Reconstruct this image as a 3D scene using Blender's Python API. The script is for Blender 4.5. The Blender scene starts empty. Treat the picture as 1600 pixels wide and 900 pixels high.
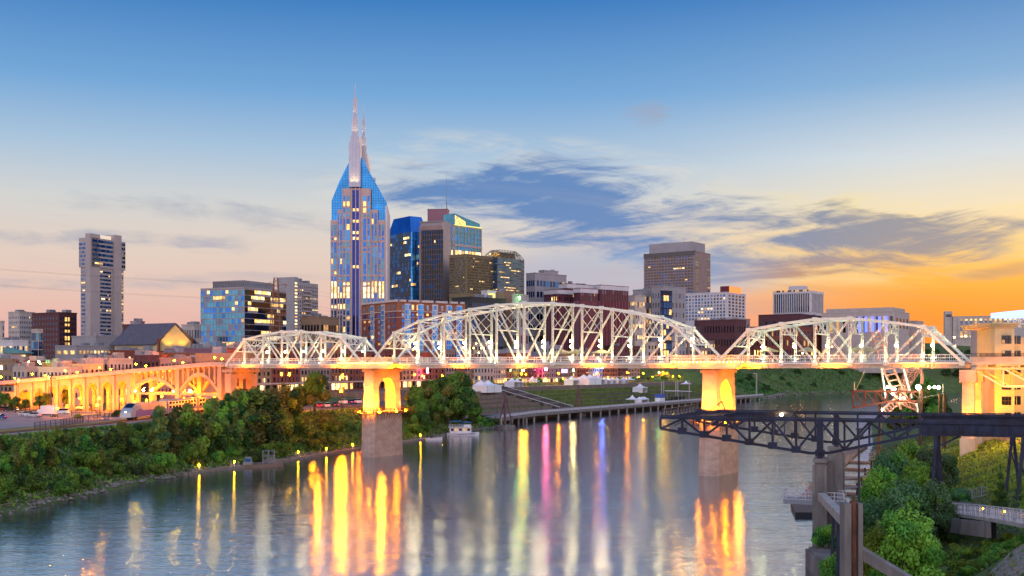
import bpy, bmesh, math, random
import numpy as np
from mathutils import Vector, Matrix

random.seed(7)
SC = bpy.context.scene
COL = SC.collection
PI = math.pi
F, HC, HY = 1715.0, 25.0, 575.0     # focal length in photo pixels, eye height above the water, horizon row


def XX(px, Y):
    return (px - 800.0) / F * Y


def ZZ(py, Y):
    return HC + (HY - py) / F * Y


def at(px, py, Y):
    return Vector((XX(px, Y), Y, ZZ(py, Y)))


# ------------------------------------------------------------------ camera
cd = bpy.data.cameras.new('camera')
cam = bpy.data.objects.new('camera', cd)
COL.objects.link(cam)
cam.location = (0, 0, HC)
cam.rotation_euler = (PI / 2, 0, 0)
cd.sensor_width = 36
cd.lens = 36 * F / 1600
cd.shift_y = (HY - 450) / 1600
cd.clip_start = 1
cd.clip_end = 12000
SC.camera = cam
SC.view_settings.view_transform = 'Standard'
SC.view_settings.look = 'None'
SC.view_settings.exposure = 0.0
SC.view_settings.gamma = 1.0
SC.view_settings.use_curve_mapping = False
SC.render.engine = 'CYCLES'
cy = SC.cycles
cy.use_denoising = True
cy.max_bounces = 5
cy.diffuse_bounces = 2
cy.glossy_bounces = 3
cy.transmission_bounces = 2
cy.transparent_max_bounces = 4
cy.sample_clamp_indirect = 3.0
cy.caustics_reflective = False
cy.caustics_refractive = False
cy.use_light_tree = True


def lin(r, g, b):
    f = lambda c: (c / 255 / 12.92) if c / 255 <= .04045 else ((c / 255 + .055) / 1.055) ** 2.4
    return (f(r), f(g), f(b), 1)


# ------------------------------------------------------------------ sky
class Ex:
    """A tiny expression wrapper over Math nodes."""
    nt = None

    def __init__(s, v):
        s.v = v

    @staticmethod
    def op(o, *a, clamp=False):
        n = Ex.nt.nodes.new('ShaderNodeMath')
        n.operation = o
        n.use_clamp = clamp
        for i, x in enumerate(a):
            x = x.v if isinstance(x, Ex) else x
            if isinstance(x, (int, float)):
                n.inputs[i].default_value = x
            else:
                Ex.nt.links.new(x, n.inputs[i])
        return Ex(n.outputs[0])

    def __add__(s, o): return Ex.op('ADD', s, o)
    def __radd__(s, o): return Ex.op('ADD', s, o)
    def __sub__(s, o): return Ex.op('SUBTRACT', s, o)
    def __rsub__(s, o): return Ex.op('SUBTRACT', o, s)
    def __mul__(s, o): return Ex.op('MULTIPLY', s, o)
    def __rmul__(s, o): return Ex.op('MULTIPLY', s, o)
    def __truediv__(s, o): return Ex.op('DIVIDE', s, o)
    def sq(s): return Ex.op('MULTIPLY', s, s)


def smooth(x, a, b):
    n = Ex.nt.nodes.new('ShaderNodeMapRange')
    n.interpolation_type = 'SMOOTHSTEP'
    n.inputs['From Min'].default_value = a
    n.inputs['From Max'].default_value = b
    Ex.nt.links.new(x.v, n.inputs['Value'])
    return Ex(n.outputs[0])


def ramp(fac, stops):
    n = Ex.nt.nodes.new('ShaderNodeValToRGB')
    Ex.nt.links.new(fac.v, n.inputs[0])
    e = n.color_ramp.elements
    while len(e) > 1:
        e.remove(e[-1])
    e[0].position, e[0].color = stops[0]
    for p, c in stops[1:]:
        k = e.new(p)
        k.color = c
    return n.outputs[0]


def mixc(f, a, b, mode='MIX'):
    n = Ex.nt.nodes.new('ShaderNodeMix')
    n.data_type = 'RGBA'
    n.blend_type = mode
    for s, v in ((n.inputs[0], f), (n.inputs[6], a), (n.inputs[7], b)):
        v = v.v if isinstance(v, Ex) else v
        if isinstance(v, (int, float, tuple)):
            s.default_value = v
        else:
            Ex.nt.links.new(v, s)
    return n.outputs[2]


def noise3(x, y, z, scale, detail=5, rough=.55, dist=0.0):
    c = Ex.nt.nodes.new('ShaderNodeCombineXYZ')
    for i, q in enumerate((x, y, z)):
        q = q.v if isinstance(q, Ex) else q
        if isinstance(q, (int, float)):
            c.inputs[i].default_value = q
        else:
            Ex.nt.links.new(q, c.inputs[i])
    n = Ex.nt.nodes.new('ShaderNodeTexNoise')
    n.inputs['Scale'].default_value = scale
    n.inputs['Detail'].default_value = detail
    n.inputs['Roughness'].default_value = rough
    n.inputs['Distortion'].default_value = dist
    Ex.nt.links.new(c.outputs[0], n.inputs['Vector'])
    return Ex(n.outputs['Fac'])


REAR_BOOST = 1.7        # brightness added to the sky behind the eye, to light what faces it
SUN_AZ, SUN_EL = math.radians(30), math.radians(3)
w = bpy.data.worlds.new('World')
SC.world = w
w.use_nodes = True
nt = w.node_tree
nt.nodes.clear()
Ex.nt = nt
tc = nt.nodes.new('ShaderNodeTexCoord')
sx = nt.nodes.new('ShaderNodeSeparateXYZ')
nt.links.new(tc.outputs['Generated'], sx.inputs[0])
dx, dy, dz = (Ex(sx.outputs[i]) for i in range(3))
e = Ex.op('MAXIMUM', dz, 0.0)
fr = lambda s: tuple(s)
S = lambda v: v
left = ramp(e, [(0, lin(236, 160, 150)), (.03, lin(238, 182, 172)), (.0727, lin(234, 202, 188)), (.105, lin(230, 211, 198)),
                (.145, lin(214, 215, 214)), (.19, lin(172, 199, 224)), (.24, lin(118, 170, 220)), (.318, lin(58, 126, 196)),
                (.5, lin(36, 92, 168)), (1, lin(30, 75, 150))])
right = ramp(e, [(0, lin(246, 128, 50)), (.04, lin(253, 138, 52)), (.058, lin(255, 156, 56)), (.075, lin(255, 178, 72)),
                 (.10, lin(254, 208, 122)), (.135, lin(242, 226, 192)), (.18, lin(210, 222, 230)), (.24, lin(132, 178, 220)),
                 (.318, lin(64, 131, 199)), (.5, lin(36, 92, 168)), (1, lin(30, 75, 150))])
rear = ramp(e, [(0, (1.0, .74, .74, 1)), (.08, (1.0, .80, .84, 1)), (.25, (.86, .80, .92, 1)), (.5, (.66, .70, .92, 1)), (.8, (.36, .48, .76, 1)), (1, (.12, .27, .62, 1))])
rear = mixc(1.0, rear, (REAR_BOOST, REAR_BOOST, REAR_BOOST, 1), 'MULTIPLY')
ys = Ex.op('MAXIMUM', dy, .15)
u, v = dx / ys, dz / ys
front = mixc(smooth(u, .02, .40), left, right)
# clouds: masks laid out on the western sky by direction, broken up by streaky noise
wrp = noise3(u * 3.0, v * 7.0, 0.0, 1.0, 3, .5) - .5
uu, vv = u + wrp * .10, v + wrp * .05
slant = vv + uu * .10
n1 = noise3(uu * 4.2, slant * 20.0, 1.7, 1.0, 8, .62, .35)
n2 = noise3(uu * 11.0, slant * 60.0, 4.2, 1.0, 7, .62, .6)


def ell(u0, v0, a, b, sl=0.0):
    x = u - u0
    y = v - v0 - x * sl
    return 1.0 - (x / a).sq() - (y / b).sq()


def pos(x): return Ex.op('MAXIMUM', x, 0.0)


def mx(a, b): return Ex.op('MAXIMUM', a, b)


env = mx(ell(.055, .150, .20, .050, -.13), ell(-.02, .163, .14, .022, .05))
env = mx(env, ell(.30, .118, .17, .037, -.04))
env = mx(env, ell(.385, .125, .11, .020, .12))
env = mx(env, ell(.16, .115, .12, .04, -.10))
env = mx(env, ell(.215, .128, .15, .034, -.10))
env = mx(env, ell(.27, .098, .10, .016, .10))
env = mx(env, ell(.36, .108, .12, .012, .22))
n3 = noise3(uu * 7.0 + n1 * .8, (vv - uu * .12) * 38.0, 6.3, 1.0, 9, .66, .8)
dens = smooth(pos(env) * .60 + (n1 - .5) * 1.9 + (n2 - .5) * 1.0 + (n3 - .5) * 2.3, .08, .80)
dens = dens * smooth(env, -.15, .35)
env2 = mx(ell(-.30, .145, .22, .020, -.12), ell(-.40, .115, .3, .016, -.02))
env2 = mx(env2, ell(-.38, .078, .3, .012, 0.02))
env2 = mx(env2, mx(ell(.445, .088, .10, .010, .18), ell(.34, .066, .07, .006, .12)))
env2 = mx(env2, ell(.125, .232, .035, .018, .1))
thin = smooth(pos(env2) * .5 + (n1 - .5) * 1.5 + (n2 - .5) * .9, .22, .8) * smooth(env2, -.1, .6) * .85
# faint high streaks everywhere low in the west
streak = smooth(noise3(uu * 1.8, slant * 34.0, 9.1, 1.0, 6, .6, .3), .52, .78) * smooth(v, .24, .13) * .40
lit = smooth(n2 + n3, .88, 1.22) * smooth(env, -.7, .3) * .62 * smooth(dy, .1, .3)
cream = mixc(smooth(u, .1, .36), lin(232, 226, 214), lin(250, 226, 160))
front = mixc(lit, front, cream)
dark = mixc(smooth(u, .10, .38), lin(80, 130, 192), lin(132, 140, 160))
dark = mixc(smooth(v, .115, .07) * smooth(u, .1, .3), dark, lin(205, 140, 84))
front = mixc(dens * .92, front, dark)
front = mixc(mx(thin, streak) * smooth(dy, .1, .3), front, mixc(smooth(u, .1, .36), lin(160, 168, 190), lin(196, 150, 110)))
blue_under = smooth(ell(.10, .085, .17, .035), .0, .9) * .55
front = mixc(blue_under, front, lin(140, 172, 214))
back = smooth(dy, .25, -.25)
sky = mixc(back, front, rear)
bg = nt.nodes.new('ShaderNodeBackground')
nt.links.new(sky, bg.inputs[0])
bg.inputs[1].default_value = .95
ns = nt.nodes.new('ShaderNodeTexSky')
ns.sky_type = 'NISHITA'
ns.sun_disc = False
ns.sun_elevation = SUN_EL
ns.sun_rotation = SUN_AZ
bg2 = nt.nodes.new('ShaderNodeBackground')
nt.links.new(ns.outputs[0], bg2.inputs[0])
bg2.inputs[1].default_value = .006
ad = nt.nodes.new('ShaderNodeAddShader')
nt.links.new(bg.outputs[0], ad.inputs[0])
nt.links.new(bg2.outputs[0], ad.inputs[1])
wo = nt.nodes.new('ShaderNodeOutputWorld')
nt.links.new(ad.outputs[0], wo.inputs[0])

# ------------------------------------------------------------------ sun, just above the western horizon
sd = bpy.data.lights.new('sun', 'SUN')
sun = bpy.data.objects.new('sun', sd)
COL.objects.link(sun)
sd.energy = .8
sd.angle = math.radians(3)
sd.color = (1, .55, .25)
sdir = Vector((math.sin(SUN_AZ) * math.cos(SUN_EL), math.cos(SUN_AZ) * math.cos(SUN_EL), math.sin(SUN_EL)))
sun.rotation_euler = sdir.to_track_quat('Z', 'Y').to_euler()


# ------------------------------------------------------------------ materials
MAT = {}


def mat(name, col, rough=.75, metal=0.0, var=.12, vs=.25, bump=0.0, bs=1.0, emit=0.0, ecol=None, spec=.4, stretch=1.0, obj_rand=0.0, dirt=None):
    m = bpy.data.materials.new(name)
    m.use_nodes = True
    t = m.node_tree
    b = t.nodes['Principled BSDF']
    b.inputs['Roughness'].default_value = rough
    b.inputs['Metallic'].default_value = metal
    b.inputs['Specular IOR Level'].default_value = spec
    c4 = (*col, 1) if len(col) == 3 else col
    b.inputs['Base Color'].default_value = c4
    co = None
    if var or bump:
        tcn = t.nodes.new('ShaderNodeTexCoord')
        mp = t.nodes.new('ShaderNodeMapping')
        mp.inputs['Scale'].default_value = (1, 1, stretch)
        t.links.new(tcn.outputs['Object'], mp.inputs[0])
        co = mp.outputs[0]
    if var:
        nz = t.nodes.new('ShaderNodeTexNoise')
        nz.inputs['Scale'].default_value = vs
        nz.inputs['Detail'].default_value = 6
        nz.inputs['Roughness'].default_value = .65
        t.links.new(co, nz.inputs['Vector'])
        r = t.nodes.new('ShaderNodeValToRGB')
        r.color_ramp.elements[0].position = .3
        r.color_ramp.elements[1].position = .7
        lo = dirt if dirt else tuple(x * (1 - var * 1.4) for x in c4[:3])
        r.color_ramp.elements[0].color = (*lo, 1)
        r.color_ramp.elements[1].color = (*[min(1, x * (1 + var)) for x in c4[:3]], 1)
        t.links.new(nz.outputs['Fac'], r.inputs[0])
        outc = r.outputs[0]
        if obj_rand:
            oi = t.nodes.new('ShaderNodeObjectInfo')
            hs = t.nodes.new('ShaderNodeHueSaturation')
            mr = t.nodes.new('ShaderNodeMapRange')
            mr.inputs['To Min'].default_value = 1 - obj_rand
            mr.inputs['To Max'].default_value = 1 + obj_rand
            t.links.new(oi.outputs['Random'], mr.inputs[0])
            t.links.new(mr.outputs[0], hs.inputs['Value'])
            t.links.new(outc, hs.inputs['Color'])
            outc = hs.outputs[0]
        t.links.new(outc, b.inputs['Base Color'])
    if bump:
        nb = t.nodes.new('ShaderNodeTexNoise')
        nb.inputs['Scale'].default_value = bs
        nb.inputs['Detail'].default_value = 4
        t.links.new(co, nb.inputs['Vector'])
        bp_ = t.nodes.new('ShaderNodeBump')
        bp_.inputs['Strength'].default_value = bump
        bp_.inputs['Distance'].default_value = .3
        t.links.new(nb.outputs['Fac'], bp_.inputs['Height'])
        t.links.new(bp_.outputs[0], b.inputs['Normal'])
    if emit:
        b.inputs['Emission Color'].default_value = (*(ecol or col), 1)
        b.inputs['Emission Strength'].default_value = emit
    MAT[name] = m
    return m


def glass(name, col, rough=.06, metal=.75, var=.25):
    return mat(name, col, rough, metal, var=var, vs=.09, spec=.8, bump=.02, bs=.15)


def lamp(name, col, s):
    return mat(name, col, .5, 0, var=0, emit=s, ecol=col)


def lit(name, col, s):
    """A lit window: warm room light that differs a little across the pane and from pane to pane."""
    m = mat(name, (.15, .12, .08), .3, 0, var=0, spec=.5)
    t = m.node_tree
    b = t.nodes['Principled BSDF']
    oi = t.nodes.new('ShaderNodeObjectInfo')
    tcn = t.nodes.new('ShaderNodeTexCoord')
    nz = t.nodes.new('ShaderNodeTexNoise')
    nz.inputs['Scale'].default_value = .55
    nz.inputs['Detail'].default_value = 3
    ad_ = t.nodes.new('ShaderNodeVectorMath')
    t.links.new(tcn.outputs['Object'], ad_.inputs[0])
    t.links.new(oi.outputs['Location'], ad_.inputs[1])
    t.links.new(ad_.outputs[0], nz.inputs['Vector'])
    mr = t.nodes.new('ShaderNodeMapRange')
    mr.inputs['From Min'].default_value = .3
    mr.inputs['From Max'].default_value = .7
    mr.inputs['To Min'].default_value = .35 * s
    mr.inputs['To Max'].default_value = 1.5 * s
    t.links.new(nz.outputs['Fac'], mr.inputs[0])
    t.links.new(mr.outputs[0], b.inputs['Emission Strength'])
    b.inputs['Emission Color'].default_value = (*col, 1)
    return m


# ------------------------------------------------------------------ mesh builder
class MB:
    def __init__(s):
        s.v, s.f, s.m = [], [], []

    def add(s, vs, fs, m=0):
        k = len(s.v)
        s.v += [tuple(x) for x in vs]
        s.f += [tuple(i + k for i in f) for f in fs]
        s.m += [m] * len(fs)

    def frame(s, c, ax, ay, az, m=0):
        """A box given by its centre and three half-axis vectors."""
        c, ax, ay, az = Vector(c), Vector(ax), Vector(ay), Vector(az)
        vs = [c + ax * i + ay * j + az * k for k in (-1, 1) for j in (-1, 1) for i in (-1, 1)]
        s.add(vs, [(0, 2, 3, 1), (4, 5, 7, 6), (0, 1, 5, 4), (2, 6, 7, 3), (0, 4, 6, 2), (1, 3, 7, 5)], m)

    def box(s, x0, x1, y0, y1, z0, z1, m=0):
        s.frame(((x0 + x1) / 2, (y0 + y1) / 2, (z0 + z1) / 2), ((x1 - x0) / 2, 0, 0), (0, (y1 - y0) / 2, 0), (0, 0, (z1 - z0) / 2), m)

    def bar(s, a, b, w, h=None, m=0, up=(0, 0, 1)):
        a, b = Vector(a), Vector(b)
        d = b - a
        if d.length < 1e-6:
            return
        h = w if h is None else h
        dn = d.normalized()
        upv = Vector(up)
        if abs(dn.dot(upv)) > .95:
            upv = Vector((-.525, -.851, 0))
        side = dn.cross(upv).normalized()
        u2 = side.cross(dn)
        s.frame((a + b) / 2, d / 2, side * w / 2, u2 * h / 2, m)

    def tube(s, a, b, r0, r1=None, n=8, m=0, cap=True):
        a, b = Vector(a), Vector(b)
        r1 = r0 if r1 is None else r1
        d = (b - a).normalized()
        up = Vector((0, 0, 1)) if abs(d.z) < .9 else Vector((1, 0, 0))
        x = d.cross(up).normalized()
        y = d.cross(x)
        vs = []
        for p, r in ((a, r0), (b, r1)):
            for i in range(n):
                t = 2 * PI * i / n
                vs.append(p + x * (r * math.cos(t)) + y * (r * math.sin(t)))
        fs = [(i, (i + 1) % n, n + (i + 1) % n, n + i) for i in range(n)]
        if cap:
            fs += [tuple(range(n - 1, -1, -1)), tuple(range(n, 2 * n))]
        s.add(vs, fs, m)

    def path(s, pts, r, n=6, m=0):
        for a, b in zip(pts, pts[1:]):
            s.tube(a, b, r, r, n, m)

    def prism(s, poly, z0, z1, m=0, mtop=None, cap=True):
        n = len(poly)
        area = sum(poly[i][0] * poly[(i + 1) % n][1] - poly[(i + 1) % n][0] * poly[i][1] for i in range(n))
        p = list(poly) if area > 0 else list(poly)[::-1]
        z0f = z0 if callable(z0) else (lambda q: z0)
        z1f = z1 if callable(z1) else (lambda q: z1)
        vs = [(q[0], q[1], z0f(q)) for q in p] + [(q[0], q[1], z1f(q)) for q in p]
        s.add(vs, [(i, (i + 1) % n, n + (i + 1) % n, n + i) for i in range(n)], m)
        if cap:
            k = len(s.v) - 2 * n
            s.f.append(tuple(k + i for i in range(n - 1, -1, -1)))
            s.f.append(tuple(k + n + i for i in range(n)))
            s.m += [m, m if mtop is None else mtop]

    def extr(s, prof, o, ax, az, ay, L0, L1, m=0):
        """Profile points (a, z) in the plane ax/az at origin o, extruded along ay from L0 to L1."""
        o, ax, ay, az = Vector(o), Vector(ax), Vector(ay), Vector(az)
        n = len(prof)
        vs = [o + ax * a + az * z + ay * L for L in (L0, L1) for a, z in prof]
        fs = [(i, (i + 1) % n, n + (i + 1) % n, n + i) for i in range(n)] + [tuple(range(n - 1, -1, -1)), tuple(range(n, 2 * n))]
        s.add(vs, fs, m)

    def ball(s, c, r, n=10, m=0, sz=1.0):
        c = Vector(c)
        rings = max(4, n // 2)
        vs = [c + Vector((0, 0, r * sz))]
        for i in range(1, rings):
            t = PI * i / rings
            for j in range(n):
                p = 2 * PI * j / n
                vs.append(c + Vector((r * math.sin(t) * math.cos(p), r * math.sin(t) * math.sin(p), r * sz * math.cos(t))))
        vs.append(c - Vector((0, 0, r * sz)))
        fs = [(0, 1 + j, 1 + (j + 1) % n) for j in range(n)]
        for i in range(rings - 2):
            for j in range(n):
                a, b = 1 + i * n + j, 1 + i * n + (j + 1) % n
                fs.append((a, a + n, b + n, b))
        L = len(vs) - 1
        k = 1 + (rings - 2) * n
        fs += [(k + j, L, k + (j + 1) % n) for j in range(n)]
        s.add(vs, fs, m)

    def mesh(s, name, mats, org=(0, 0, 0), smooth=False):
        me = bpy.data.meshes.new(name)
        o = Vector(org)
        me.from_pydata([(a[0] - o.x, a[1] - o.y, a[2] - o.z) for a in s.v], [], s.f)
        for q in mats:
            me.materials.append(q)
        if len(mats) > 1:
            me.polygons.foreach_set('material_index', s.m)
        bm = bmesh.new()
        bm.from_mesh(me)
        bmesh.ops.recalc_face_normals(bm, faces=bm.faces)
        bm.to_mesh(me)
        bm.free()
        if smooth:
            me.polygons.foreach_set('use_smooth', [True] * len(me.polygons))
        me.update()
        return me

    def build(s, name, mats, parent=None, org=None, smooth=False):
        mats = mats if isinstance(mats, (list, tuple)) else [mats]
        if org is None:
            org = ORG.get(parent, Vector((0, 0, 0))) if parent else Vector((0, 0, 0))
        me = s.mesh(name, mats, org, smooth)
        o = bpy.data.objects.new(name, me)
        COL.objects.link(o)
        if parent:
            o.parent = parent
        else:
            o.location = org
        ORG[o] = Vector(org)
        return o


ORG = {}


def tag(o, label=None, cat=None, group=None, kind=None):
    for k, q in (('label', label), ('category', cat), ('group', group), ('kind', kind)):
        if q:
            o[k] = q
    return o


def thing(name, label, cat, loc=(0, 0, 0), group=None):
    o = bpy.data.objects.new(name, None)
    o.empty_display_size = .5
    COL.objects.link(o)
    o.location = loc
    ORG[o] = Vector(loc)
    return tag(o, label, cat, group)


KIDS = {}


def freeze(root):
    """Remember a prototype's parts so that copies need no search."""
    kids = {}
    for o in COL.objects:
        if o.parent:
            kids.setdefault(o.parent, []).append(o)
    KIDS[root] = [(c, kids.get(c, [])) for c in kids.get(root, [])]


USED = set()


def put(root, loc, rz=0.0, sc=1.0, label=None, group=None, cat=None):
    """The first call moves the prototype itself, later ones copy it with all its parts."""
    if root not in USED:
        USED.add(root)
        if root not in KIDS:
            freeze(root)
        r = root
    else:
        r = root.copy()
        COL.objects.link(r)
        for c, gs in KIDS[root]:
            k = c.copy()
            COL.objects.link(k)
            k.parent = r
            for g in gs:
                q = g.copy()
                COL.objects.link(q)
                q.parent = k
    r.location = loc
    r.rotation_euler = (0, 0, rz)
    r.scale = (sc, sc, sc) if isinstance(sc, (int, float)) else sc
    return tag(r, label, cat, group)


ORDW = 'first second third fourth fifth sixth seventh eighth ninth tenth eleventh twelfth thirteenth fourteenth fifteenth sixteenth seventeenth eighteenth nineteenth twentieth'.split()


def nth(i):
    if i < 20:
        return ORDW[i]
    t, u_ = divmod(i + 1, 10)
    tens = {2: 'twent', 3: 'thirt', 4: 'fort', 5: 'fift', 6: 'sixt'}[t]
    return tens + ('ieth' if u_ == 0 else 'y-' + ORDW[u_ - 1])


def light(name, kind, loc, power, col, size=.3, to=None, ang=90, blend=.5):
    l = bpy.data.lights.new(name, kind)
    l.energy = power
    l.color = col
    if kind in ('POINT', 'SPOT'):
        l.shadow_soft_size = size
    if kind == 'SPOT':
        l.spot_size = math.radians(ang)
        l.spot_blend = blend
    o = bpy.data.objects.new(name, l)
    COL.objects.link(o)
    o.location = loc
    if to is not None:
        o.rotation_euler = (Vector(loc) - Vector(to)).to_track_quat('Z', 'Y').to_euler()
    return o
# ------------------------------------------------------------------ shared materials
CONC = mat('concrete', (.42, .38, .33), .85, var=.22, vs=.35, stretch=.35, bump=.15, bs=1.5)
CONC_D = mat('weathered_concrete', (.22, .19, .17), .9, var=.3, vs=.5, stretch=.3, bump=.25, bs=2)
STONE_P = mat('pier_concrete', (.60, .42, .33), .85, var=.16, vs=.28, dirt=(.42, .28, .215), stretch=1.8, bump=.25, bs=1.2)
WHITE = mat('white_paint', (.78, .77, .74), .45, var=.06, vs=.6)
STEEL_G = mat('grey_steel', (.24, .25, .28), .5, metal=.2, var=.1)
STEEL_B = mat('dark_blue_steel', (.026, .034, .068), .55, spec=.2, var=.3, vs=.5, dirt=(.022, .016, .018))
STEEL_D = mat('black_steel', (.025, .025, .03), .5, var=.15)
RUST = mat('rusty_steel', (.14, .055, .03), .85, var=.5, vs=1.6, stretch=.25, bump=.4, bs=5)
ASPH = mat('asphalt', (.085, .08, .085), .9, var=.2, vs=.2)
GRASS = mat('lawn_grass', (.085, .12, .03), .95, var=.4, vs=.12, bump=.4, bs=2)
WOOD = mat('grey_planks', (.24, .20, .16), .85, var=.25, vs=.8)
TENT = mat('white_canvas', (.8, .79, .8), .7, var=.05)
SODIUM = lamp('sodium_globe', (1, .36, .0008), 1000)
WARMLT = lamp('warm_globe', (1, .55, .003), 260)
WHITELT = lamp('white_globe', (1, .88, .55), 320)
SMALLLT = lamp('small_warm_lamp', (1, .5, .006), 90)

# ------------------------------------------------------------------ terrain
LSH = [(-150, -80), (-112, 60), (-98, 140), (-87, 186), (-83, 209), (-81, 232), (-76, 255), (-65, 280), (-47, 335), (-25.5, 397),
       (-8, 461), (9, 516), (75, 640), (195, 857), (250, 1000), (420, 1090), (900, 1180), (2600, 1400)]
RSH = [(5, -80), (14, 20), (25, 90), (38, 136), (58, 190), (73, 232), (86, 265), (112, 343), (164, 504), (228, 612), (262, 660),
       (400, 720), (900, 850), (2600, 1000)]
_poly = np.array(LSH + RSH[::-1], float)


def chain_dist(x, y, ch):
    ch = np.array(ch, float)
    best = np.full(x.shape, 1e9)
    for (ax, ay), (bx, by) in zip(ch, ch[1:]):
        ux, uy = bx - ax, by - ay
        t = np.clip(((x - ax) * ux + (y - ay) * uy) / (ux * ux + uy * uy), 0, 1)
        best = np.minimum(best, np.hypot(x - ax - t * ux, y - ay - t * uy))
    return best


def inside(x, y):
    r = np.zeros(x.shape, bool)
    n = len(_poly)
    for i in range(n):
        ax, ay = _poly[i]
        bx, by = _poly[(i + 1) % n]
        if ay == by:
            continue
        c = ((ay > y) != (by > y)) & (x < (bx - ax) * (y - ay) / (by - ay) + ax)
        r ^= c
    return r


def sstep(a, b, x):
    t = np.clip((x - a) / (b - a), 0, 1)
    return t * t * (3 - 2 * t)


def bumps(x, y):
    return (np.sin(x * .31 + 1.3 * np.sin(y * .13)) * np.sin(y * .27 + .8 * np.sin(x * .17)) + .5 * np.sin(x * .83 + y * .31) * np.sin(y * .71 - x * .2))


def ground_z(x, y):
    x, y = np.atleast_1d(np.asarray(x, float)), np.atleast_1d(np.asarray(y, float))
    dl, dr, ins = chain_dist(x, y, LSH), chain_dist(x, y, RSH), inside(x, y)
    isl = (~ins) & (dl < dr)
    # left bank, wharf, far bank
    a = 10.3 * sstep(-3, 27, dl) * 1.0
    a = np.where(dl > 24, np.maximum(a, 10.3), a) + (5.7 + 5 * sstep(800, 1100, y)) * sstep(420, 640, y) * sstep(20, 70, dl)
    b = np.where(dl < 9, -2.0, .5 + 11.6 * np.clip((dl - 9) / 58, 0, 1))
    b = np.where(dl > 67, np.maximum(b, a - .5 * sstep(100, 67, dl)), b)
    c = 25.5 * sstep(-4, 62, dl) + 1.5 * sstep(-4, 6, dl) + 30 * sstep(1150, 1420, y) * sstep(60, 260, dl)
    wb = sstep(452, 470, y) * (1 - sstep(868, 880, y))
    wc = sstep(862, 900, y)
    L = (a * (1 - wb) + b * wb) * (1 - wc) + c * wc
    slope = np.exp(-((dl - 12) / 12) ** 2)
    L = L + bumps(x, y) * .55 * slope * (1 - wb)
    R = 8.6 * sstep(-2, 34, dr) + 1.6 * sstep(30, 55, dr) * (1 - sstep(300, 500, y)) + bumps(x, y) * .5 * np.exp(-((dr - 14) / 13) ** 2)
    # the mown knoll by the third pier and the rocky edge near the eye
    R = R + 2.2 * np.exp(-(((x - 106) / 16) ** 2 + ((y - 218) / 26) ** 2))
    R = R + 5.2 * np.exp(-(((x - 48) / 9) ** 2 + ((y - 92) / 13) ** 2))
    W = -np.minimum(6, .5 * np.minimum(dl, dr)) - .05
    return np.where(ins, W, np.where(isl, L, R))


def gz(x, y):
    return float(ground_z(x, y)[0])


def lines(segs):
    out = []
    for a, b, s in segs:
        n = max(1, int(round((b - a) / s)))
        out += [a + (b - a) * i / n for i in range(n)]
    return np.array(out + [segs[-1][1]])


gx = lines([(-3500, -600, 160), (-600, -250, 18), (-250, 330, 4), (330, 700, 15), (700, 4000, 150)])
gy = lines([(-200, 40, 20), (40, 500, 4), (500, 900, 7), (900, 1500, 16), (1500, 6000, 180)])
GX, GY = np.meshgrid(gx, gy)
GZ = ground_z(GX.ravel(), GY.ravel()).reshape(GX.shape)
nx, ny = len(gx), len(gy)
me = bpy.data.meshes.new('ground')
vs = np.stack([GX, GY, GZ], -1).reshape(-1, 3)
ii = np.arange(nx * ny).reshape(ny, nx)
fs = np.stack([ii[:-1, :-1], ii[:-1, 1:], ii[1:, 1:], ii[1:, :-1]], -1).reshape(-1, 4)
me.from_pydata(vs.tolist(), [], fs.tolist())
me.polygons.foreach_set('use_smooth', [True] * len(me.polygons))
SOIL = mat('earth_and_grass', (.075, .125, .025), .95, var=.45, vs=.16, bump=.5, bs=1.5, dirt=(.07, .075, .03))
me.materials.append(SOIL)
g = bpy.data.objects.new('ground', me)
COL.objects.link(g)
tag(g, 'grassy and earthy river banks under the city', kind='structure')

# ------------------------------------------------------------------ water
wm = bpy.data.materials.new('river_water')
wm.use_nodes = True
t = wm.node_tree
b = t.nodes['Principled BSDF']
b.inputs['Base Color'].default_value = (.045, .055, .055, 1)
b.inputs['Roughness'].default_value = .10
b.inputs['IOR'].default_value = 1.9
b.inputs['Specular IOR Level'].default_value = .85
tcn = t.nodes.new('ShaderNodeTexCoord')
prev = None
for sc_, st, dist, dt in (((.10, .34, 1), .13, .6, 4), ((.55, 1.5, 1), .42, .14, 4), ((.02, .05, 1), .10, 1.5, 4)):
    mp = t.nodes.new('ShaderNodeMapping')
    mp.inputs['Scale'].default_value = sc_
    mp.inputs['Rotation'].default_value = (0, 0, math.radians(-12))
    t.links.new(tcn.outputs['Object'], mp.inputs[0])
    nz = t.nodes.new('ShaderNodeTexNoise')
    nz.inputs['Scale'].default_value = 1
    nz.inputs['Detail'].default_value = dt
    nz.inputs['Distortion'].default_value = .6
    t.links.new(mp.outputs[0], nz.inputs['Vector'])
    bp_ = t.nodes.new('ShaderNodeBump')
    bp_.inputs['Strength'].default_value = st
    bp_.inputs['Distance'].default_value = dist
    t.links.new(nz.outputs['Fac'], bp_.inputs['Height'])
    if prev:
        t.links.new(prev.outputs[0], bp_.inputs['Normal'])
    prev = bp_
t.links.new(prev.outputs[0], b.inputs['Normal'])
gl = t.nodes.new('ShaderNodeBsdfGlossy')
gl.inputs['Color'].default_value = (.84, .91, 1.0, 1)
gl.inputs['Roughness'].default_value = .085
t.links.new(prev.outputs[0], gl.inputs['Normal'])
mxw = t.nodes.new('ShaderNodeMixShader')
mxw.inputs[0].default_value = .6
t.links.new(b.outputs[0], mxw.inputs[1])
t.links.new(gl.outputs[0], mxw.inputs[2])
t.links.new(mxw.outputs[0], t.nodes['Material Output'].inputs['Surface'])
m_ = MB()
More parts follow.
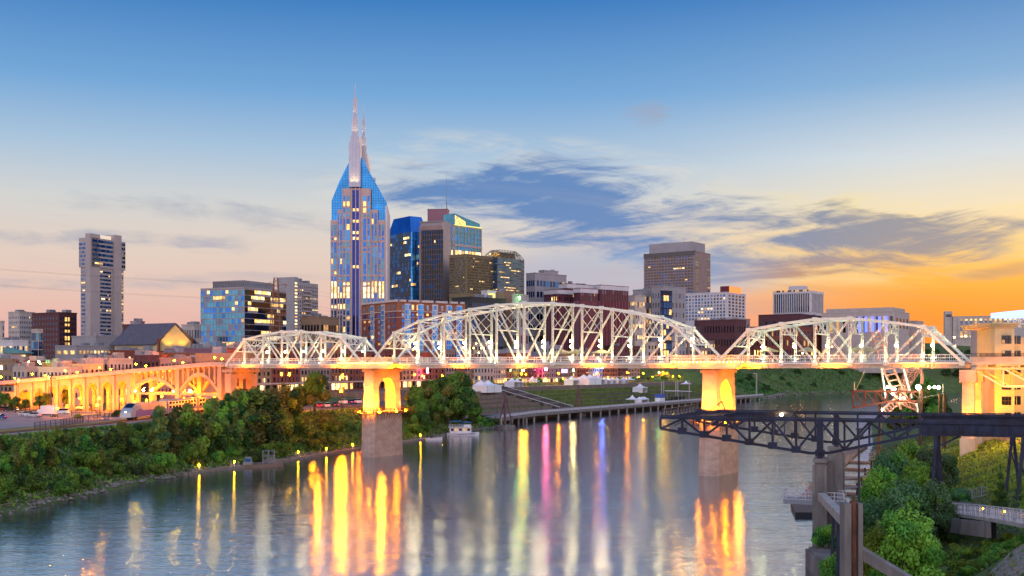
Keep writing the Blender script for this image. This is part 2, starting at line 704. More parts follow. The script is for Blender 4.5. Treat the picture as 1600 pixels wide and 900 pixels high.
m_.add([(-400, -150, 0), (3000, -150, 0), (3000, 1500, 0), (-400, 1500, 0)], [(0, 1, 2, 3)])
wo_ = m_.build('river', wm)
tag(wo_, 'rippled grey river reflecting the lamps', kind='structure')

# ------------------------------------------------------------------ riverfront: terraces and paving
def offset_chain(ch, d):
    """The polyline shifted d metres to its left (inland, for the left shore)."""
    out = []
    for i, p in enumerate(ch):
        a = Vector(ch[max(0, i - 1)])
        b_ = Vector(ch[min(len(ch) - 1, i + 1)])
        q = (b_ - a).normalized()
        out.append(Vector((p[0] - q.y * d, p[1] + q.x * d)))
    return out


WH = [(-6, 468), (9, 516), (40, 574), (75, 640), (115, 712), (155, 785), (195, 857)]


def terrace(name, d0, d1, z, mtop, mside, i0=0, i1=None, z0=-1.0):
    A, B = offset_chain(WH, d0)[i0:i1], offset_chain(WH, d1)[i0:i1]
    q = MB()
    n = len(A)
    vs_ = [(p.x, p.y, zz) for zz in (z0, z) for p in A] + [(p.x, p.y, zz) for zz in (z0, z) for p in B]
    fs_, ms = [], []
    for i in range(n - 1):
        fs_.append((n + i, n + i + 1, 3 * n + i + 1, 3 * n + i)); ms.append(0)
        fs_.append((i, i + 1, n + i + 1, n + i)); ms.append(1 if i < 2 or mtop is not LAWN else 0)
        fs_.append((2 * n + i + 1, 2 * n + i, 3 * n + i, 3 * n + i + 1)); ms.append(1)
    fs_ += [(0, n, 3 * n, 2 * n), (n - 1, 3 * n - 1, 4 * n - 1, 2 * n - 1)]; ms += [1, 1]
    q.v, q.f, q.m = vs_, fs_, ms
    o = q.build(name, [mtop, mside])
    tag(o, kind='structure')
    return o


PAVE = mat('riverfront_paving', (.20, .17, .15), .9, var=.2, vs=.3)
TWALL = mat('terrace_wall', (.20, .15, .125), .9, var=.25, vs=.6, stretch=.4)
LAWN = mat('terrace_lawn', (.115, .15, .03), .95, var=.3, vs=.2)
TZ = [(9, 17, 3.6), (17, 24, 5.2), (24, 31, 6.9), (31, 38, 8.6), (38, 45, 10.3), (45, 52, 12.0)]
for k, (d0, d1, z) in enumerate(TZ):
    terrace('lawn_terrace', d0, d1, z, PAVE if k == 0 else LAWN, TWALL, z0=z - 3.5)
terrace('promenade_pavement', 52, 72, 14.2, PAVE, TWALL, z0=9)
terrace('street_road', 72, 84, 14.3, ASPH, TWALL, z0=9)

# left bank surfaces on the 10.3 m plateau
m_ = MB()
m_.prism([(-205, 262), (-123, 262), (-112, 300), (-112, 368), (-150, 372), (-230, 380)], 10.2, 10.36)
tag(m_.build('parking_lot', mat('pale_parking_asphalt', (.25, .235, .24), .9, var=.15, vs=.12)), kind='structure')
m_ = MB()
m_.prism([(-260, 384), (-60, 384), (-30, 430), (-60, 450), (-260, 400)], 10.2, 10.40)
tag(m_.build('street_road', ASPH), kind='structure')
tr = [(-128, 200), (-112, 240), (-104, 280), (-101, 330), (-98, 400), (-90, 470)]
m_ = MB()
BAL = mat('railway_ballast', (.30, .28, .27), .95, var=.3, vs=2)
for (ax, ay), (bx, by) in zip(tr, tr[1:]):
    m_.bar((ax, ay, 10.45), (bx, by, 10.45), 6.0, .36)
tag(m_.build('railway_path', BAL), kind='structure')
m_ = MB()
for off in (-.75, .75, -3.2 + .9):
    for (ax, ay), (bx, by) in zip(tr, tr[1:]):
        m_.bar((ax + off, ay, 10.72), (bx + off, by, 10.72), .14, .16)
o = m_.build('railway_track', mat('rail_steel', (.2, .13, .1), .5, metal=.6, var=.2), org=(tr[1][0], tr[1][1], 10.6))
tag(o, 'rusty steel rails on pale ballast above the shrubs', 'track')
m_ = MB()
m_.prism([(-125, 235), (-110, 262), (-107, 300), (-105, 360), (-110, 362), (-113, 300), (-121, 262), (-140, 235)], 10.2, 10.34)
tag(m_.build('verge_lawn', mat('dry_grass', (.24, .19, .05), .95, var=.3, vs=.25)), kind='structure')
m_ = MB()
m_.prism([(-62, 400), (-38, 400), (-30, 440), (-40, 470), (-66, 450)], 10.2, 11.35)
tag(m_.build('parking_lot', ASPH), kind='structure')
# ------------------------------------------------------------------ pedestrian truss bridge
A1, A2 = Vector((-37, 313)), Vector((49, 260))
BU = (A2 - A1).normalized()               # along the bridge, to the right
BN = Vector((BU.y, -BU.x))                # across it, towards the eye
if BN.y > 0:
    BN = -BN
HALF = 5.3


def bp(s, t, z):
    p = A1 + BU * s + BN * t
    return Vector((p.x, p.y, z))


def s_at(px, t):
    """Distance along the bridge where the line t metres to the near side crosses a photo column."""
    k = (px - 800) / F
    p = A1 + BN * t
    return (k * p.y - p.x) / (BU.x - k * BU.y)


S2 = (A2 - A1).length
U3, N3 = Vector((*BU, 0)), Vector((*BN, 0))
ZB, ZD = 26.0, 26.35
LACE = mat('truss_white_paint', (.76, .77, .68), .5, var=.07, vs=.5)
DECK = mat('deck_concrete', (.45, .42, .38), .8, var=.15, vs=.4)
GIRD = mat('floor_girder_paint', (.62, .52, .38), .6, var=.12, vs=.5)


def railing(mb, pts, h=1.35, post=3.0, bal=.45, w=.05, m=0):
    for a, b in zip(pts, pts[1:]):
        a, b = Vector(a), Vector(b)
        L = (b - a).length
        for zz in (.12, h * .55, h):
            mb.bar(a + Vector((0, 0, zz)), b + Vector((0, 0, zz)), w * 1.4, w * 1.6, m)
        n = max(1, int(L / bal))
        per = max(1, int(round(post / bal)))
        for i in range(n + 1):
            p = a.lerp(b, i / n)
            ww = w * 2.2 if i % per == 0 else w * .7
            mb.bar(p, p + Vector((0, 0, h)), ww, ww, m)


def truss_span(label, s0, s1, hs, meets):
    """One span: two trusses with panel points 0..N, posts, diagonals, sway frames, top bracing, floor and railings."""
    N = len(hs) + 1
    S_ = [s0 + (s1 - s0) * i / N for i in range(N + 1)]
    H_ = [0] + hs + [0]
    root = thing('truss_span', label, 'bridge span', bp((s0 + s1) / 2, 0, ZB), 'spans of the white truss footbridge')
    for side in (1, -1):
        t = HALF * side
        lo = lambda i: bp(S_[i], t, ZB)
        hi = lambda i: bp(S_[i], t, ZB + H_[i])
        q = MB()
        q.bar(lo(0) - U3 * .2, hi(1), .52, .55)
        q.bar(lo(N) + U3 * .2, hi(N - 1), .52, .55)
        for i in range(1, N - 1):
            q.bar(hi(i), hi(i + 1), .56, .52)
        for i in range(1, N):
            q.frame(hi(i), U3 * .5, N3 * .34, Vector((0, 0, .42)))
        q.build('top_chord', LACE, root)
        q = MB()
        q.bar(lo(0) - U3 * .5, lo(N) + U3 * .5, .34, .34)
        for i in range(N + 1):
            q.frame(lo(i), U3 * .55, N3 * .26, Vector((0, 0, .5)))
        q.build('bottom_chord', LACE, root)
        for i in range(1, N):
            q = MB()
            a, b_ = lo(i), hi(i)
            for dd in (-.2, .2):
                q.bar(a + U3 * dd, b_ + U3 * dd, .11, .34, up=N3)
            n = max(3, int(H_[i] / .8))
            for k in range(n):
                za, zb = ZB + H_[i] * k / n, ZB + H_[i] * (k + 1) / n
                sg = .2 if k % 2 else -.2
                q.bar(bp(S_[i] - sg, t, za), bp(S_[i] + sg, t, zb), .1, .06)
            q.build('vertical_post', LACE, root)
        for i in range(1, N):
            for j in meets(i, N):
                q = MB()
                a, b_ = hi(i), lo(j)
                dr_ = (b_ - a).normalized()
                sd_ = dr_.cross(N3).normalized()
                for dd in (-.15, .15):
                    q.bar(a + sd_ * dd, b_ + sd_ * dd, .10, .26, up=N3)
                n = max(3, int((b_ - a).length / .9))
                for k in range(n):
                    sg = .15 if k % 2 else -.15
                    q.bar(a.lerp(b_, k / n) + sd_ * sg, a.lerp(b_, (k + 1) / n) - sd_ * sg, .08, .05)
                q.build('diagonal', LACE, root)
        q = MB()
        railing(q, [bp(s0, t - side * .55, ZD + .05), bp(s1, t - side * .55, ZD + .05)], 1.45, 2.7, .42)
        q.build('railing', WHITE, root)
    # sway frames between the two trusses, with lacing
    for i in range(1, N):
        q = MB()
        zt = ZB + H_[i]
        zlow = max(ZB + 6.6, zt - 6.5) if H_[i] > 8 else zt - 1.9
        q.bar(bp(S_[i], HALF, zlow), bp(S_[i], -HALF, zlow), .22, .3)
        q.bar(bp(S_[i], HALF, zt - .2), bp(S_[i], -HALF, zt - .2), .22, .3)
        k = max(2, int(round((2 * HALF) / max(1.8, (zt - zlow) / 1.5)))) if zt - zlow > 1 else 4
        k = min(k, 4)
        rows = 2 if zt - zlow > 4.2 else 1
        for r in range(rows):
            za, zb = zlow + (zt - zlow) * r / rows, zlow + (zt - zlow) * (r + 1) / rows
            for c in range(k):
                ta, tb = HALF - 2 * HALF * c / k, HALF - 2 * HALF * (c + 1) / k
                q.bar(bp(S_[i], ta, za), bp(S_[i], tb, zb), .12, .1)
                q.bar(bp(S_[i], tb, za), bp(S_[i], ta, zb), .12, .1)
        q.build('sway_frame', LACE, root)
    # top lateral bracing and the laced portals on the end posts
    q = MB()
    for i in range(1, N - 1):
        a0, a1 = bp(S_[i], HALF, ZB + H_[i]), bp(S_[i], -HALF, ZB + H_[i])
        b0, b1 = bp(S_[i + 1], HALF, ZB + H_[i + 1]), bp(S_[i + 1], -HALF, ZB + H_[i + 1])
        q.bar(a0, b1, .2, .16)
        q.bar(a1, b0, .2, .16)
    q.build('top_bracing', LACE, root)
    for (i0, i1) in ((0, 1), (N, N - 1)):
        q = MB()
        f0 = .52
        P = lambda t_, f_: bp(S_[i0] + (S_[i1] - S_[i0]) * f_, t_, ZB + H_[i1] * f_)
        q.bar(P(HALF, f0), P(-HALF, f0), .25, .3)
        q.bar(P(HALF, 1), P(-HALF, 1), .3, .35)
        for c in range(4):
            ta, tb = HALF - 2 * HALF * c / 4, HALF - 2 * HALF * (c + 1) / 4
            q.bar(P(ta, f0), P(tb, 1), .14, .1)
            q.bar(P(tb, f0), P(ta, 1), .14, .1)
        q.build('portal', LACE, root)
    q = MB()
    q.frame(bp((s0 + s1) / 2, 0, ZD - .12), U3 * ((s1 - s0) / 2 + .3), N3 * (HALF - .45), Vector((0, 0, .13)))
    q.build('deck', DECK, root)
    for t in (HALF - .35, -HALF + .35):
        q = MB()
        q.frame(bp((s0 + s1) / 2, t, ZB - .45), U3 * ((s1 - s0) / 2 + .3), N3 * .12, Vector((0, 0, .52)))
        q.frame(bp((s0 + s1) / 2, t, ZB - .99), U3 * ((s1 - s0) / 2 + .3), N3 * .32, Vector((0, 0, .05)))
        n = int((s1 - s0) / 1.6)
        for k in range(n):
            q.frame(bp(s0 + (k + .5) * (s1 - s0) / n, t, ZB - .5), U3 * .05, N3 * .26, Vector((0, 0, .42)))
        q.build('floor_girder', GIRD, root)
    for i in range(N + 1):
        q = MB()
        q.frame(bp(S_[i], 0, ZB - .55), U3 * .16, N3 * (HALF - .5), Vector((0, 0, .4)))
        q.build('floor_beam', GIRD, root)
    return S_, H_


def meets_main(i, N):
    c = N // 2
    if i < c:
        return [i + 1]
    if i > c:
        return [i - 1]
    return []


def meets_side(i, N):
    out = []
    c = (N - 1) / 2
    if i <= c:
        out.append(i + 1)
    if i >= c + 1:
        out.append(i - 1)
    return out


c0, c1 = s_at(579, HALF), s_at(1109, HALF)
l0, l1 = s_at(354, HALF), s_at(566, HALF)
r0, r1 = s_at(1120, HALF), s_at(1503, HALF)
main_h = [8.7, 11.7, 13.3, 14.5, 15.4, 15.7, 15.4, 14.5, 13.3, 11.7, 8.7]
side_h = [7.7, 8.9, 9.8, 9.8, 8.9, 7.7]
SPANS = []
SPANS.append((truss_span('long arched main span of the white truss bridge, between the two river piers', c0, c1, main_h, meets_main)))
SPANS.append((truss_span('low left span of the white truss bridge, reaching the arched viaduct', l0, l1, side_h, meets_side)))
SPANS.append((truss_span('right span of the white truss bridge, ending by the cream building', r0, r1, side_h, meets_side)))

# floodlights at the foot of every post, one row on each truss (the flares at deck level)
FLOOD = bpy.data.materials.new('flood_lens')
FL_G = thing('truss_uplight', 'small bright uplight at the foot of a post of the white truss bridge', 'uplight', (0, 0, 0), 'uplights at the feet of the bridge posts')
q = MB()
q.tube((0, 0, 0), (0, 0, .28), .16, .2, 8)
q.build('housing', STEEL_G, FL_G)
q = MB()
q.tube((0, 0, .285), (0, 0, .31), .17, .17, 8)
q.build('lens', lamp('uplight_lens', (1, .85, .55), 60), FL_G)
freeze(FL_G)
UPN = 0
for si, (S_, H_) in enumerate(SPANS):
    for i in range(1, len(S_) - 1):
        for t in (HALF, -HALF):
            p = bp(S_[i], t + .75, ZB + .1)
            put(FL_G, p, label=f"bright uplight at the foot of the {nth(i - 1)} {'near' if t > 0 else 'far'} post of the bridge's {('main', 'left', 'right')[si]} span")
            top = bp(S_[i], t + .35, ZB + H_[i] + 2)
            colr = (1, .84, .34)
            if si == 2 and i < 4:
                colr = (.86, 1, .45)
            if si == 1 and i > 4:
                colr = (.8, 1, .6)
            light('truss_floodlight', 'SPOT', p + Vector((0, 0, .35)) + N3 * .25, (3900 if si == 0 else 2900) * (H_[i] / 13) ** 1.2 + 800, colr, .15, top, 100, .8)
# wash lights under the walkway side, along each span
for si, (s0, s1, k) in enumerate(((c0, c1, 5), (l0, l1, 3), (r0, r1, 3))):
    for j in range(k):
        s = s0 + (s1 - s0) * (j + .5) / k
        light('deck_wash_light', 'POINT', bp(s, 0, ZD + 3.4), 800 if si == 0 else 480, (1, .72, .30) if si < 2 else (.9, 1, .4), .3)
        light('girder_light', 'SPOT', bp(s, HALF + 2.6, ZB - 2.6), 8000, (1, .21, .004), .3, bp(s, HALF - .3, ZB - .4), 160, 1)

# lamp standards on the far truss and the near one, halfway up the posts
BL = thing('bridge_lamp', 'x', 'lamp', (0, 0, 0), 'lamps on the posts of the white bridge')
q = MB()
q.bar((0, 0, 0), tuple(N3 * .7), .08, .08)
q.tube(tuple(N3 * .7 + Vector((0, 0, -.05))), tuple(N3 * .7 + Vector((0, 0, .15))), .1, .22, 8)
q.build('bracket', STEEL_G, BL)
q = MB()
q.ball(N3 * .7 + Vector((0, 0, .4)), .3, 10)
q.build('globe', lamp('bridge_globe', (1, .80, .36), 150), BL)
freeze(BL)
SPN = ('main', 'left', 'right')
for si, (S_, H_) in enumerate(SPANS):
    n = 0
    for i in range(1, len(S_) - 1):
        for k, zz in enumerate((4.2, 5.6)):
            if si != 0 and k:
                continue
            put(BL, bp(S_[i], -HALF + .35, ZB + zz - (0 if si == 0 else .6)),
                label=f"{'upper' if k else 'lower' if si == 0 else 'warm'} globe lamp on the {nth(n)} far post of the bridge's {SPN[si]} span")
        n += 1

# overlooks hung out beside the piers, with their strip of small lamps
GOLD = mat('overlook_rail_paint', (.66, .56, .36), .6, var=.12, vs=.8)


def overlook(label, s0, s1):
    root = thing('overlook_balcony', label, 'balcony', bp((s0 + s1) / 2, HALF + 1, ZB), 'balconies over the bridge piers')
    for side in (1, -1):
        q = MB()
        prof = [(s0 + 2.2, ZB - 1.2), (s1 - 2.2, ZB - 1.2), (s1, ZB + .1), (s1, ZD + .1), (s0, ZD + .1), (s0, ZB + .1)]
        base = bp(0, 0, 0)
        q.extr(prof, base, U3, (0, 0, 1), N3 * side, HALF + .45, HALF + 3.0)
        q.build('balcony_floor', GOLD, root)
        q = MB()
        a, b_ = HALF + .5, HALF + 2.9
        railing(q, [bp(s0 + .1, side * a, ZD + .1), bp(s0 + .1, side * b_, ZD + .1), bp(s1 - .1, side * b_, ZD + .1), bp(s1 - .1, side * a, ZD + .1)], 1.5, 2.4, .3, .07)
        q.build('railing', GOLD, root)
    st = MB()
    n = int((s1 - s0) / .9)
    for k in range(n):
        st.ball(bp(s0 + .4 + (s1 - s0 - .8) * k / (n - 1), HALF + 3.08, ZD + .02), .13, 6)
    st.build('lamp_strip', lamp('overlook_lamp', (1, .62, .16), 14), root)
    for k in range(3):
        s = s0 + (s1 - s0) * (k + .5) / 3
        light('overlook_light', 'POINT', bp(s, HALF + 4.6, ZD + .3), 800, (1, .30, .01), .2)


overlook('gold lit balcony beside the bridge walkway over the left river pier', s_at(527, HALF + 3), s_at(614, HALF + 3))
overlook('gold lit balcony beside the bridge walkway over the right river pier', s_at(1047, HALF + 3), s_at(1163, HALF + 3))

# ------------------------------------------------------------------ river piers


def hexprism(mb, c, hu, hn, nose, z0, z1, k0=1.0, k1=1.0, m=0):
    """A block along BN with pointed cutwaters, tapering from scale k0 to k1."""
    out = []
    for z, k in ((z0, k0), (z1, k1)):
        for a, b_ in ((-hu, hn), (-hu * .25, hn + nose), (hu * .25, hn + nose), (hu, hn), (hu, -hn), (hu * .25, -hn - nose), (-hu * .25, -hn - nose), (-hu, -hn)):
            out.append(Vector((c.x, c.y, z)) + U3 * a * k + N3 * b_ * k)
    n = 8
    mb.add(out, [(i, (i + 1) % n, n + (i + 1) % n, n + i) for i in range(n)] + [tuple(range(n - 1, -1, -1)), tuple(range(n, 2 * n))], m)


def pier(label, c, hu, hn, nose, zl, ztop=25.0):
    root = thing('bridge_pier', label, 'pier', (c.x, c.y, 0), 'piers of the white footbridge')
    q = MB()
    hexprism(q, c, hu, hn, nose, -5, zl, 1.0, .93)
    q.build('base', STONE_P, root)
    q = MB()
    hexprism(q, c, hu * 1.04, hn * 1.02, nose, zl, zl + .45)
    q.build('ledge', STONE_P, root)
    q = MB()
    gap = hn * .56
    hw = hu * .74
    # two tapering legs
    for sgn in (1, -1):
        o_, i_ = hn * .96, gap
        vs_ = []
        for z, k in ((zl + .45, 1.0), (ztop - 1.1, .88)):
            for a, b_ in ((-hw * k, o_ * (1 if k == 1 else .95)), (hw * k, o_ * (1 if k == 1 else .95)), (hw * k, i_), (-hw * k, i_)):
                vs_.append(Vector((c.x, c.y, z)) + U3 * a + N3 * (b_ * sgn))
        q.add(vs_, [(0, 1, 5, 4), (1, 2, 6, 5), (2, 3, 7, 6), (3, 0, 4, 7), (3, 2, 1, 0), (4, 5, 6, 7)])
    q.build('leg', STONE_P, root)
    # arch head between the legs
    q = MB()
    rad = gap
    zs = ztop - 1.1 - 1.6 - rad
    n = 12
    prof = [(-gap * 1.02, ztop - 1.1), (gap * 1.02, ztop - 1.1)]
    prof += [(gap * math.cos(PI * k / n), zs + rad * math.sin(PI * k / n)) for k in range(n + 1)]
    q.extr(prof, (c.x, c.y, 0), N3, (0, 0, 1), U3, -hw * .86, hw * .86)
    q.build('arch', STONE_P, root)
    q = MB()
    q.frame((c.x, c.y, ztop - .75), U3 * hw * 1.06, N3 * hn * 1.02, Vector((0, 0, .38)))
    q.frame((c.x, c.y, ztop - .2), U3 * hw * .9, N3 * hn * .95, Vector((0, 0, .2)))
    q.build('cap', STONE_P, root)
    # steel inspection walkway on brackets round the ledge
    q = MB()
    R = [bp(0, 0, 0) * 0 + Vector((c.x, c.y, zl + .3)) + U3 * a + N3 * b_ for a, b_ in ((-hu - 1.1, hn + nose + 1), (hu + 1.1, hn + nose + 1), (hu + 1.1, -hn - nose - 1), (-hu - 1.1, -hn - nose - 1))]
    R.append(R[0])
    for a, b_ in zip(R, R[1:]):
        q.bar(a, b_, .9, .1)
    railing(q, R, 1.1, 1.8, .9, .05)
    for a, b_ in zip(R, R[1:]):
        k = int((b_ - a).length / 1.6)
        for i in range(k + 1):
            p = a.lerp(b_, i / k)
            inn = (Vector((c.x, c.y, p.z)) - p).normalized() * 1.6
            q.bar(p, p + inn + Vector((0, 0, -2.0)), .09, .09)
    q.build('inspection_walkway', RUST, root)
    # floodlights standing on the ledge
    for sgn, a in ((1, -.55), (1, .55), (-1, .7), (-.2, 1.2), (.75, 1.2)):
        p = Vector((c.x, c.y, zl + 1.0)) + N3 * (hn + nose + .6) * sgn + U3 * (hu + .7) * a
        l_ = light('pier_floodlight', 'SPOT', p, 24000, (1, .25, .005), .25, Vector((c.x, c.y, ztop - 3)) + N3 * hn * .74 * sgn + U3 * hu * .5 * a, 115, .8)
        fl = MB()
        fl.frame(p - Vector((0, 0, .8)), U3 * .25, N3 * .25, Vector((0, 0, .16)))
        fl.build('floodlight', STEEL_D, root)
        fl = MB()
        fl.ball(p - Vector((0, 0, .55)), .3, 8)
        fl.build('lamp_lens', lamp('pier_lamp_lens', (1, .24, .0008), 900) if 'pier_lamp_lens' not in MAT else MAT['pier_lamp_lens'], root)
    for k in range(2):
        light('arch_glow', 'POINT', Vector((c.x, c.y, zl + 2.0 + 5 * k)), 4200, (1, .25, .006), .3)
    return root


pier('left river pier with two orange lit legs and an arch, beside the bank', A1, 2.5, 6.5, 1.0, 12.2)
pier('right river pier glowing yellow behind the dark gantry', A2, 2.6, 6.5, 1.2, 12.0)

# third pier on the right bank: slimmer, square capital
s3 = r1 + 1.2
c3 = bp(s3, 0, 0)
root = thing('bridge_pier', 'square yellow lit pier on the grassy right bank by the cream building', 'pier', (c3.x, c3.y, 6), 'piers of the white footbridge')
for k, hw_ in enumerate((HALF - .6, -HALF + .6)):
    cc = bp(s3, hw_, 0)
    q = MB()
    q.prism([(cc + U3 * a + N3 * b_)[:2] for a, b_ in ((-1.5, 1.5), (1.5, 1.5), (1.5, -1.5), (-1.5, -1.5))], 5, 10.5)
    q.build('pedestal', CONC, root)
    q = MB()
    hexprism(q, cc, 1.25, 1.0, .2, 10.5, 22.0, 1.0, .86)
    hexprism(q, cc, 1.6, 1.35, .2, 22.0, 24.6)
    q.build('shaft', STONE_P, root)
    for a in (-1, 1):
        light('pier_floodlight', 'SPOT', cc + U3 * 2.4 * a + N3 * 3 + Vector((0, 0, 10.6)), 20000, (1, .25, .006), .25, cc + Vector((0, 0, 18)), 110, .8)

# ------------------------------------------------------------------ arched concrete viaduct on the left
VC = mat('viaduct_concrete', (.42, .32, .22), .85, var=.15, vs=.3, stretch=.5)
vz = lambda s: 25.6 - max(0.0, (l0 - 8 - s)) * .062
sv0, sv1 = s_at(-30, HALF), l0 - .6
VI = thing('arched_viaduct', 'long concrete arched viaduct glowing orange behind the parking lot', 'viaduct', bp((sv0 + sv1) / 2, 0, 10))
q = MB()
n = 24
for k in range(n):
    a, b_ = sv0 + (sv1 - sv0) * k / n, sv0 + (sv1 - sv0) * (k + 1) / n
    q.bar(bp(a, 0, vz(a) + .2), bp(b_, 0, vz(b_) + .2), HALF * 2 + 1.2, .5)
q.build('deck', DECK, VI)
for side in (1, -1):
    q = MB()
    for k in range(n):
        a, b_ = sv0 + (sv1 - sv0) * k / n, sv0 + (sv1 - sv0) * (k + 1) / n
        q.bar(bp(a, side * (HALF + .5), vz(a) + .75), bp(b_, side * (HALF + .5), vz(b_) + .75), .3, .9)
    q.build('parapet', CONC, VI)
    q = MB()
    railing(q, [bp(sv0 + (sv1 - sv0) * k / 8, side * (HALF + .45), vz(sv0 + (sv1 - sv0) * k / 8) + 1.15) for k in range(9)], .7, 3, 1.0, .05)
    q.build('railing', STEEL_D, VI)


def arch_wall(mb, a, b_, t0, t1, zg, zs, pw):
    """A bay from a to b: wall with one round-headed opening, piers pw wide, spring line zs."""
    c, r = (a + b_) / 2, (b_ - a) / 2 - pw
    nn = 10
    top = lambda s: vz(s) - .06
    prof = [(a, zg), (a + pw, zg)] + [(c - r * math.cos(PI * k / nn), zs + r * math.sin(PI * k / nn)) for k in range(nn + 1)] + [(b_ - pw, zg), (b_, zg), (b_, top(b_)), (a, top(a))]
    mb.extr(prof, bp(0, 0, 0), U3, (0, 0, 1), N3, t0, t1)


ends = [s_at(p, HALF) for p in (25, 50, 70, 90, 110, 132, 154, 178, 201)]
for a, b_ in zip(ends, ends[1:]):
    for side in (1, -1):
        q = MB()
        r = (b_ - a) / 2 - .75
        arch_wall(q, a, b_, side * (HALF - .2), side * (HALF - 1.2), 9.5, vz(a) - 2.0 - r, .75)
        q.build('arch_bay', VC, VI)
    q = MB()
    q.frame(bp(a, HALF + .05, (9.5 + vz(a)) / 2 - .4), U3 * .55, N3 * .3, Vector((0, 0, (vz(a) - 9.5) / 2 - .2)))
    q.build('pilaster', VC, VI)
q = MB()
q.frame(bp((sv0 + ends[0]) / 2 - .4, 0, (9.5 + vz(sv0)) / 2 - 1), U3 * ((ends[0] - sv0) / 2), N3 * (HALF - .3), Vector((0, 0, (vz(sv0) - 9.5) / 2 - .8)))
q.build('abutment', VC, VI)
# two open-spandrel arches next to the truss
sp = [s_at(201, HALF), s_at(277, HALF), s_at(343, HALF)]
for a, b_ in zip(sp, sp[1:]):
    for side in (1, -1):
        q = MB()
        t0, t1 = side * (HALF - .2), side * (HALF - 1.3)
        zs, crown = 17.6, min(vz(a), vz(b_)) - 1.2
        nn = 16
        fx = lambda k: a + .4 + (b_ - a - .8) * k / nn
        fz = lambda k: zs + (crown - zs) * (1 - (2 * k / nn - 1) ** 2)
        prof = [(fx(k), fz(k)) for k in range(nn + 1)] + [(fx(k), fz(k) - 1.15) for k in range(nn, -1, -1)]
        for k in range(nn):
            mini = [(fx(k), fz(k) - 1.15), (fx(k + 1), fz(k + 1) - 1.15), (fx(k + 1), fz(k + 1)), (fx(k), fz(k))]
            q.extr(mini, bp(0, 0, 0), U3, (0, 0, 1), N3, t0, t1)
        q.build('arch_rib', VC, VI)
        q = MB()
        for k in range(1, 8):
            s = a + (b_ - a) * k / 8
            kk = nn * k / 8
            zr = fz(kk) - .1
            if vz(s) - zr > .6:
                q.frame(bp(s, side * (HALF - .75), (zr + vz(s)) / 2), U3 * .3, N3 * .5, Vector((0, 0, (vz(s) - zr) / 2)))
        q.frame(bp((a + b_) / 2, side * (HALF - .75), zs - .9), U3 * ((b_ - a) / 2), N3 * .5, Vector((0, 0, .35)))
        q.build('spandrel_column', VC, VI)
for s in sp:
    for side in (1, -1):
        q = MB()
        q.frame(bp(s, side * (HALF - .7), (9.5 + vz(s)) / 2), U3 * .9, N3 * .85, Vector((0, 0, (vz(s) - 9.5) / 2 - .2)))
        q.build('pier_shaft', VC, VI)
# big end pier under the truss end
q = MB()
se = l0 + .8
for sg in (1, -1):
    q.frame(bp(se, sg * (HALF - .9), 16.2), U3 * 1.3, N3 * 1.15, Vector((0, 0, 7.0)))
q.frame(bp(se, 0, 22.6), U3 * 1.2, N3 * (HALF - 2.1), Vector((0, 0, .9)))
q.frame(bp(se, 0, 24.1), U3 * 2.1, N3 * (HALF + .6), Vector((0, 0, .45)))
q.build('end_pier', VC, VI)
# orange floodlights inside the arches and in front of the piers
for i, (a, b_) in enumerate(zip(ends, ends[1:])):
    light('viaduct_floodlight', 'POINT', bp((a + b_) / 2, 0, 14), 9000, (1, .17, .002), .4)
    light('viaduct_floodlight', 'SPOT', bp(a, HALF + 8, 11.5), 24000, (1, .17, .001), .3, bp(a, HALF, 19), 125, .9)
for a, b_ in zip(sp, sp[1:]):
    for f_ in (.25, .75):
        light('viaduct_floodlight', 'POINT', bp(a + (b_ - a) * f_, 0, 15.5), 9000, (1, .17, .002), .4)
        light('viaduct_floodlight', 'SPOT', bp(a + (b_ - a) * f_, HALF + 8, 11.5), 26000, (1, .17, .001), .3, bp(a + (b_ - a) * f_, HALF, 20), 130, .9)
light('viaduct_floodlight', 'SPOT', bp(se - .6, HALF + 3, 11.5), 9000, (1, .20, .003), .3, bp(se, HALF, 18), 110, .9)
light('viaduct_floodlight', 'POINT', bp(l0 + 14, 0, 17), 9000, (1, .17, .003), .4)
light('viaduct_floodlight', 'POINT', bp(l0 + 34, 2, 18), 7000, (1, .17, .003), .4)

# street lamps on the viaduct parapet
VL = thing('parapet_lamp', 'x', 'lamp', (0, 0, 0), 'lamps along the viaduct parapet')
q = MB()
q.tube((0, 0, 0), (0, 0, 1.3), .07, .05, 6)
q.build('post', STEEL_D, VL)
q = MB()
q.ball((0, 0, 1.55), .27, 8)
q.build('globe', WARMLT, VL)
freeze(VL)
for k in range(14):
    s = sv0 + 4 + (sv1 - sv0 - 8) * k / 13
    put(VL, bp(s, HALF + .5 if k % 2 else -HALF - .5, vz(s) + 1.15), label=f"globe lamp on the viaduct's {'near' if k % 2 else 'far'} parapet, {nth(k // 2)} from the left")

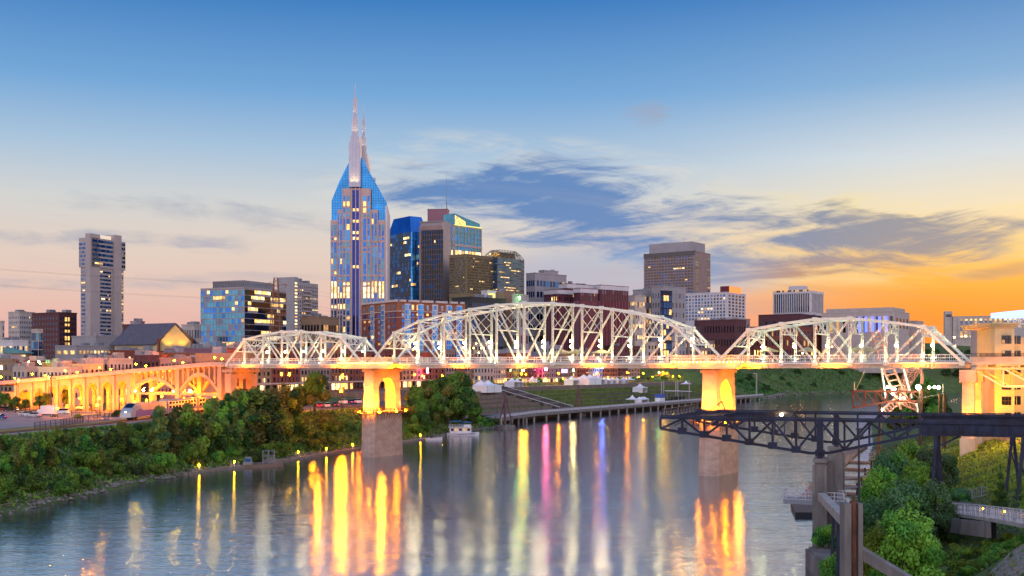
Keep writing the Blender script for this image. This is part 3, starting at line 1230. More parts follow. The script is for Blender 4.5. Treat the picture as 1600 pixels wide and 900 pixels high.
# ------------------------------------------------------------------ right approach: deck on a yellow-lit deck truss
AP = thing('approach_span', 'concrete approach deck on an orange lit under-truss beside the cream building', 'bridge span', bp(s3 + 18, 0, 25))
sa, sb = s3 + .6, s3 + 42
q = MB()
q.frame(bp((sa + sb) / 2, 0, 26.0), U3 * ((sb - sa) / 2), N3 * (HALF + .6), Vector((0, 0, .3)))
q.build('deck', DECK, AP)
for side in (1, -1):
    q = MB()
    q.frame(bp((sa + sb) / 2, side * (HALF + .45), 26.8), U3 * ((sb - sa) / 2), N3 * .16, Vector((0, 0, .5)))
    q.build('parapet', CONC, AP)
    q = MB()
    railing(q, [bp(sa, side * (HALF + .45), 27.3), bp(sb, side * (HALF + .45), 27.3)], .7, 3, 1.0, .05)
    q.build('railing', STEEL_D, AP)
    q = MB()
    t = side * (HALF - .6)
    zt, zl = 24.9, 21.3
    q.bar(bp(sa, t, zt), bp(sb, t, zt), .4, .45)
    q.bar(bp(sa + 6, t, zl), bp(sb, t, zl), .4, .45)
    for k in range(6):
        s = sa + 6 + k * 6.2
        q.bar(bp(s, t, zl), bp(s, t, zt), .34, .34)
        q.bar(bp(s - (6 if k == 0 else 6.2), t, zt), bp(s, t, zl), .36, .36)
    q.build('under_truss', GIRD, AP)
q = MB()
for k in range(7):
    s = sa + 3 + k * 6
    q.frame(bp(s, 0, 25.4), U3 * .2, N3 * HALF, Vector((0, 0, .3)))
q.build('cross_beam', GIRD, AP)
for k in range(3):
    light('approach_floodlight', 'SPOT', bp(sa + 4 + k * 7, HALF + 4, 15), 12000, (1, .23, .006), .4, bp(sa + 5 + k * 7, HALF - .6, 23.5), 110, .9)
# ------------------------------------------------------------------ buildings
GRID = .553            # the street grid follows the bridge
ZG = 14.0
G_BLUE = glass('blue_glass', (0.018, 0.16, 0.52))
G_BLUE2 = glass('bright_blue_glass', (0.035, 0.28, 0.66))
G_NAVY = glass('navy_glass', (0.015, 0.065, 0.2))
G_TEAL = glass('teal_glass', (0.06, 0.25, 0.38))
G_DARK = glass('dark_glass', (0.015, 0.018, 0.028), metal=.3)
G_GREY = glass('grey_glass', (0.11, 0.15, 0.24), metal=.5)
G_PALE = glass('pale_glass', (0.24, 0.32, 0.44), metal=.6)
L_A = lit('lit_window_amber', (1, .58, .16), 1.7)
L_B = lit('lit_window_warm', (1, .74, .34), 2.3)
L_C = lit('lit_window_dim', (1, .50, .14), .75)
L_BLUE = lamp('blue_lit_panel', (.12, .16, 1), 2.2)
L_RED = lamp('red_lit_panel', (1, .08, .05), 2.5)
L_LILAC = lamp('lilac_lit_panel', (.6, .45, 1), 1.6)
W_BEIGE = mat('beige_concrete_wall', (0.43, 0.36, 0.345), .85, var=.10, vs=.1)
W_GREY = mat('grey_concrete_wall', (0.36, 0.325, 0.335), .85, var=.10, vs=.1)
W_PINK = mat('pink_granite_wall', (.54, .37, .34), .6, var=.10, vs=.3)
W_BROWN = mat('brown_stone_wall', (0.33, 0.225, 0.2), .8, var=.12, vs=.2)
W_GOLD = mat('bronze_wall', (.22, .17, .09), .55, metal=.2, var=.12, vs=.3)
W_RED = mat('red_brick_wall', (.26, .075, .05), .9, var=.25, vs=1.2)
W_RED2 = mat('orange_brick_wall', (.34, .13, .07), .9, var=.25, vs=1.0)
W_MAROON = mat('maroon_brick_wall', (.16, .035, .045), .9, var=.12, vs=.2)
W_DBRICK = mat('dark_brick_wall', (.13, .05, .055), .9, var=.2, vs=.5)
W_WHITE = mat('white_stone_wall', (0.66, 0.6, 0.61), .8, var=.08, vs=.2)
W_CREAM = mat('cream_stucco_wall', (.66, .50, .26), .85, var=.08, vs=.4)
W_STONE = mat('limestone_wall', (0.52, 0.43, 0.38), .85, var=.12, vs=.2)
W_MAUVE = mat('mauve_panel_wall', (.33, .155, .19), .75, var=.08, vs=.1)
W_TAN = mat('tan_brick_wall', (.33, .22, .14), .88, var=.15, vs=.5)
ROOF_D = mat('dark_roof', (.06, .06, .075), .85, var=.25, vs=.3)
ROOF_G = mat('grey_roof', (.22, .22, .25), .8, var=.2, vs=.3)
ROOF_T = mat('teal_roof', (.12, .30, .30), .6, var=.12)
TRIM = mat('pale_trim', (.58, .50, .47), .75, var=.08)
RNG = random.Random(11)


def V2(x, y): return Vector((x, y))


def lot(xl, xm, xr, Y, a=GRID, dl=None, dr=None):
    """Footprint whose near corner sits in photo column xm at depth Y and whose faces reach columns xl and xr."""
    C = V2(XX(xm, Y), Y)
    el, er = V2(-math.cos(a), math.sin(a)), V2(math.sin(a), math.cos(a))

    def hit(px, d):
        k = (px - 800) / F
        return (k * C.y - C.x) / (d.x - k * d.y)
    tl = hit(xl, el) if dl is None else dl
    tr = hit(xr, er) if dr is None else dr
    return [C + el * tl, C, C + er * tr, C + el * tl + er * tr]


class Bld:
    def __init__(s, name, label, poly, cat='building', group=None, zg=ZG):
        c = sum(poly, V2(0, 0)) / len(poly)
        s.root = thing(name, label, cat, (c.x, c.y, zg), group)
        s.poly, s.zg = poly, zg
        s.wins = []
        s.parts = {}

    def mb(s, part, mats):
        if part not in s.parts:
            s.parts[part] = (MB(), mats)
        return s.parts[part][0]

    def body(s, z1, m, poly=None, z0=None, part='wall', mtop=None):
        q = s.mb(part, [m, mtop or ROOF_D])
        q.prism([tuple(p) for p in (poly or s.poly)], s.zg - 4 if z0 is None else z0, z1, 0, 1)

    def part(s, name, q, mats):
        return q.build(name, mats, s.root)

    def rect(s, p, q_, z0, z1, out, m, part, depth=.3):
        """A slab standing proud of the face from p to q_."""
        mb = s.mb(part, [m])
        p, q_ = V2(*p), V2(*q_)
        d = (q_ - p)
        n = V2(d.y, -d.x).normalized()
        c = (p + q_) / 2 + n * (out - depth / 2)
        mb.frame((c.x, c.y, (z0 + z1) / 2), (d.x / 2, d.y / 2, 0), (n.x * depth / 2, n.y * depth / 2, 0), (0, 0, (z1 - z0) / 2))

    def face(s, p, q_, z0, z1, cols, rows, fw, fh, pal, lits=.06, litrows=(), pier=None, band=None, pm=None, x0=0.0, x1=1.0, out=.05, litm=None, skip=None, bandrows=None):
        """Panes on the face running from p to q_ (seen with p on the left)."""
        p, q_ = V2(*p), V2(*q_)
        d = q_ - p
        L = d.length
        dn = d.normalized()
        n = V2(dn.y, -dn.x)
        ang = math.atan2(dn.y, dn.x)
        a0, a1 = L * x0, L * x1
        cw, rh = (a1 - a0) / cols, (z1 - z0) / rows
        for r in range(rows):
            run = None
            for c in range(cols):
                if skip and skip(c, r):
                    continue
                pos_ = p + dn * (a0 + cw * (c + .5)) + n * out
                zc = z0 + rh * (r + .5)
                kh = 1.0
                if r in litrows:
                    m = RNG.choice((L_A, L_B, L_B)) if RNG.random() < .9 else L_C
                elif run or RNG.random() < lits / 1.9:
                    m = RNG.choice(litm or (L_A, L_A, L_B, L_C))
                    run = RNG.randint(0, 3) if not run else run - 1
                    kh = .62 if rows > 5 else 1.0
                else:
                    m = RNG.choice(pal)
                s.wins.append((pos_.x, pos_.y, zc + rh * fh * (1 - kh) / 2, ang, round(cw * fw, 2), round(rh * fh * kh, 2), m))
        if pier:
            w_, dp = pier
            for c in range(cols + 1):
                a = p + dn * (a0 + cw * c)
                s.rect(a - dn * w_ / 2, a + dn * w_ / 2, z0, z1, dp, pm, 'pilaster', dp + .05)
        if band:
            h_, dp = band
            for r in (bandrows or range(rows + 1)):
                zc = z0 + rh * r
                s.rect(p + dn * a0, p + dn * a1, zc - h_ / 2, zc + h_ / 2, dp - .004, pm, 'spandrel', dp + .05)

    def units(s, z, k=3, m=None, poly=None, sz=(2, 5), h=(1.2, 3.2)):
        poly = poly or s.poly
        c = sum(poly, V2(0, 0)) / len(poly)
        for i in range(k):
            q = MB()
            f1, f2 = RNG.uniform(.2, .8), RNG.uniform(.2, .8)
            pp = poly[0].lerp(poly[1], f1).lerp(poly[3 % len(poly)].lerp(poly[2], f1), f2)
            w_, d_, hh = RNG.uniform(*sz), RNG.uniform(*sz), RNG.uniform(*h)
            e0 = (poly[1] - poly[0]).normalized()
            q.frame((pp.x, pp.y, z + hh / 2), (e0.x * w_ / 2, e0.y * w_ / 2, 0), (-e0.y * d_ / 2, e0.x * d_ / 2, 0), (0, 0, hh / 2))
            q.build('rooftop_unit', m or RNG.choice((ROOF_G, W_GREY, STEEL_G)), s.root)

    def parapet(s, z, m=None, h=.8, grow=.25, poly=None):
        poly = poly or s.poly
        c = sum(poly, V2(0, 0)) / len(poly)
        q = MB()
        n = len(poly)
        for i in range(n):
            a, b_ = poly[i], poly[(i + 1) % n]
            d = (b_ - a).normalized()
            q.bar((a.x - d.x * grow, a.y - d.y * grow, z + h / 2 - .1), (b_.x + d.x * grow, b_.y + d.y * grow, z + h / 2 - .1), grow * 2, h)
        q.build('parapet', m or TRIM, s.root)

    CACHE = {}

    def finish(s, cap=90):
        for nm, (q, mats) in s.parts.items():
            q.build(nm.split('#')[0], mats, s.root)
        # the panes nearest the eye stay objects of their own; what is left over is one sheet
        ws = s.wins
        if len(ws) > cap:
            order = sorted(range(len(ws)), key=lambda i: (ws[i][6] not in (L_A, L_B), RNG.random()))
            one = [ws[i] for i in order[:cap]]
            rest = [ws[i] for i in order[cap:]]
        else:
            one, rest = ws, []
        for (x, y, z, a, w_, h_, m) in one:
            k = (w_, h_, m.name)
            if k not in Bld.CACHE:
                q = MB()
                q.frame((0, 0, 0), (w_ / 2, 0, 0), (0, .06, 0), (0, 0, h_ / 2))
                Bld.CACHE[k] = q.mesh('window', [m])
            o = bpy.data.objects.new('window', Bld.CACHE[k])
            COL.objects.link(o)
            o.parent = s.root
            R0 = ORG[s.root]
            o.location = (x - R0.x, y - R0.y, z - R0.z)
            o.rotation_euler = (0, 0, a)
        if rest:
            mats = []
            q = MB()
            for (x, y, z, a, w_, h_, m) in rest:
                if m not in mats:
                    mats.append(m)
                q.frame((x, y, z), (math.cos(a) * w_ / 2, math.sin(a) * w_ / 2, 0), (-math.sin(a) * .06, math.cos(a) * .06, 0), (0, 0, h_ / 2), mats.index(m))
            o = q.build('window', mats, s.root)
            o['kind'] = 'stuff'
        return s.root


def simple(name, label, xl, xm, xr, ytop, Y, wall, pal, colsL, colsR, rows, fw=.55, fh=.55, lits=.06, a=GRID, ybot=None, group=None, zg=ZG,
           units=3, par=True, pier=None, band=None, pm=None, litrows=(), roof=None, dl=None, dr=None, ztop_frac=.04, cap=90, z0f=None, finish=True):
    P = lot(xl, xm, xr, Y, a, dl, dr)
    B = Bld(name, label, P, group=group, zg=zg)
    zt = ZZ(ytop, Y)
    B.body(zt, wall, mtop=roof)
    zb = ZZ(ybot, Y) if ybot else zg + 3
    zw = zt - (zt - zb) * ztop_frac
    if colsL:
        B.face(P[0], P[1], zb, zw, colsL, rows, fw, fh, pal, lits, litrows, pier, band, pm or wall, .03, .97)
    if colsR:
        B.face(P[1], P[2], zb, zw, colsR, rows, fw, fh, pal, lits, litrows, pier, band, pm or wall, .04, .96)
    if par:
        B.parapet(zt, wall if par is True else par)
    if units:
        B.units(zt, units)
    B.zt, B.zb = zt, zb
    if finish:
        B.finish(cap)
    return B


# ---- the twin-spired tower
YT = 780.0
AT = Bld('spired_skyscraper', 'tallest tower, pink granite and blue glass with two pale spires', [V2(XX(515, YT), YT), V2(XX(601, YT), YT), V2(XX(601, YT) - 4, YT + 58), V2(XX(515, YT) - 4, YT + 58)])
cx = XX(557.5, YT)
P_ = lambda px: XX(px, YT)
sh = ZZ(313, YT)
q = MB()
prof = [(P_(517) - cx, ZG - 3), (P_(604) - cx, ZG - 3), (P_(604) - cx, ZZ(316, YT)), (P_(590) - cx, ZZ(290, YT)), (P_(574) - cx, ZZ(262, YT)), (P_(566) - cx, ZZ(244, YT)),
        (P_(545) - cx, ZZ(250, YT)), (P_(530) - cx, ZZ(280, YT)), (P_(517) - cx, ZZ(312, YT))]
q.extr(prof, (cx, YT, 0), (1, 0, 0), (0, 0, 1), (-.08, .997, 0), 5, 60)
AT.part('glass_shaft', q, G_BLUE2)
q = MB()      # glazing lines on the blue shaft and its sloping shoulders
for px in range(518, 606, 4):
    zt = ZZ(312 - max(0, (px - 517)) * 2.2, YT) if px < 546 else (ZZ(316 - (604 - px) * 1.75, YT) if px > 566 else ZZ(255, YT))
    q.box(P_(px) - .07, P_(px) + .07, YT + 5.02 - .25 + .08 * (P_(px) - cx) * 0, YT + 5.2, ZZ(360, YT), min(zt, ZZ(255, YT)))
for k in range(26):
    zz = ZZ(360 - k * 4, YT)
    yy = 360 - k * 4
    xl = 517 if yy > 312 else 517 + (312 - yy) / 2.2
    xr = 604 if yy > 316 else 604 - (316 - yy) / 1.75
    q.box(P_(xl) + .1, P_(xr) - .1, YT + 4.8, YT + 5.15, zz - .06, zz + .06)
AT.part('glazing_bar', q, G_NAVY)
# stepped granite bays, each further forward
bays = [(515, 601, 343, 3.4, [517, 526]), (526, 590, 327, 2.2, [528, 535]), (534, 579, 294, .6, None)]
fl = ZZ(575, YT)
NF = 36
for bi, (xl, xr, yt, yo, _) in enumerate(bays):
    y0 = YT + yo
    q = MB()
    ch = 1.2 if bi == 2 else .6
    q.prism([(P_(xl), y0 + ch), (P_(xl) + ch, y0), (P_(xr) - ch, y0), (P_(xr), y0 + ch), (P_(xr) - 3, YT + 40), (P_(xl) - 3, YT + 40)], ZG - 3, ZZ(yt, YT))
    AT.part('granite_bay', q, W_PINK)
    p0 = V2(P_(xl), y0)
    z0, z1 = ZG + 4, ZZ(yt, YT) - 2
    rh = 4.05
    rows = int((z1 - z0) / rh)
    top = z0 + rows * rh
    lr = set()
    for py in (441, 449, 462, 478):
        lr.add(int((ZZ(py, YT) - z0) / rh))
    if bi == 0:
        cols = [(516.8, 519), (521.4, 524.4), (591.2, 593.6), (596, 599)]
    elif bi == 1:
        cols = [(527.2, 529.2), (531, 533.2), (580.4, 582.8), (585, 588)]
    else:
        cols = [(536.2, 539), (541.6, 546), (567.4, 571.8), (574.4, 577.2)]
    for (a, b_) in cols:
        for r in range(rows):
            grp = (r + bi) % 6
            hgt = rh * (.94 if grp not in (0,) else .45)
            m = RNG.choice((L_A, L_B, L_B)) if (r in lr and RNG.random() < .88) else (L_A if RNG.random() < .07 else RNG.choice((G_BLUE, G_BLUE, G_BLUE2, G_TEAL)))
            xm_ = (P_(a) + P_(b_)) / 2
            AT.wins.append((xm_, y0 - .05, z0 + rh * (r + .5), 0, round(P_(b_) - P_(a), 2), round(hgt, 2), m))
    for (a, b_), (c_, d_) in zip(cols, cols[1:]):
        if c_ - b_ < 6:
            xm_ = (P_(b_) + P_(c_)) / 2
            AT.rect((xm_ - .42, y0), (xm_ + .42, y0), z0, top, .4, W_PINK, 'granite_pier', .45)
    for (a, b_) in cols:
        for r in range(0, rows + 1, 6):
            AT.rect((P_(a) - .3, y0), (P_(b_) + .3, y0), z0 + r * rh - .55, z0 + r * rh + .55, .3, W_PINK, f'granite_band#{bi}{a}{r}', .35)
q = MB()
for (a, b_) in ((550.5, 555.2), (556.3, 561)):
    q.box(P_(a), P_(b_), YT + .3, YT + 1, ZG + 2, ZZ(297, YT))
AT.part('blue_strip', q, glass('deep_blue_strip', (.012, .035, .22)))
q = MB()
for a in (549.6, 555.75, 561.6):
    q.box(P_(a) - .32, P_(a) + .32, YT - .35, YT + .8, ZG + 2, ZZ(293, YT))
AT.part('granite_fin', q, W_PINK)
for r in range(NF):
    if RNG.random() < .16 or r in (25, 27, 29):
        for (a, b_) in ((550.5, 555.2), (556.3, 561)):
            AT.wins.append(((P_(a) + P_(b_)) / 2, YT + .26, ZG + 6 + r * 4.05, 0, 1.5, 2.0, RNG.choice((L_A, L_B))))
# pale right flank
q = MB()
q.prism([(P_(601), YT + 4.4), (P_(604.4), YT + 4.4), (P_(604.4) - 4.3, YT + 59.5), (P_(601) - 5, YT + 59.5)], ZG - 3, ZZ(320, YT))
AT.part('side_wall', q, W_WHITE)
SPIRE = mat('spire_metal', (.44, .44, .52), .42, metal=.5, var=.08)


def spire(pxc, Y, yb, sc_, lab):
    """A stepped spire: clustered shafts that thin out to a needle; all heights are photo rows at depth Y."""
    xc = XX(pxc, Y)
    q = MB()
    steps = [(9.0, yb, 223), (6.6, yb, 213), (5.0, 213, 208), (4.9, 213, 184), (3.0, 184, 154), (1.1, 154, 128)]
    f = lambda py: ZZ(575 - (575 - py) * sc_, Y)
    for i, (hw_, y0, y1) in enumerate(steps):
        w0 = hw_ / F * Y * (1 if sc_ == 1 else .72)
        if i < 5:
            q.box(xc - w0, xc + w0, Y - w0 * .75, Y + w0 * .75 + (14 if i < 2 else 0), f(y0), f(y1))
            for sx_ in (-.6, 0, .6):
                q.box(xc + sx_ * w0 - w0 * .16, xc + sx_ * w0 + w0 * .16, Y - w0 * .75 - .35, Y - w0 * .7, f(y0), f(y1) + .4)
        else:
            q.tube((xc, Y, f(y0)), (xc, Y, f(y1)), w0, w0 * .35, 8)
    AT.part('spire', q, SPIRE)
    for (y0, off, pw) in ((yb - 2, .8, 5200), (213, .55, 2200), (184, .35, 1500), (154, .3, 700)):
        w0 = off * 9 / F * Y
        for sg in (-.55, .55):
            light('spire_floodlight', 'SPOT', (xc + w0 * sg, Y - w0 - 2.2, f(y0) + .4), pw * 1.0, (1, .62, .22), .3, (xc + w0 * sg * .5, Y - w0 * .3, f(y0) + 16), 70, .8)


spire(555, YT + 3.2, 293, 1.0, 'near')
spire(568.2, YT + 60, 262, .924, 'far')
q = MB()       # the sweeping pale ridge between the spires
n = 14
for k in range(n):
    f0, f1 = k / n, (k + 1) / n
    yy = lambda f_: YT + 12 + 46 * f_
    zz = lambda f_: ZZ(214, YT) - 26 * math.sin(PI * min(1, f_ * 1.15) * .5) ** .7 + 18 * max(0, f_ - .6)
    q.prism([(XX(557, YT) - 1.4, yy(f0)), (XX(557, YT) + 5 + 1.5 * f0, yy(f0)), (XX(557, YT) + 5 + 1.5 * f1, yy(f1)), (XX(557, YT) - 1.4, yy(f1))], ZZ(262, YT), zz((f0 + f1) / 2))
AT.part('roof_crest', q, W_WHITE)
AT.finish(100)

# ---- tall residential tower on the left
YL = 760.0
P = lot(126, 143, 193, YL, GRID * .75)
Pt = lot(123.2, 143, 196, YL - 1, GRID * .75)
RT = Bld('residential_tower', 'slim grey concrete tower at far left with a wider top', P)
zt, zc, zb = ZZ(371, YL), ZZ(417, YL), ZZ(524, YL)
RT.body(zc, W_BEIGE)
RT.body(zt, W_BEIGE, Pt, zc, part='crown')
pl, pm_, pr = P[0], P[1], P[2]
RT.face(P[1], P[2], zb, zc - 1.5, 15, 17, .98, .50, (G_GREY, G_GREY, G_NAVY, G_DARK), .07, x0=.03, x1=.60, pier=(.15, .1), pm=W_BEIGE)
RT.face(P[1], P[2], zb, zc - 1.5, 3, 17, .98, .50, (L_C, G_PALE, G_GREY, L_C), .45, litm=(L_C, L_A), x0=.86, x1=.99)  # right edge: gold sky reflections put in as dim glowing panes
RT.face(P[0], P[1], zb, zc - 1.5, 4, 17, .95, .50, (G_GREY, G_NAVY), .04, x0=.06, x1=.55)
RT.face(Pt[1], Pt[2], zc + 1, zt - .5, 10, 6, .99, .58, (G_GREY, G_NAVY, G_GREY), .02, x0=.03, x1=.62, out=.08)
RT.face(Pt[1], Pt[2], zc + 1, zt - .5, 4, 6, .99, .58, (G_PALE, G_DARK, G_GREY), .06, x0=.85, x1=.99, out=.08)
RT.face(Pt[0], Pt[1], zc + 1, zt - 3, 4, 6, .99, .58, (G_GREY, G_NAVY), .03, x0=.02, x1=.55, out=.08)


def on(Pq, i, f_, out=0.0):
    a, b_ = Pq[i], Pq[i + 1]
    d = (b_ - a).normalized()
    return a.lerp(b_, f_) + V2(d.y, -d.x) * out


q = MB()        # the two service shafts that run the full height and above the roof
for (i, f0, f1, zz) in ((0, .62, 1.0, ZZ(365, YL)), (1, .63, .845, ZZ(362, YL))):
    a, b_ = on(Pt, i, f0, 1.2), on(Pt, i, f1, 1.2)
    c_, d_ = on(Pt, i, f1, -8), on(Pt, i, f0, -8)
    q.prism([tuple(a), tuple(b_), tuple(c_), tuple(d_)], ZG - 4, zz)
RT.part('service_shaft', q, W_BEIGE)
q = MB()
a, b_ = on(Pt, 1, .06, -1), on(Pt, 1, .60, -1)
q.prism([tuple(a), tuple(b_), tuple(on(Pt, 1, .60, -6)), tuple(on(Pt, 1, .06, -6))], zt, ZZ(365, YL))
RT.part('sign_band', q, mat('lit_parapet_sign', (.7, .6, .5), .6, var=0, emit=.55, ecol=(1, .8, .55)))
RT.finish(100)
simple('tower_podium', 'long grey podium block at the foot of the slim far left tower', 112, 150, 196, 526, YL - 22, W_GREY, (G_GREY, G_DARK), 0, 5, 1, .8, .16, .25, a=GRID * .75, units=4)

# ---- far left
simple('old_stone_building', 'sliver of pale stone building at the left edge of the skyline', -40, 3, 7, 503, 640, W_STONE, (G_DARK, G_GREY), 6, 1, 8, .4, .5, .1)
B = simple('pale_hotel', 'pale pink slab hotel with many small windows behind the maroon hotel', 13, 30, 54, 488, 820, W_STONE, (G_GREY, G_DARK, G_GREY), 7, 8, 13, .4, .45, .03)
B = simple('dark_brick_hotel', 'dark maroon hotel with one column of bright yellow windows', 50, 92, 120, 489, 780, W_DBRICK, (G_DARK, G_DARK, G_NAVY), 9, 6, 12, .42, .5, .02, finish=False)
B.face(B.poly[1], B.poly[2], B.zb, B.zt - 2, 2, 10, .62, .62, (L_B, L_B, L_A), 1, x0=.3, x1=.62, out=.1)
B.finish()
simple('white_loft_building', 'low white building with lit windows at the left end', -10, 20, 44, 533, 610, W_WHITE, (G_DARK, L_A), 6, 5, 3, .5, .5, .4)
# glass lantern hall with a teal roof
YP = 560
P = lot(6, 40, 50, YP)
B = Bld('pavilion_hall', 'hall with a sloping teal roof and lit ground floor at left', P)
B.body(ZZ(552, YP), W_TAN)
B.face(P[0], P[1], ZZ(568, YP), ZZ(553, YP), 8, 1, .8, .8, (L_A, L_B, L_A), .9)
q = MB()
q.prism([tuple(p) for p in lot(4, 42, 53, YP - 1.5)], ZZ(552, YP), lambda p: ZZ(542, YP) if p[1] > YP + 6 else ZZ(551, YP))
B.part('roof', q, ROOF_T)
B.finish()
simple('glass_lantern_tower', 'narrow glass lantern tower rising beside the teal roofed hall', 49, 60, 67, 516, YP + 6, W_STONE, (G_TEAL, G_DARK, G_NAVY), 3, 2, 6, .88, .9, .12, units=0, par=True)
simple('arcade_building', 'long low blue grey block with a row of square lit windows', 86, 120, 187, 541, 640, W_GREY, (L_C, L_C, L_A), 3, 11, 1, .55, .5, .3, units=2, ztop_frac=.25, ybot=556)

# ---- hall with the big steep roof and glowing gable
YH = 640
XL, XR = XX(246, YH), XX(304, YH)
B = Bld('gabled_auditorium', 'auditorium with a steep slate roof and a glowing yellow gable', [V2(XL, YH), V2(XR, YH), V2(XR - 12, YH + 26), V2(XL - 24, YH + 26)])
zr, ze, zb0 = ZZ(506, YH), ZZ(536, YH), ZZ(546, YH)
xm = XX(274, YH)
q = MB()
ax = Vector((1, 0, 0))
ay = Vector((-.87, .49, 0))
q.extr([(XL - xm + 1, ze), (XR - xm - 1, ze), (0, zr - .5)], (xm, YH, 0), ax, (0, 0, 1), ay, .3, 36)
q.extr([(XL - xm, ZG), (XR - xm, ZG), (XR - xm, ze), (XL - xm, ze)], (xm, YH, 0), ax, (0, 0, 1), ay, .4, 36)
B.part('gable_wall', q, mat('gable_stucco', (.62, .46, .22), .85, var=.12, vs=.4))
q = MB()
q.extr([(XL - xm - 2.2, ze - 1.2), (0, zr), (0, zr + .55), (XL - xm - 2.6, ze - .7)], (xm, YH, 0), ax, (0, 0, 1), ay, -.5, 37)
q.extr([(XR - xm + 2.2, ze - 1.2), (0, zr), (0, zr + .55), (XR - xm + 2.6, ze - .7)], (xm, YH, 0), ax, (0, 0, 1), ay, -.5, 37)
B.part('roof', q, mat('slate_roof', (.105, .10, .135), .8, var=.2, vs=.6))
for sg in (-1, 1):
    light('gable_floodlight', 'SPOT', (xm + sg * 5, YH - 3.5, ze - 3.2), 5200, (1, .46, .04), .3, (xm + sg * 2.2, YH, zr - 3), 110, .8)
q = MB()
q.tube((XL + 1, YH - 1, ZG), (XL + 1, YH - 1, ZZ(529, YH)), .9, .8, 8)
q.tube((XR - 1, YH - 1, ZG), (XR - 1, YH - 1, ZZ(529, YH)), .9, .8, 8)
B.part('brick_chimney', q, W_RED)
B.finish()
simple('grey_arena', 'dark sloping arena roof behind the gabled auditorium', 192, 205, 230, 508, 720, W_DBRICK, (G_DARK,), 3, 5, 3, .6, .6, .1, units=2)
simple('corner_office', 'small pale office block with arched windows beside the gabled auditorium', 284, 303, 316, 508, 700, W_STONE, (G_GREY, G_DARK), 5, 3, 4, .5, .6, .15)
simple('far_brick_block', 'distant brown block just right of the slim tower', 204, 215, 226, 503, 800, W_MAUVE, (G_DARK,), 3, 3, 4, .6, .5, .1)

# ---- glass office and its neighbour
YG = 600
P = lot(314, 382, 447, YG, .45)
B = Bld('glass_office', 'broad glass office block with a dark right face and yellow lit floors', P)
zt, zb = ZZ(450, YG), ZZ(552, YG)
B.body(zt, W_GREY)
B.face(P[0], P[1], zb, zt - .6, 14, 11, .94, .86, (G_TEAL, G_TEAL, G_TEAL, G_BLUE, G_GREY), .11, band=(.35, .12), pier=(.22, .2), pm=W_GREY)
B.face(P[1], P[2], zb, zt - .6, 13, 11, .96, .88, (G_DARK, G_DARK, G_NAVY, G_DARK), .28, band=(.2, .1), pm=STEEL_D, litm=(L_A, L_A, L_B))
B.parapet(zt, W_GREY)
q = MB()
pp = [p.lerp(sum(P, V2(0, 0)) / 4, .28) for p in P]
q.prism([tuple(p) for p in pp], zt, ZZ(436.5, YG))
for i in range(20):
    a = pp[0].lerp(pp[1], i / 19)
    q.box(a.x - .15, a.x + .15, a.y - .5, a.y, zt, ZZ(436, YG))
B.part('mechanical_screen', q, STEEL_G)
B.finish(100)
P = lot(434, 461, 497, 700, .45)
B = Bld('apartment_tower', 'grey apartment tower with stacked balconies behind the lattice mast', P)
zt = ZZ(440, 700)
B.body(zt, W_GREY)
q = MB()
pp = lot(433, 459, 466, 698, .45)
q.prism([tuple(p) for p in pp], ZG, ZZ(433, 700))
B.part('stair_core', q, W_GREY)
B.face(P[1], P[2], ZZ(540, 700), zt - 1.5, 11, 16, .45, .45, (G_DARK, G_GREY), .09)
B.face(pp[1], pp[2], ZZ(530, 700), ZZ(440, 700), 1, 17, .5, .5, (L_A, L_B), 1)
for r in range(14):
    zz = ZZ(536, 700) + r * (zt - ZZ(540, 700)) / 16
    B.rect(on(P, 1, .32), on(P, 1, .66), zz - .1, zz + .8, 1.3, W_BEIGE, 'balcony', 1.3)
B.units(zt, 3)
B.finish(100)
simple('tan_warehouse', 'tan brick block between the apartment tower and the spired skyscraper', 470, 500, 530, 496, 640, W_TAN, (G_DARK, G_DARK, L_C), 6, 7, 4, .6, .4, .06)

# ---- red brick riverfront block with blue bays
YB = 600
P = lot(565, 622, 727, YB, .95)
B = Bld('red_brick_apartments', 'red brick apartment block with blue glass bays behind the bridge', P)
zt, zb = ZZ(471, YB), ZZ(570, YB)
B.body(zt, W_RED)
q = B.mb('brick_storey', [W_RED2])
q.prism([tuple(p + (p - sum(P, V2(0, 0)) / 4).normalized() * .12) for p in P], ZZ(485.5, YB), zt - .02)
for (i, cols, bays_) in ((0, 7, (.33, .62)), (1, 13, (.13, .32, .53, .74, .90))):
    d = (P[i + 1] - P[i]).length
    B.face(P[i], P[i + 1], zb, ZZ(487, YB), cols, 9, .42, .62, (G_BLUE, G_BLUE, G_PALE, G_GREY), .06, out=.16, x0=.03, x1=.97)
    B.face(P[i], P[i + 1], ZZ(485, YB), ZZ(474, YB), cols, 1, .42, .72, (G_PALE, G_GREY), .08, out=.18, x0=.03, x1=.97)
    for f_ in bays_:
        w_ = 3.6 / d
        c_ = on(P, i, f_ - w_ / 2), on(P, i, f_ + w_ / 2)
        B.rect(c_[0], c_[1], zb, ZZ(474, YB), .9, W_WHITE, 'bay_frame', .95)
        B.face(on(P, i, f_ - w_ / 2, .9), on(P, i, f_ + w_ / 2, .9), zb, ZZ(475, YB), 3, 12, .84, .86, (G_BLUE2, G_BLUE, G_PALE), .04, out=.06)
    for f0, f1 in zip((0,) + bays_, bays_ + (1,)):
        B.rect(on(P, i, f0 + .025), on(P, i, f1 - .025), zt - .1, zt + 1.1, 1.0, TRIM, 'cornice', 1.6)
    B.rect(P[i], P[i + 1], ZZ(486.5, YB), ZZ(485.3, YB), .35, TRIM, 'string_course', .4)
    B.rect(P[i], P[i + 1], ZZ(496, YB), ZZ(495.2, YB), .32, TRIM, 'string_course', .4)
B.units(zt + .1, 6, ROOF_D)
B.finish(100)

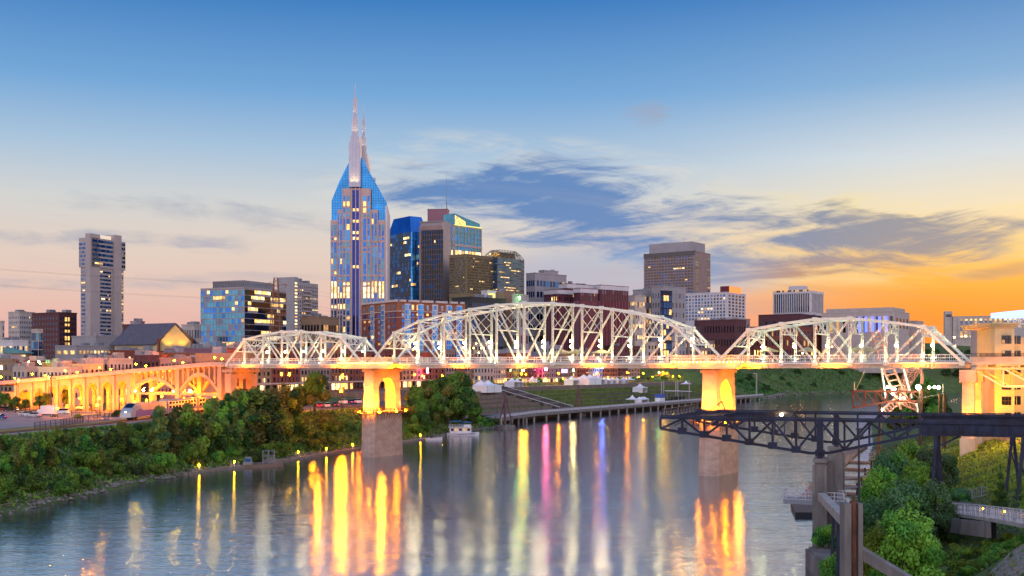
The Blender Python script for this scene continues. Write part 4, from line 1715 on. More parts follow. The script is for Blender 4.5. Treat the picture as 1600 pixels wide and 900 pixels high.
# ---- centre cluster
YC = 860
P = lot(606, 642, 668, YC, .9)
B = Bld('blue_glass_tower', 'blue glass tower with a sloping hipped top right of the spired skyscraper', P)
zt, zs = ZZ(336, YC), ZZ(362, YC)
B.body(zs, G_NAVY)
cc = sum(P, V2(0, 0)) / 4
q = MB()
top = [p.lerp(cc, .30) for p in P]
q.v = [(p.x, p.y, zs) for p in P] + [(p.x, p.y, zt) for p in top]
q.f = [(i, (i + 1) % 4, 4 + (i + 1) % 4, 4 + i) for i in range(4)] + [(4, 5, 6, 7)]
q.m = [0] * 5
B.part('sloping_roof', q, G_BLUE)
B.face(P[0], P[1], ZG + 4, zs, 16, 34, .96, .9, (G_NAVY, G_NAVY, G_DARK, G_BLUE), .16, pier=(.2, .15), pm=G_NAVY)
B.face(P[1], P[2], ZG + 4, zs, 14, 34, .96, .92, (G_BLUE2, G_BLUE2, G_BLUE2, G_BLUE), .06, band=(.2, .1), pm=G_NAVY)
for f_ in (.25, .55):
    B.rect(on(P, 1, f_), on(P, 1, f_ + .07), ZZ(440, YC), ZZ(375, YC), .35, G_DARK, 'dark_slot', .4)
B.finish(100)
YC = 800
P = lot(655, 692, 703, YC, .35)
B = Bld('striped_dark_tower', 'dark ribbed tower with a plain concrete right flank', P)
zt = ZZ(352, YC)
B.body(zt, W_BROWN)
B.face(P[0], P[1], ZG + 4, zt - 3, 12, 30, .8, .8, (G_DARK, G_DARK, G_NAVY), .035, pier=(.5, .55), pm=STEEL_D, x0=.12)
B.rect(P[1] - (P[1] - P[0]) * .02, P[2], ZG, ZZ(345, YC), .6, W_BEIGE, 'concrete_flank', .9)
q = MB()
q.prism([tuple(p.lerp(sum(P, V2(0, 0)) / 4, .08)) for p in P], zt, ZZ(346, YC))
B.part('roof_terrace', q, W_GREY)
B.parapet(ZZ(346, YC), STEEL_G)
B.finish(80)
YC = 900
P = lot(668, 699, 702, YC, .1)
B = Bld('mauve_slab', 'plain mauve rooftop slab carrying a thin antenna', P)
B.body(ZZ(327, YC), W_MAUVE)
B.parapet(ZZ(327, YC), W_MAUVE, .5)
q = MB()
c_ = at(698, 327, YC + 4)
q.tube(c_, c_ + Vector((0, 0, 8)), .5, .3, 6)
q.tube(c_ + Vector((0, 0, 8)), c_ + Vector((0, 0, 32)), .22, .06, 6)
for px in (670, 684, 690):
    c_ = at(px, 327, YC + 4)
    q.tube(c_, c_ + Vector((0, 0, 4)), .1, .05, 5)
B.part('antenna', q, STEEL_G)
B.finish()
YC = 850
P = lot(690, 709, 753, YC, .75)
B = Bld('postmodern_tower', 'pink framed teal glass tower with a lit sloping crown', P)
zt = ZZ(351, YC)
B.body(zt, W_PINK)
for i, c in ((0, 5), (1, 8)):
    B.face(P[i], P[i + 1], ZZ(420, YC), zt - 1, c, 9, .86, .94, (G_TEAL, G_TEAL, G_BLUE2), .05, (1, 3) if i else (3,), pier=(.5, .4), pm=W_PINK, x0=.03, x1=.97)
    B.rect(P[i], P[i + 1], ZZ(384, YC), ZZ(381, YC), .5, W_PINK, f'granite_band#{i}', .5)
q = MB()
pp = [p.lerp(sum(P, V2(0, 0)) / 4, .10) for p in P]
zlow, zhi = ZZ(344, YC), ZZ(333, YC)
q.v = [(p.x, p.y, zt) for p in pp] + [(pp[0].x, pp[0].y, zhi), (pp[1].x, pp[1].y, zhi), (pp[2].x, pp[2].y, zlow), (pp[3].x, pp[3].y, zlow)]
q.f = [(0, 1, 5, 4), (1, 2, 6, 5), (2, 3, 7, 6), (3, 0, 4, 7), (4, 5, 6, 7)]
q.m = [0] * 5
B.part('crown', q, G_TEAL)
q = MB()
d = (P[2] - P[1]).normalized()
a, b_ = pp[1] + d * .3, pp[1] + d * 12
n_ = V2(d.y, -d.x)
a, b_ = a + n_ * .1, b_ + n_ * .1
q.add([(a.x, a.y, zt + .4), (b_.x, b_.y, zt + .4), (b_.x, b_.y, zt + 3.5), (a.x, a.y, zhi - 1.2)], [(0, 1, 2, 3)])
B.part('lit_crown_window', q, L_A)
B.rect(on(P, 1, .02), on(P, 1, .98), zt - .3, zt + .5, .55, mat('crown_light_strip', (.8, .8, .2), .5, var=0, emit=.8, ecol=(.9, .85, .2)), 'light_strip', .3)
B.finish(100)
simple('bronze_office', 'bronze ribbed office block with two equal faces and a few bright floors', 702, 728, 780, 398, 780, W_GOLD, (G_DARK, G_DARK, G_GREY), 15, 24, 13, .7, .5, .035, a=.7, pier=(.25, .3), pm=W_GOLD, units=0, ybot=458)
P = lot(754, 777, 819, 800, .72)
B = Bld('banded_glass_office', 'blue banded office with a lattice dome frame on its roof', P)
zt = ZZ(402, 800)
B.body(zt, G_NAVY)
for i, c in ((0, 10), (1, 16)):
    B.face(P[i], P[i + 1], ZZ(470, 800), zt - .5, c, 17, 1.0, .55, (G_TEAL, G_BLUE, G_NAVY), .10, band=(1.1, .15), pm=G_GREY, out=.07)
q = MB()
cc = sum(P, V2(0, 0)) / 4
lv = [(0, zt), (.18, zt + 3.5), (.4, zt + 6.2)]
for k in range(24):
    f_ = k / 24 * 4
    def pt(lv_, f2):
        i = int(f2) % 4
        return P[i].lerp(P[(i + 1) % 4], f2 - int(f2)).lerp(cc, lv_[0]).to_3d() + Vector((0, 0, lv_[1]))
    f2 = ((k + 1) % 24) / 24 * 4
    for a_, b_ in ((pt(lv[0], f_), pt(lv[1], f_)), (pt(lv[1], f_), pt(lv[2], f_)), (pt(lv[0], f_), pt(lv[1], f2)), (pt(lv[1], f_), pt(lv[1], f2)), (pt(lv[1], f_), pt(lv[2], f2)), (pt(lv[2], f_), pt(lv[2], f2)), (pt(lv[0], f_), pt(lv[0], f2))):
        q.bar(a_, b_, .22, .22)
B.part('lattice_dome', q, STEEL_D)
q = MB()
q.prism([tuple(p.lerp(cc, .45)) for p in P], zt, zt + 4.5)
B.part('penthouse', q, W_GOLD)
light('dome_light', 'POINT', (P[0].lerp(P[1], .5).x, P[0].lerp(P[1], .5).y + 3, zt + 3), 5500, (1, .6, .12), .3)
light('dome_light', 'POINT', (P[0].lerp(P[1], .1).x, P[0].lerp(P[1], .1).y + 6, zt + 3), 3500, (1, .6, .12), .3)
B.finish(90)

# ---- middle distance roofs behind the bridge
simple('flat_glass_block', 'low black glass block with a row of roof plant behind the bridge', 706, 735, 790, 465, 690, STEEL_D, (G_DARK, G_NAVY, G_DARK), 9, 14, 5, .85, .8, .03, a=.8, units=5)
B = simple('sign_block', 'pale rooftop block bearing a small lit yellow panel', 752, 760, 775, 455, 720, W_WHITE, (G_GREY,), 2, 3, 3, .6, .6, .1, a=.9, units=0, finish=False)
B.rect(on(B.poly, 1, .2), on(B.poly, 1, .85), ZZ(465, 720), ZZ(458.5, 720), .4, lamp('yellow_lit_panel', (1, .72, .16), .9), 'lit_panel', .4)
B.finish()
simple('tan_blank_block', 'blank tan block right of the lit yellow roof panel', 776, 788, 802, 457, 730, W_TAN, (G_DARK,), 0, 0, 1, units=1)
B = simple('small_grey_block', 'small grey block with a green light on its roof', 800, 812, 826, 461, 720, W_GREY, (G_GREY, G_DARK), 3, 3, 5, .5, .5, .1, units=0, finish=False)
B.finish()
simple('stepped_office', 'small grey blue office with a stepped roof right of centre', 822, 836, 885, 427, 900, W_GREY, (G_NAVY, G_NAVY, G_BLUE), 4, 9, 9, .7, .5, .05, a=.8, units=0)
simple('stepped_office_penthouse', 'upper setback storeys crowning the small grey blue office', 842, 850, 872, 423, 912, W_GREY, (G_NAVY,), 2, 4, 10, .6, .4, .03, a=.8, units=1)
for k, (xl, xm_, xr, yt, Y, lab) in enumerate([
        (850, 872, 898, 453, 870, 'low left wing of the maroon brick hotel with a pale top band'),
        (873, 886, 934, 444, 892, 'tall middle wing of the maroon brick hotel with roof plant'),
        (896, 906, 934, 451, 862, 'shallow front wing of the maroon brick hotel under a pale band'),
        (932, 938, 982, 446, 905, 'right wing of the maroon brick hotel, plain red panels')]):
    B = simple('maroon_hotel_wing', lab, xl, xm_, xr, yt, Y, W_MAROON, (G_DARK, G_DARK, G_GREY), 6 if xm_ - xl > 9 else 3, 10, 2, .35, .85, .05, a=.85, ybot=470, units=3 if k == 1 else 0, finish=False, pier=None, ztop_frac=.15)
    for i in (0, 1):
        B.rect(B.poly[i], B.poly[i + 1], ZZ(yt + 6, Y), ZZ(yt - .4, Y), .35, W_WHITE, 'pale_band', .4)
        for j in range(1, 9):
            p = on(B.poly, i, j / 9)
            d = (B.poly[i + 1] - B.poly[i]).normalized() * .15
            B.rect(p - d, p + d, ZG, ZZ(470, Y), .3, W_MAUVE, 'panel_rib', .35)
    B.finish()

# ---- right of centre
B = simple('brown_office_tower', 'tall brown gridded office tower with a blank roof box, right of centre', 1006, 1086, 1110, 393, 1150, W_BROWN, (G_DARK, G_DARK, G_NAVY), 17, 0, 15, .78, .52, .02, a=.62, ybot=462, units=0, finish=False, pier=(.7, .35), pm=W_BROWN, ztop_frac=.0)
P = B.poly
B.rect(P[0], P[1], ZZ(398, 1150), ZZ(391.5, 1150), .5, G_DARK, 'top_storey', .45)
B.face(P[1], P[2], ZZ(462, 1150), B.zt - 4, 1, 15, .9, .6, (G_PALE, G_GREY), .02, x0=.02, x1=.24)
B.face(P[1], P[2], ZZ(462, 1150), B.zt - 4, 1, 15, .9, .6, (G_PALE, G_GREY), .02, x0=.8, x1=.97)
q = MB()
cc = sum(P, V2(0, 0)) / 4
q.prism([tuple(p.lerp(cc, .16)) for p in P], B.zt, ZZ(377, 1155))
for px in (1036, 1068):
    c_ = at(px, 378, 1170)
    q.tube(c_, c_ + Vector((0, 0, 6)), .15, .08, 5)
B.part('roof_box', q, W_GREY)
B.finish(90)
simple('grey_flats', 'tall narrow grey block with a dark bay of lit windows', 1018, 1036, 1072, 448, 975, W_GREY, (G_DARK, G_GREY), 4, 6, 9, .35, .5, .1, a=.9, units=4)
simple('dark_glass_stair_tower', 'dark glazed tower with a bright vertical strip between the grey flats', 1032, 1036, 1050, 455, 957, STEEL_B, (G_NAVY, L_A, G_NAVY), 1, 3, 12, .8, .8, .12, a=.9, units=0)
simple('pale_lit_flats', 'pale grey flats with several lit windows left of the grey block', 982, 992, 1008, 462, 940, W_STONE, (G_DARK, L_C), 4, 5, 7, .45, .5, .35, a=.9, units=2)
simple('stone_flats', 'square stone flats tucked behind the pale lit flats', 989, 1002, 1022, 453, 990, W_GREY, (G_DARK, L_C), 4, 5, 7, .4, .5, .25, a=.9, units=1)
B = simple('white_grid_building', 'white building with a regular window grid and a red lit roof box', 1069, 1136, 1165, 457, 1075, W_WHITE, (G_DARK, G_GREY, G_NAVY), 13, 5, 8, .55, .62, .03, a=.62, ybot=500, units=3, finish=False)
q = MB()
P = B.poly
pp = [P[0].lerp(P[1], .8).lerp(P[3].lerp(P[2], .8), .1), P[1].lerp(P[2], .1), P[1].lerp(P[2], .75), P[0].lerp(P[1], .8).lerp(P[3].lerp(P[2], .8), .75)]
q.prism([tuple(p) for p in pp], B.zt, ZZ(447, 1080))
B.part('roof_box', q, W_MAROON)
q = MB()
d = (pp[2] - pp[1]).normalized()
n_ = V2(d.y, -d.x)
a, b_ = pp[1] + n_ * .3, pp[2] + n_ * .3
q.add([(a.x, a.y, B.zt + .4), (b_.x, b_.y, B.zt + .4), (b_.x, b_.y, ZZ(447, 1080) - .2), (a.x, a.y, ZZ(447, 1080) - .2)], [(0, 1, 2, 3)])
B.part('lit_sign', q, lamp('orange_red_sign', (1, .18, .04), 1.8))
B.finish(90)
B = simple('white_fin_office', 'white office of slender vertical fins standing alone against the sunset', 1208, 1267, 1286, 455, 1200, W_WHITE, (G_DARK, G_NAVY, G_DARK), 16, 8, 1, .62, .96, 0, a=.62, ybot=488, units=0, finish=False, pier=(.8, .9), pm=W_WHITE)
P = B.poly
B.rect(P[0], P[1], ZZ(458, 1200), ZZ(454, 1200), 1.0, W_WHITE, 'top_band', 1.0)
B.rect(P[1], P[2], ZZ(458, 1200), ZZ(454, 1200), 1.0, W_WHITE, 'top_band', 1.0)
B.face(P[0], P[1], ZZ(455, 1200), ZZ(452, 1200), 20, 1, .9, .9, (G_DARK, L_C), .15, out=1.06)
q = MB()
cc = sum(P, V2(0, 0)) / 4
q.prism([tuple(p.lerp(cc, .62)) for p in P], B.zt, ZZ(445, 1205))
B.part('roof_box', q, W_WHITE)
B.finish()
simple('brown_brick_range', 'long dark brick range behind the bridge, below the white fin office', 1185, 1250, 1300, 491, 1120, W_DBRICK, (G_DARK, G_GREY), 14, 7, 4, .5, .45, .04, a=.62, units=4)
simple('maroon_brick_range', 'maroon brick block under the white gridded building', 1085, 1150, 1166, 500, 1030, W_DBRICK, (G_DARK, G_DARK), 14, 4, 4, .4, .5, .02, a=.62, units=4)
simple('arched_brick_block', 'ornate brown block with arched upper windows at the gap between spans', 1128, 1136, 1172, 498, 1045, W_BROWN, (G_DARK, G_GREY), 3, 8, 6, .45, .5, .06, a=.9, units=2)
simple('red_brick_hall', 'broad red brick building seen through the right span', 1166, 1240, 1290, 510, 1075, W_RED, (G_DARK, G_GREY, L_C), 15, 8, 5, .4, .55, .06, a=.62, units=3)
B = simple('stone_museum', 'long pale stone building with coloured banners above the right span', 1284, 1398, 1421, 487, 1080, W_STONE, (G_DARK, G_DARK), 0, 4, 1, .4, .5, 0, a=.62, ybot=520, units=0, zg=24, finish=False)
P = B.poly
B.face(P[0], P[1], ZZ(519, 1080), ZZ(493, 1080), 11, 1, .42, .95, (G_DARK, L_C), .2)
for k, m in enumerate((W_WHITE, L_BLUE, L_RED, L_LILAC, L_BLUE, L_RED)):
    f_ = .42 + k * .09
    B.rect(on(P, 0, f_), on(P, 0, f_ + .035), ZZ(518, 1080), ZZ(494, 1080), .8, m, 'banner' if k else 'stone_pier', .6)
q = MB()
cc = sum(P, V2(0, 0)) / 4
q.prism([tuple(p.lerp(cc, .10)) for p in P], B.zt, ZZ(480, 1085))
B.part('attic_storey', q, W_STONE)
B.finish()
simple('low_stone_annexe', 'low stone wing right of the bannered stone building', 1418, 1432, 1443, 502, 1120, W_STONE, (G_DARK,), 0, 0, 1, zg=26, units=0, a=.62)
B = simple('pillared_courthouse', 'pale courthouse with tall lit bays between piers at far right', 1489, 1650, 1690, 493, 1330, W_STONE, (G_GREY,), 0, 0, 1, zg=50, units=0, a=.30, finish=False, dr=45)
P = B.poly
B.face(P[0], P[1], ZZ(524, 1330), ZZ(499, 1330), 19, 3, .5, .9, (G_GREY, L_C, G_GREY), .3, litm=(L_A, L_C), x0=.06, x1=.97)
B.face(P[0], P[1], ZZ(499.5, 1330), ZZ(496.5, 1330), 19, 1, .5, .9, (L_A, L_B), .9, x0=.06, x1=.97)
B.face(P[0], P[1], ZZ(526, 1330), ZZ(523, 1330), 19, 1, .5, .9, (L_B, L_B), .9, x0=.06, x1=.97)
for c in range(20):
    p = on(P, 0, .06 + .91 * c / 19)
    d = (P[1] - P[0]).normalized() * 1.1
    B.rect(p - d, p + d, ZZ(528, 1330), ZZ(496, 1330), 1.4, W_STONE, 'stone_pier', 1.4)
q = MB()
pt_ = lot(1476, 1488, 1489, 1368, .30, dr=16)
q.prism([tuple(p) for p in pt_], 48, ZZ(484, 1335))
B.part('end_tower', q, W_STONE)
q = MB()
d = (pt_[1] - pt_[0])
n_ = V2(d.y, -d.x).normalized()
a, b_ = pt_[0].lerp(pt_[1], .15) + n_ * .3, pt_[0].lerp(pt_[1], .9) + n_ * .3
q.prism([tuple(a), tuple(b_), tuple(b_ - n_ * .6), tuple(a - n_ * .6)], ZZ(493, 1335), ZZ(489, 1335))
B.part('louvre', q, G_DARK)
B.finish()

# ---- low brick roofs between the viaduct and the skyline, left
rng = random.Random(5)
ROOFS = [
    (-14, 20, 60, 563, 500, W_TAN, 'tan brick shop with a dark flat roof at the left edge'),
    (26, 58, 82, 566, 470, W_DBRICK, 'dark shop lit green along its parapet'),
    (20, 40, 66, 575, 440, W_GREY, 'grey shed with a pale skylight roof behind the viaduct'),
    (66, 100, 128, 568, 455, W_RED2, 'orange brick shop with a plain parapet'),
    (60, 110, 128, 576, 425, W_STONE, 'pale washed brick building beside the arched viaduct'),
    (108, 140, 162, 571, 440, W_CREAM, 'ochre painted shop with a stepped parapet behind the viaduct'),
    (100, 150, 180, 562, 500, W_GREY, 'grey roofed shop with pale duct work'),
    (154, 170, 208, 562, 450, W_STONE, 'weathered pale warehouse wall over the viaduct arches'),
    (172, 178, 255, 549, 540, W_RED, 'long red brick warehouse under the slate auditorium roof'),
    (204, 250, 262, 557, 470, W_DBRICK, 'dark maroon shop with roof vents'),
    (230, 260, 312, 553, 500, W_RED2, 'brick shop row with white roof edges'),
    (250, 300, 345, 561, 450, W_BROWN, 'brown flat roofed warehouse by the start of the bridge'),
    (258, 290, 330, 546, 560, W_MAUVE, 'mauve block under the glowing gable'),
    (300, 330, 366, 543, 580, W_GREY, 'grey service block under the glass office'),
    (140, 160, 182, 556, 540, W_GREY, 'small blue grey shop with pyramid skylight'),
    (345, 356, 420, 546, 480, W_RED2, 'pink brick building with arched windows behind the low left span'),
    (416, 440, 520, 548, 560, W_RED, 'red brick block seen through the low left span'),
    (500, 520, 575, 545, 580, W_BROWN, 'brown brick block between the left span and the main span'),
]
for (xl, xm_, xr, yt, Y, wl, lab) in ROOFS:
    cl, cr = max(2, int((xm_ - xl) / 6)), max(2, int((xr - xm_) / 6))
    simple('brick_shop' if wl in (W_RED, W_RED2, W_DBRICK, W_BROWN, W_TAN) else 'low_warehouse', lab, xl, xm_, xr, yt, Y, wl, (G_DARK, G_GREY, G_DARK), cl, cr, 3, .42, .5, .14,
           units=rng.randint(3, 5), zg=9.5, roof=rng.choice((ROOF_D, ROOF_G, ROOF_D)), group='low shops and warehouses behind the viaduct')

# ---- First Avenue brick row along the riverfront
ROW = offset_chain(WH, 86)
rowpts = [Vector(p) for p in ROW]
acc = [0]
for a, b_ in zip(rowpts, rowpts[1:]):
    acc.append(acc[-1] + (b_ - a).length)


def row_at(s):
    for i in range(len(acc) - 1):
        if s <= acc[i + 1] or i == len(acc) - 2:
            f_ = (s - acc[i]) / (acc[i + 1] - acc[i])
            return rowpts[i].lerp(rowpts[i + 1], f_)


ROWDEF = [('tan', W_TAN, 17), ('red', W_RED, 19), ('brown', W_BROWN, 18), ('orange brick', W_RED2, 20), ('red', W_RED, 18), ('dark red', W_DBRICK, 20), ('tan', W_TAN, 17),
          ('bright red', W_RED, 19), ('brown', W_BROWN, 21), ('orange brick', W_RED2, 18), ('grey', W_GREY, 17), ('red', W_RED, 20), ('dark red', W_DBRICK, 18), ('brown', W_BROWN, 19),
          ('tan', W_TAN, 20), ('red', W_RED, 17), ('grey stone', W_STONE, 19), ('orange brick', W_RED2, 18), ('dark red', W_DBRICK, 20), ('brown', W_BROWN, 18)]
s = -58.0
EXT = (rowpts[1] - rowpts[0]).normalized()
for k, (cn, wl, hh) in enumerate(ROWDEF):
    wd = 19 + 5 * ((k * 7) % 3)
    f = lambda ss: row_at(ss) if ss >= 0 else rowpts[0] + EXT * ss
    a, b_ = f(s), f(s + wd - .3)
    d = (b_ - a).normalized()
    nn = V2(-d.y, d.x)
    P = [a, b_, b_ + nn * 24, a + nn * 24]
    B = Bld('riverfront_brick_building', f"{cn} brick building of the riverfront row, {nth(k)} from its left end", P, group='brick row facing the riverfront')
    B.body(ZG + hh, wl, mtop=ROOF_G)
    B.face(P[0], P[1], ZG + 4.5, ZG + hh - 1.5, int(wd / 3.2), 4, .42, .58, (G_DARK, G_GREY, G_DARK), .10, x0=.03, x1=.97)
    B.face(P[0], P[1], ZG + .6, ZG + 4.2, int(wd / 4), 1, .72, .8, (L_A, G_DARK, L_B), .30, x0=.03, x1=.97, out=.08)
    B.rect(P[0], P[1], ZG + hh - .6, ZG + hh + .5, .5, wl, 'cornice', .7)
    B.rect(P[0], P[1], ZG + 4.2, ZG + 4.7, .3, TRIM, 'shop_fascia', .35)
    for j in range(int(wd / 6) + 1):
        p = P[0].lerp(P[1], min(.985, max(.015, j / int(wd / 6))))
        B.rect(p - d * .25, p + d * .25, ZG, ZG + hh - .6, .22, wl, 'pilaster', .3)
    B.units(ZG + hh, 2)
    B.finish(60)
    s += wd
# ---- roofs seen between brick row and hotels (through the main span)
MID = [(722, 740, 772, 536, 640, W_GREY, 'grey parking deck with strings of lamps behind the main span'), (770, 790, 830, 548, 690, W_WHITE, 'white flat roofed block behind the main span'),
       (826, 845, 880, 540, 770, W_GREY, 'grey block with roof ducts behind the main span'), (878, 905, 950, 549, 850, W_BROWN, 'brown block with pale roof plant behind the main span'),
       (930, 960, 1000, 541, 900, W_DBRICK, 'dark brick block with arched windows behind the main span'), (985, 1010, 1062, 535, 950, W_STONE, 'pale blank wall block under the maroon hotel'),
       (1040, 1075, 1130, 532, 1010, W_BROWN, 'brown block at the right end of the main span'), (1100, 1130, 1190, 536, 1060, W_DBRICK, 'dark block behind the gap between the spans'),
       (1170, 1200, 1250, 541, 1110, W_RED, 'red brick block with small windows behind the right span')]
for (xl, xm_, xr, yt, Y, wl, lab) in MID:
    simple('city_block', lab, xl, xm_, xr, yt, Y, wl, (G_DARK, G_GREY), max(2, int((xm_ - xl) / 5)), max(2, int((xr - xm_) / 5)), 5, .45, .5, .12, a=.75, units=5, roof=ROOF_G)

# ---- cream building at the right edge, with the blue lit roof sign
YQ = 236
P = lot(1553, 1573, 1640, YQ, -.02, dr=22, dl=None)
P = [V2(XX(1553, YQ + 14), YQ + 14), V2(XX(1553, YQ), YQ), V2(XX(1700, YQ), YQ), V2(XX(1700, YQ), YQ + 14)]
P = [V2(XX(1554, YQ), YQ), V2(XX(1585, YQ), YQ), V2(XX(1585, YQ), YQ + 16), V2(XX(1554, YQ) + 3, YQ + 16)]
B = Bld('cream_building', 'cream stucco building at the right edge with dark square windows', P, zg=8)
zt = ZZ(512, YQ)
B.body(zt, W_CREAM, z0=5)
P2 = [V2(XX(1585, YQ) - .05, YQ + 2.5), V2(XX(1720, YQ), YQ + 2.5), V2(XX(1720, YQ), YQ + 15.5), V2(XX(1585, YQ) - .05, YQ + 15.5)]
B.body(ZZ(527, YQ), W_CREAM, P2, 5, part='side_wing')
WN = mat('brown_window_frame', (.10, .05, .03), .6, var=.1)
for (i, y0, y1) in ((0, 524, 537), (1, 548, 558), (2, 573, 585), (3, 601, 609), (4, 619.5, 633), (5, 645, 655)):
    for (x0, x1, yy) in ((1565.5, 1580 if False else 1574, YQ),):
        pass
    B.rect((XX(1565, YQ), YQ), (XX(1580, YQ), YQ), ZZ(y1, YQ), ZZ(y0, YQ), .06, WN, 'window_frame', .12)
    for c in range(3):
        for r in range(2):
            w_ = (XX(1580, YQ) - XX(1565, YQ)) / 3
            h_ = (ZZ(y0, YQ) - ZZ(y1, YQ)) / 2
            B.wins.append((XX(1565, YQ) + w_ * (c + .5), YQ - .09, ZZ(y1, YQ) + h_ * (r + .5), 0, round(w_ * .82, 2), round(h_ * .84, 2), L_C if RNG.random() < .12 else G_DARK))
    for xc in (1593, 1600, 1612, 1626):
        B.wins.append((XX(xc, YQ), YQ + 2.45, ZZ((y0 + y1) / 2, YQ), 0, .8, round(ZZ(y0, YQ) - ZZ(y1, YQ), 2), G_DARK))
q = MB()
zc = zt
for k, (o_, h_) in enumerate(((.25, .35), (.55, .35), (.85, .4))):
    q.box(P[0].x - o_, P[1].x + o_, YQ - o_, YQ + 16, zc, zc + h_)
    zc += h_
B.part('cornice', q, W_CREAM)
B.finish()
light('facade_floodlight', 'SPOT', (XX(1566, YQ) - 2, YQ - 9, 12), 9000, (1, .46, .07), .4, (XX(1568, YQ), YQ, 26), 90, .8)
light('facade_floodlight', 'SPOT', (XX(1598, YQ), YQ - 9, 12), 6000, (1, .46, .07), .4, (XX(1596, YQ), YQ, 24), 90, .8)
SG = thing('roof_sign', 'curved white and blue glowing roof canopy above the cream building', 'roof sign', at(1590, 500, 290))
q = MB()
n = 16
prof = []
for k in range(n + 1):
    px = 1553 + (1700 - 1553) * k / n
    prof.append((XX(px, 290), ZZ(489 - 6 * math.sin(PI * k / n * .9), 290)))
for k in range(n, -1, -1):
    px = 1553 + (1700 - 1553) * k / n
    prof.append((XX(px, 290), ZZ(497, 290)))
for k in range(n):
    q.extr([prof[k], prof[k + 1], prof[2 * n - k], prof[2 * n + 1 - k]], (0, 290, 0), (1, 0, 0), (0, 0, 1), (0, 1, 0), 0, 2)
q.build('canopy', lamp('blue_white_neon', (.40, .58, 1), 1.3), SG)
q = MB()
for px in (1575, 1584, 1592, 1602):
    q.bar(at(px, 497, 290.5), at(px, 512, 290.5), .35, .35)
    q.bar(at(px, 505, 290.5), at(px + 8, 498, 290.5), .2, .2)
q.bar(at(1568, 506, 290.5), at(1640, 506, 290.5), .3, .3)
q.build('lattice_support', WHITE, SG)
q = MB()
q.prism([(XX(1556, 289), 289), (XX(1700, 289), 289), (XX(1700, 289), 305), (XX(1556, 289), 305)], 6, ZZ(512, 290))
q.build('wall', W_GREY, SG)
# ------------------------------------------------------------------ foliage


def leafmat(name, col, tr=.25):
    m = bpy.data.materials.new(name)
    m.use_nodes = True
    t = m.node_tree
    b = t.nodes['Principled BSDF']
    b.inputs['Roughness'].default_value = .6
    b.inputs['Specular IOR Level'].default_value = .25
    tcn = t.nodes.new('ShaderNodeTexCoord')
    nz = t.nodes.new('ShaderNodeTexNoise')
    nz.inputs['Scale'].default_value = .6
    nz.inputs['Detail'].default_value = 3
    t.links.new(tcn.outputs['Object'], nz.inputs['Vector'])
    oi = t.nodes.new('ShaderNodeObjectInfo')
    hs = t.nodes.new('ShaderNodeHueSaturation')
    hs.inputs['Color'].default_value = (*col, 1)
    a = t.nodes.new('ShaderNodeMath')
    a.operation = 'MULTIPLY_ADD'
    t.links.new(nz.outputs['Fac'], a.inputs[0])
    a.inputs[1].default_value = 1.5
    a.inputs[2].default_value = .30
    c = t.nodes.new('ShaderNodeMath')
    c.operation = 'MULTIPLY_ADD'
    t.links.new(oi.outputs['Random'], c.inputs[0])
    c.inputs[1].default_value = .8
    c.inputs[2].default_value = .65
    d = t.nodes.new('ShaderNodeMath')
    d.operation = 'MULTIPLY'
    t.links.new(a.outputs[0], d.inputs[0])
    t.links.new(c.outputs[0], d.inputs[1])
    t.links.new(d.outputs[0], hs.inputs['Value'])
    h = t.nodes.new('ShaderNodeMath')
    h.operation = 'MULTIPLY_ADD'
    t.links.new(oi.outputs['Random'], h.inputs[0])
    h.inputs[1].default_value = .07
    h.inputs[2].default_value = .455
    t.links.new(h.outputs[0], hs.inputs['Hue'])
    t.links.new(hs.outputs[0], b.inputs['Base Color'])
    trn = t.nodes.new('ShaderNodeBsdfTranslucent')
    t.links.new(hs.outputs[0], trn.inputs['Color'])
    mx_ = t.nodes.new('ShaderNodeMixShader')
    mx_.inputs[0].default_value = tr
    t.links.new(b.outputs[0], mx_.inputs[1])
    t.links.new(trn.outputs[0], mx_.inputs[2])
    t.links.new(mx_.outputs[0], t.nodes['Material Output'].inputs['Surface'])
    return m


LF_MID = leafmat('leaf_green', (0.1, 0.22, 0.028))
LF_LIGHT = leafmat('leaf_light_green', (0.19, 0.32, 0.035))
LF_DARK = leafmat('leaf_dark_green', (0.042, 0.105, 0.022))
LF_OLIVE = leafmat('leaf_olive', (0.17, 0.19, 0.04))
LF_YEL = leafmat('leaf_yellow_green', (0.26, 0.31, 0.03))
LF_BLUE = leafmat('leaf_grey_green', (0.085, 0.17, 0.065))
BARK = mat('bark', (.10, .075, .055), .95, var=.3, vs=2, stretch=.3)


def leaves(clumps, n, size, seed, flat=.0):
    """Leaf quads spread through ellipsoidal clumps: (x, y, z, rx, ry, rz, slot)."""
    r = np.random.default_rng(seed)
    cl = np.array([c[:6] for c in clumps], float)
    wt = (cl[:, 3] * cl[:, 4] + cl[:, 4] * cl[:, 5]) ** 1.0
    k = r.choice(len(cl), n, p=wt / wt.sum())
    dv = r.normal(size=(n, 3))
    dv /= np.linalg.norm(dv, axis=1)[:, None]
    rad = r.uniform(.25, 1.08, n) ** .5
    p = cl[k, :3] + dv * rad[:, None] * cl[k, 3:]
    nm = dv + r.normal(size=(n, 3)) * .6 + np.array([0, 0, .35])
    nm /= np.linalg.norm(nm, axis=1)[:, None]
    a = np.cross(nm, r.normal(size=(n, 3)))
    a /= np.linalg.norm(a, axis=1)[:, None]
    b_ = np.cross(nm, a)
    s = size * r.uniform(.55, 1.35, n)[:, None]
    bend = nm * s * .25
    V = np.stack([p - a * s, p - b_ * s * .55 - bend * .4, p + a * s, p + b_ * s * .55 - bend * .4], 1).reshape(-1, 3)
    sl = np.array([c[6] for c in clumps])[k]
    return V, sl


